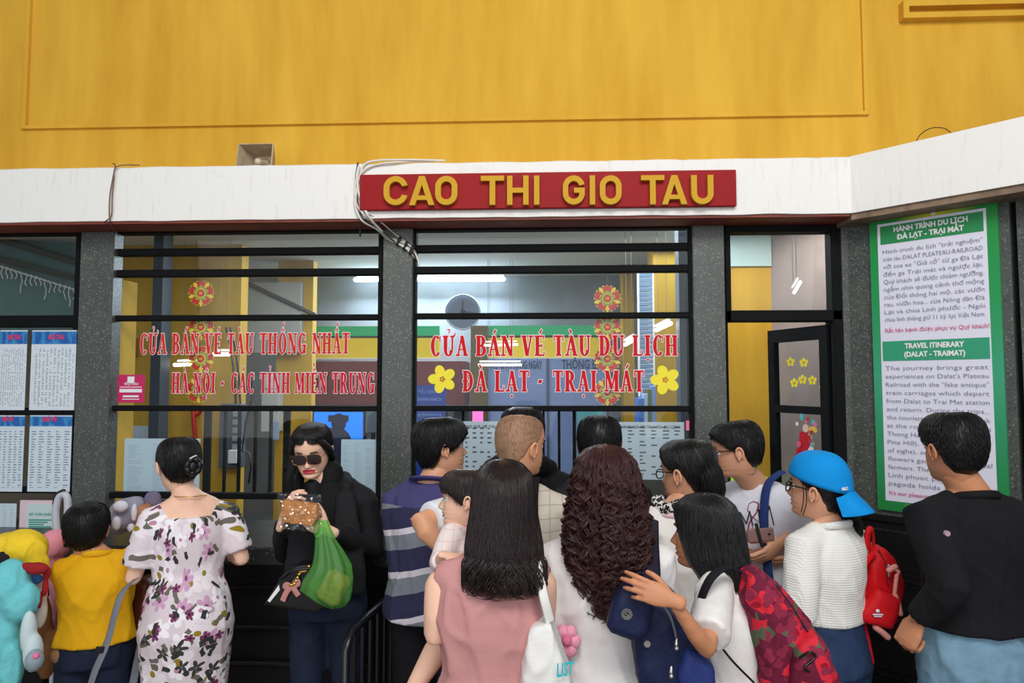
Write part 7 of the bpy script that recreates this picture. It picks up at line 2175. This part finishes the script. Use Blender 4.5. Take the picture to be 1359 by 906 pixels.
# ================================================================== 5 toddler, 6 woman in pink
DYO = 0.0
w6 = Person('woman in dusty pink sleeveless top with dark shoulder-length hair, carrying a toddler', 668, 609, 1.90, 6, 6, 0, sex='f', hs=.96, bpx=652, width=1.0, depth=1.05, skin=SKIN_PALE)
w6.arms = {'L': (at(577, 842, 1.86), at(628, 806, 2.08)), 'R': (at(722, 830, 1.96), at(690, 820, 2.14))}
w6.ears = False; w6.body(armscale=1.05)
PNK = cloth('dusty_pink_crepe', srgb(196, 140, 138), .85, .05)
w6.top(PNK, 'sleeveless_top', grow=.018, zlo=.86, zhi=1.43, hem=.09, sleeves=(0, 0), amp=.013, seed=29, kz=.8, collar=False,
       extra=lambda q: [q.tube([w6.neck0 + Vector((0, 0, -.035)) + w6.R * (sg * .05), w6.neck0 + w6.R * (sg * .11) + Vector((0, 0, -.052))], [.052, .046], 14) for sg in (-1, 1)])
w6.pants(JEAN_M, .98); w6.shoes(SHOE)
long_hair(w6, HBRN, [(.130, .004, .004, 0), (.127, .03, .035, 0), (.118, .052, .062, 0), (.09, .078, .095, 0), (.04, .086, .115, -.005), (-.02, .092, .120, -.01), (-.06, .099, .118, -.02), (-.10, .104, .110, -.035), (-.14, .104, .098, -.05), (-.175, .095, .085, -.06), (-.205, .078, .06, -.065)],
          N=4200, K=24, seed=6, wave=.10, ends=(.86, 1.03), rad=.0011, shell=.95, fly=.02)
# curled-in tips
q = MB(); r_ = np.random.default_rng(5); NN = 700; K = 12; Pa = np.zeros((NN, K, 3))
for i in range(NN):
    a = r_.uniform(1.4, 2 * PI - 1.4); z0 = -.115 - r_.uniform(0, .06); s_ = np.linspace(0, 1, K); sg = r_.choice((-1, 1))
    Pa[i, :, 0] = .100 * math.sin(a) + sg * .016 * np.sin(s_ * 4.5); Pa[i, :, 1] = -.062 + .085 * math.cos(a) - .010 * np.sin(s_ * 4.5); Pa[i, :, 2] = z0 - .07 * s_ + .025 * s_ ** 3
strands(q, Pa, np.linspace(1, .3, K) * .0013, 3); qq = MB(); qq.add(xform(q.verts(), rotm(w6.hyaw), w6.hc, w6.hs), q.f); qq.build('curled_tips', HBRN, w6.root, smooth=True)

b5 = Person('toddler in pale pink striped shirt carried on the woman in pink\'s hip', 618, 619, 2.14, 78, 92, 0, 4, hs=.73, bpx=628, bY=2.16, width=1.0, skin=SKIN_PALE, drop=-.0)
# toddler's body is short and held up: rebuild the frame from the head down
b5.s = .52; b5.w = .52 * 1.15; b5.d = .52 * 1.2; b5.base = Vector((at(632, 700, 2.16).x, 2.17, 0)); b5.zoff = b5.hc.z - .095 * .73 - 1.455 * .52 - .005
b5.neck0 = b5.base + Vector((0, 0, 1.455 * .52 + b5.zoff)); b5.root.location = b5.base
b5.root.location = (b5.base.x, b5.base.y, .9 + .0)
for sd, sg in (('L', -1), ('R', 1)): b5.sh[sd] = b5.base + b5.R * (sg * .085) + Vector((0, 0, 1.39 * .52 + b5.zoff))
b5.sh['L'] = at(600, 712, 2.10)
b5.arms = {'L': (at(584, 748, 2.04), at(590, 738, 1.97)), 'R': (b5.sh['R'] + Vector((-.02, .04, -.09)), b5.sh['R'] + Vector((-.06, .06, -.14)))}
HB = dict(scale=.50)
tb_ = MB(); k5 = .52
b5.torso(tb_, 0, .86, 1.46)
tb_.tube([b5.P(0, 0, 1.40), b5.neck0, b5.hc + Vector((0, 0, -.05))], [.045, .036, .036], 14)
for sd in ('L', 'R'):
    sh, el, wr = b5.arm_pts(sd); tb_.tube([sh, sh.lerp(el, .5), el, el.lerp(wr, .5), wr], [.032, .030, .026, .023, .018], 12)
hipL = b5.P(-.085, 0, .92); hipR = b5.P(.085, 0, .92)
kneeL = at(592, 842, 1.98); footL = at(548, 915, 1.96)
tb_.tube([hipL, hipL.lerp(kneeL, .5), kneeL, kneeL.lerp(footL, .35), footL], [.058, .052, .036, .036, .024], 14)
tb_.tube([footL, footL + Vector((-.03, -.01, -.03)), footL + Vector((-.07, -.01, -.035))], [.024, .024, .016], 12)
kneeR = hipR + Vector((.03, .08, -.12)); tb_.tube([hipR, kneeR, kneeR + Vector((-.02, .02, -.13))], [.055, .036, .024], 12)
V, Fc = remeshed(tb_, .007, 4); mb = MB(); mb.add(V, Fc)
hV, hF = hand_buf((20, 25, 20)); hV = xform(hV, frame_from(Vector((.75, -.25, -.05)), Vector((0, .35, -1))), at(592, 737, 1.955), .50); mb.add(hV, hF)
hb_t = head_template(); mb.add(xform(hb_t.verts(), b5.HR, b5.hc, b5.hs), hb_t.f, hb_t.m); mb.build('body', [b5.skin, b5.lip], b5.root, smooth=True)
b5.face()
b5.hair('bangs', M('soft_black_hair', srgb(40, 30, 28), .4, spec=.6), .013, .006, N=1500, length=.04, seed=35, lift=.003)
STP = m_plaid('pale_pink_striped_cotton', srgb(236, 222, 218), srgb(226, 192, 190), 34)
b5.top(STP, 'shirt', grow=.022, zlo=.93, sleeves=(1.5, 1.2), r0=.085, r1=.070, rw=.052, amp=.004, voxel=.006, seed=36)

# tote bag on her right shoulder
tt_ = empty('white_tote_bag', at(725, 870, 1.84), 'white canvas tote bag with teal print on the right shoulder of woman in pink', 'bag')
CAN = cloth('white_canvas', srgb(228, 226, 222))
soft_poly('bag_body', [(703, 826), (730, 818), (742, 850), (757, 890), (764, 960), (690, 960), (694, 880)], 1.78, 1.88, CAN, tt_, bulge=.01, amp=.006)
q = MB(); q.tube(smooth_path([at(700, 728, 1.92), at(710, 740, 1.82), at(718, 775, 1.80), at(724, 800, 1.79), at(730, 824, 1.80)]), [(.013, .003)] * 33, 8, ref=(1, 0, 0)); q.build('strap', CAN, tt_, smooth=True)
q = MB(); q.tube(smooth_path([at(703, 728, 1.94), at(716, 745, 1.90), at(718, 790, 1.88), at(712, 824, 1.87)]), [(.013, .003)] * 25, 8, ref=(1, 0, 0)); q.build('strap', CAN, tt_, smooth=True)
q = text_buf('LIST', .045, at(739, 898, 1.755), (.92, .25, .05), (.03, 0, 1), width=.045, bold=.0012); q.build('teal_lettering', M('teal_ink', srgb(50, 180, 190), .5), tt_)
pf = empty('pink_plush_flower', at(752, 852, 1.98), 'fluffy pink plush flower charm hanging beside the white tote bag', 'charm')
for k in range(6):
    a = k * PI / 3; q = MB(); c = at(752, 850, 1.96) + Vector((math.cos(a) * .020, 0, math.sin(a) * .026)); q.ball(c, (.019, .016, .021)); V, Fc = remeshed(q, .005, 2); q = MB(); q.add(fold(V, .003, k, 6, 6), Fc); q.build('petal', M('plush_rose', srgb(228, 150, 174), .9), pf, smooth=True)
q = MB(); q.ball(at(752, 850, 1.945), .014); q.build('flower_centre', M('plush_rose_dark', srgb(206, 110, 146), .9), pf, smooth=True)

# ================================================================== 12 girl with floral backpack
DYO = 0.22
w12 = Person('girl with long black hair and white tee, hand on the navy backpack', 936, 652, 1.88, 40, 66, 0, sex='f', hs=.92, bpx=972, bY=1.86, width=1.02, depth=1.05, skin=SKIN_TAN)
w12.sh['L'] = at(950, 778, 1.80)
w12.arms = {'L': (at(938, 862, 1.60), at(892, 796, 1.545)), 'R': (w12.sh['R'] + Vector((.02, .06, -.24)), w12.sh['R'] + Vector((-.1, .12, -.3)))}
w12.ears = False; w12.body(armscale=.86, hands={'L': dict(dir=(-.93, .12, .30), palm=(.05, .95, -.3), curls=((12, 22, 12), (16, 24, 16), (22, 28, 18), (28, 34, 20)), thumb=38, spread=4, scale=.74)})
w12.top(cloth('soft_white_tee', srgb(226, 222, 218)), 't_shirt', grow=.022, zlo=.90, sleeves=(.80, .6), r0=.064, r1=.072, amp=.008, seed=37)
w12.pants(JEAN_M, .98); w12.shoes(SHOEW)
long_hair(w12, HBLK, [(.126, .004, .004, 0), (.123, .03, .035, 0), (.114, .052, .062, 0), (.09, .075, .090, 0), (.04, .084, .108, -.005), (-.02, .088, .112, -.01), (-.08, .094, .112, -.02), (-.13, .098, .105, -.035), (-.18, .092, .09, -.055), (-.22, .075, .075, -.075), (-.25, .05, .05, -.085)],
          N=3400, K=22, seed=7, wave=.05, ends=(.82, 1.03), rad=.0011, shell=.95, fly=.03)
fb = empty('floral_backpack', at(1050, 840, 1.75), 'maroon backpack with red rose print on the girl with long black hair', 'backpack')
FLB = m_floral('rose_print_nylon', srgb(104, 26, 52), [(10.0, 4, srgb(86, 92, 70), None, .30, .055, 2.0), (13.0, 5, srgb(206, 40, 56), srgb(150, 20, 40), .62, .042, .35), (30.0, 3, srgb(136, 40, 66), None, .6, .018, .5)])
soft_poly('main_body', [(984, 750), (1000, 752), (1030, 772), (1062, 808), (1086, 845), (1102, 885), (1104, 960), (1010, 960), (1004, 900), (990, 840), (982, 790)], 1.72, 1.86, FLB, fb, bulge=.025, amp=.010, seed=5)
soft_poly('front_pocket', [(1058, 850), (1080, 838), (1098, 862), (1103, 885), (1103, 945), (1050, 950), (1046, 890)], 1.665, 1.72, FLB, fb, bulge=.015, amp=.006, seed=6)
q = MB(); q.tube(smooth_path([at(982, 758, 1.75), at(965, 752, 1.72), at(945, 765, 1.69), at(932, 790, 1.70), at(926, 815, 1.76)]), [(.013, .004)] * 33, 8, ref=(0, 1, 0)); q.build('shoulder_strap', cloth('black_padded_webbing', srgb(26, 24, 30)), fb, smooth=True)
q = MB(); q.tube(smooth_path([at(960, 862, 1.72), at(975, 880, 1.70), at(1000, 905, 1.71)]), [(.007, .003)] * 17, 8, ref=(0, 1, 0)); q.build('lower_strap', cloth('black_padded_webbing', (0, 0, 0, 1)), fb, smooth=True)
q = MB(); q.tube(smooth_path([at(1062, 872, 1.655), at(1075, 865, 1.64), at(1082, 872, 1.65), at(1068, 885, 1.64), at(1076, 892, 1.65)]), .0035, 6); q.build('pull_cord', BLACK, fb, smooth=True)
q = MB(); q.tube(smooth_path([at(1030, 776, 1.70), at(1052, 806, 1.69), at(1072, 838, 1.68)]), .0025, 6); q.build('zip', BLACK, fb, smooth=True)

# ================================================================== plush animals on the left and the one the boy holds
DYO = 0.12
def plush(name, col, blobs, Y, label, cat='plush toy', extra=None, scale=1.0, group='plush animal costumes on the rack'):
    root = empty(name, at(blobs[0][0], blobs[0][1], Y), label, cat, group)
    q = MB()
    for b in blobs:
        px, py, rx, ry = b[:4]; d = b[4] if len(b) > 4 else rx
        k = (Y + DYO) / F; c = at(px, py, Y + (b[5] if len(b) > 5 else 0)); q.ball(c, (rx * k, d * k, ry * k), nu=18, nv=12)
    V, Fc = remeshed(q, .009, 4); V = fold(V, .006, len(label), 2, 2); q = MB(); q.add(V, Fc)
    q.build('fur_body', M('plush_' + name, col, .95, var=.10, vscale=14, bump=.6, bscale=150), root, smooth=True)
    for nm, cl, bl in (extra or []):
        q = MB()
        for b in bl: px, py, rx, ry = b[:4]; dy = b[4] if len(b) > 4 else 0; k = (Y + DYO) / F; q.ball(at(px, py, Y + dy), (rx * k, min(rx, ry) * k, ry * k), nu=14, nv=10)
        if len(bl) > 1: V, Fc = remeshed(q, .006, 2); q = MB(); q.add(V, Fc)
        q.build(nm, M('plush_part_%d_%d_%d' % tuple(int(v * 255) for v in cl[:3]), cl, .9, bump=.4, bscale=150), root, smooth=True)
    return root


plush('plush_chick', srgb(236, 200, 40), [(30, 728, 34, 26, 26), (12, 728, 26, 22), (46, 748, 18, 18), (20, 740, 30, 20)], 2.58, 'yellow plush chick hood with a dark red beak on the left rack',
      extra=[('red_beak', srgb(150, 20, 24), [(48, 754, 17, 8, -.10), (36, 752, 10, 6, -.11)]), ('blue_scarf', srgb(60, 110, 180), [(45, 768, 12, 7, -.05)]), ('white_belly', srgb(214, 210, 208), [(48, 785, 14, 26, .0), (52, 810, 10, 24, .0)]), ('eye', srgb(12, 12, 12), [(2, 738, 5, 6, -.11)]), ('red_trim', srgb(170, 24, 30), [(62, 760, 5, 10, -.05), (60, 778, 4, 14, -.05), (52, 796, 4, 12, -.05)])])
plush('plush_pig', srgb(234, 150, 164), [(72, 722, 20, 20), (66, 748, 14, 24), (78, 775, 12, 30), (72, 815, 12, 34), (68, 838, 10, 12)], 2.86, 'pink plush animal costume with orange snout between chick and boy',
      extra=[('orange_snout', srgb(226, 110, 50), [(92, 716, 9, 8, -.05), (88, 708, 6, 6, -.05)]), ('white_arm', srgb(226, 206, 206), [(86, 770, 9, 22, -.05), (90, 790, 8, 20, -.05)]), ('orange_foot', srgb(214, 96, 36), [(92, 812, 7, 14, -.06), (88, 824, 7, 8, -.06)]), ('eye', srgb(12, 12, 12), [(87, 723, 2.5, 3, -.10)]), ('red_trim', srgb(176, 20, 30), [(82, 750, 6, 8, -.04)])])
plush('plush_bear', srgb(122, 78, 42), [(56, 830, 12, 44), (62, 870, 14, 30), (78, 850, 13, 18), (48, 860, 10, 30)], 2.74, 'brown plush animal costume hanging below the chick hood', extra=[('tan_paw', srgb(150, 110, 76), [(80, 868, 11, 12, -.08)])])
plush('plush_dinosaur', srgb(110, 200, 206), [(14, 775, 24, 34), (24, 800, 22, 26), (36, 795, 14, 24), (8, 830, 18, 50), (14, 880, 16, 40)], 2.46, 'light blue plush animal costume at the lower left corner',
      extra=[('white_arm', srgb(196, 214, 216), [(38, 840, 10, 30, -.02), (44, 865, 12, 26, -.02)]), ('grey_paw', srgb(140, 156, 166), [(46, 876, 11, 14, -.06)]), ('pink_pad', srgb(230, 120, 160), [(48, 870, 4, 4, -.15)]), ('eye', srgb(10, 10, 10), [(6, 742, 6, 7, -.0)])])
# rack the costumes hang on
rk = empty('costume_rack', at(40, 800, 2.9).xy.to_3d(), 'dark metal rack behind the plush animal costumes', 'rack')
for x in (-20, 84):
    q = MB(); p = at(x, 760, 2.84); q.tube([(p.x, 2.84 + DYO, 0), (p.x, 2.84 + DYO, 1.02)], .014, 8); q.build('post', BLACK, rk, smooth=True)
q = MB(); q.tube([at(-30, 758, 2.84), at(92, 758, 2.84)], .014, 8); q.build('rail', BLACK, rk, smooth=True)
for x, y, Yc in ((10, 765, 2.58), (40, 762, 2.62), (72, 770, 2.70), (58, 820, 2.76)):
    q = MB(); p = at(x, 758, 2.84); p.z = at(40, 758, 2.84).z; q.tube([p, at(x, y, Yc)], .005, 6); q.build('hanger', BLACK, rk, smooth=True)
plush('plush_elephant', srgb(150, 146, 164), [(168, 682, 22, 22), (160, 690, 14, 20), (178, 672, 16, 14), (186, 690, 10, 12)], 2.98, 'grey and white striped plush head held up by the boy', group=None, extra=[('white_stripe', srgb(214, 210, 218), [(160, 672, 10, 8, -.09), (155, 694, 6, 10, -.08)]), ('white_stripe', srgb(214, 210, 218), [(178, 680, 4, 12, -.10), (174, 700, 5, 6, -.09)])])
plush('plush_ear', srgb(120, 112, 136), [(203, 665, 13, 15, 5), (196, 676, 8, 12, 5)], 3.0, 'dark grey-violet plush toy held beside the striped plush head', group=None)
q = MB(); a, c = at(112, 702, 3.0), at(122, 655, 3.0)
sc_ = empty('white_roller_case', at(84, 690, 3.08), 'pale grey looped handle behind the boy, in front of the certificate', 'handle')
q = MB(); q.tube(smooth_path([at(76, 710, 3.1), at(74, 680, 3.1), at(78, 660, 3.1), at(86, 656, 3.1), at(90, 668, 3.1), at(88, 710, 3.1)]), .016, 10); q.build('loop', M('pale_grey_plastic', srgb(190, 192, 200), .4), sc_, smooth=True)
q = MB(); q.tube(smooth_path([at(73, 668, 3.1), at(76, 657, 3.1), at(84, 652, 3.1)]), .012, 8); q.build('grip', BLACK, sc_, smooth=True)
q = MB(); q.box((aX(74, 3.1), 3.06, ZC + .001), (aX(92, 3.1), 3.14, at(80, 708, 3.1).z), bev=.004) if False else q.tube([at(76, 708, 3.1), Vector((at(76, 708, 3.1).x, 3.1 + DYO, 0))], .010, 8); q.tube([at(88, 708, 3.1), Vector((at(88, 708, 3.1).x, 3.1 + DYO, 0))], .010, 8); q.build('upright', M('pale_grey_plastic', (0, 0, 0, 1)), sc_, smooth=True)
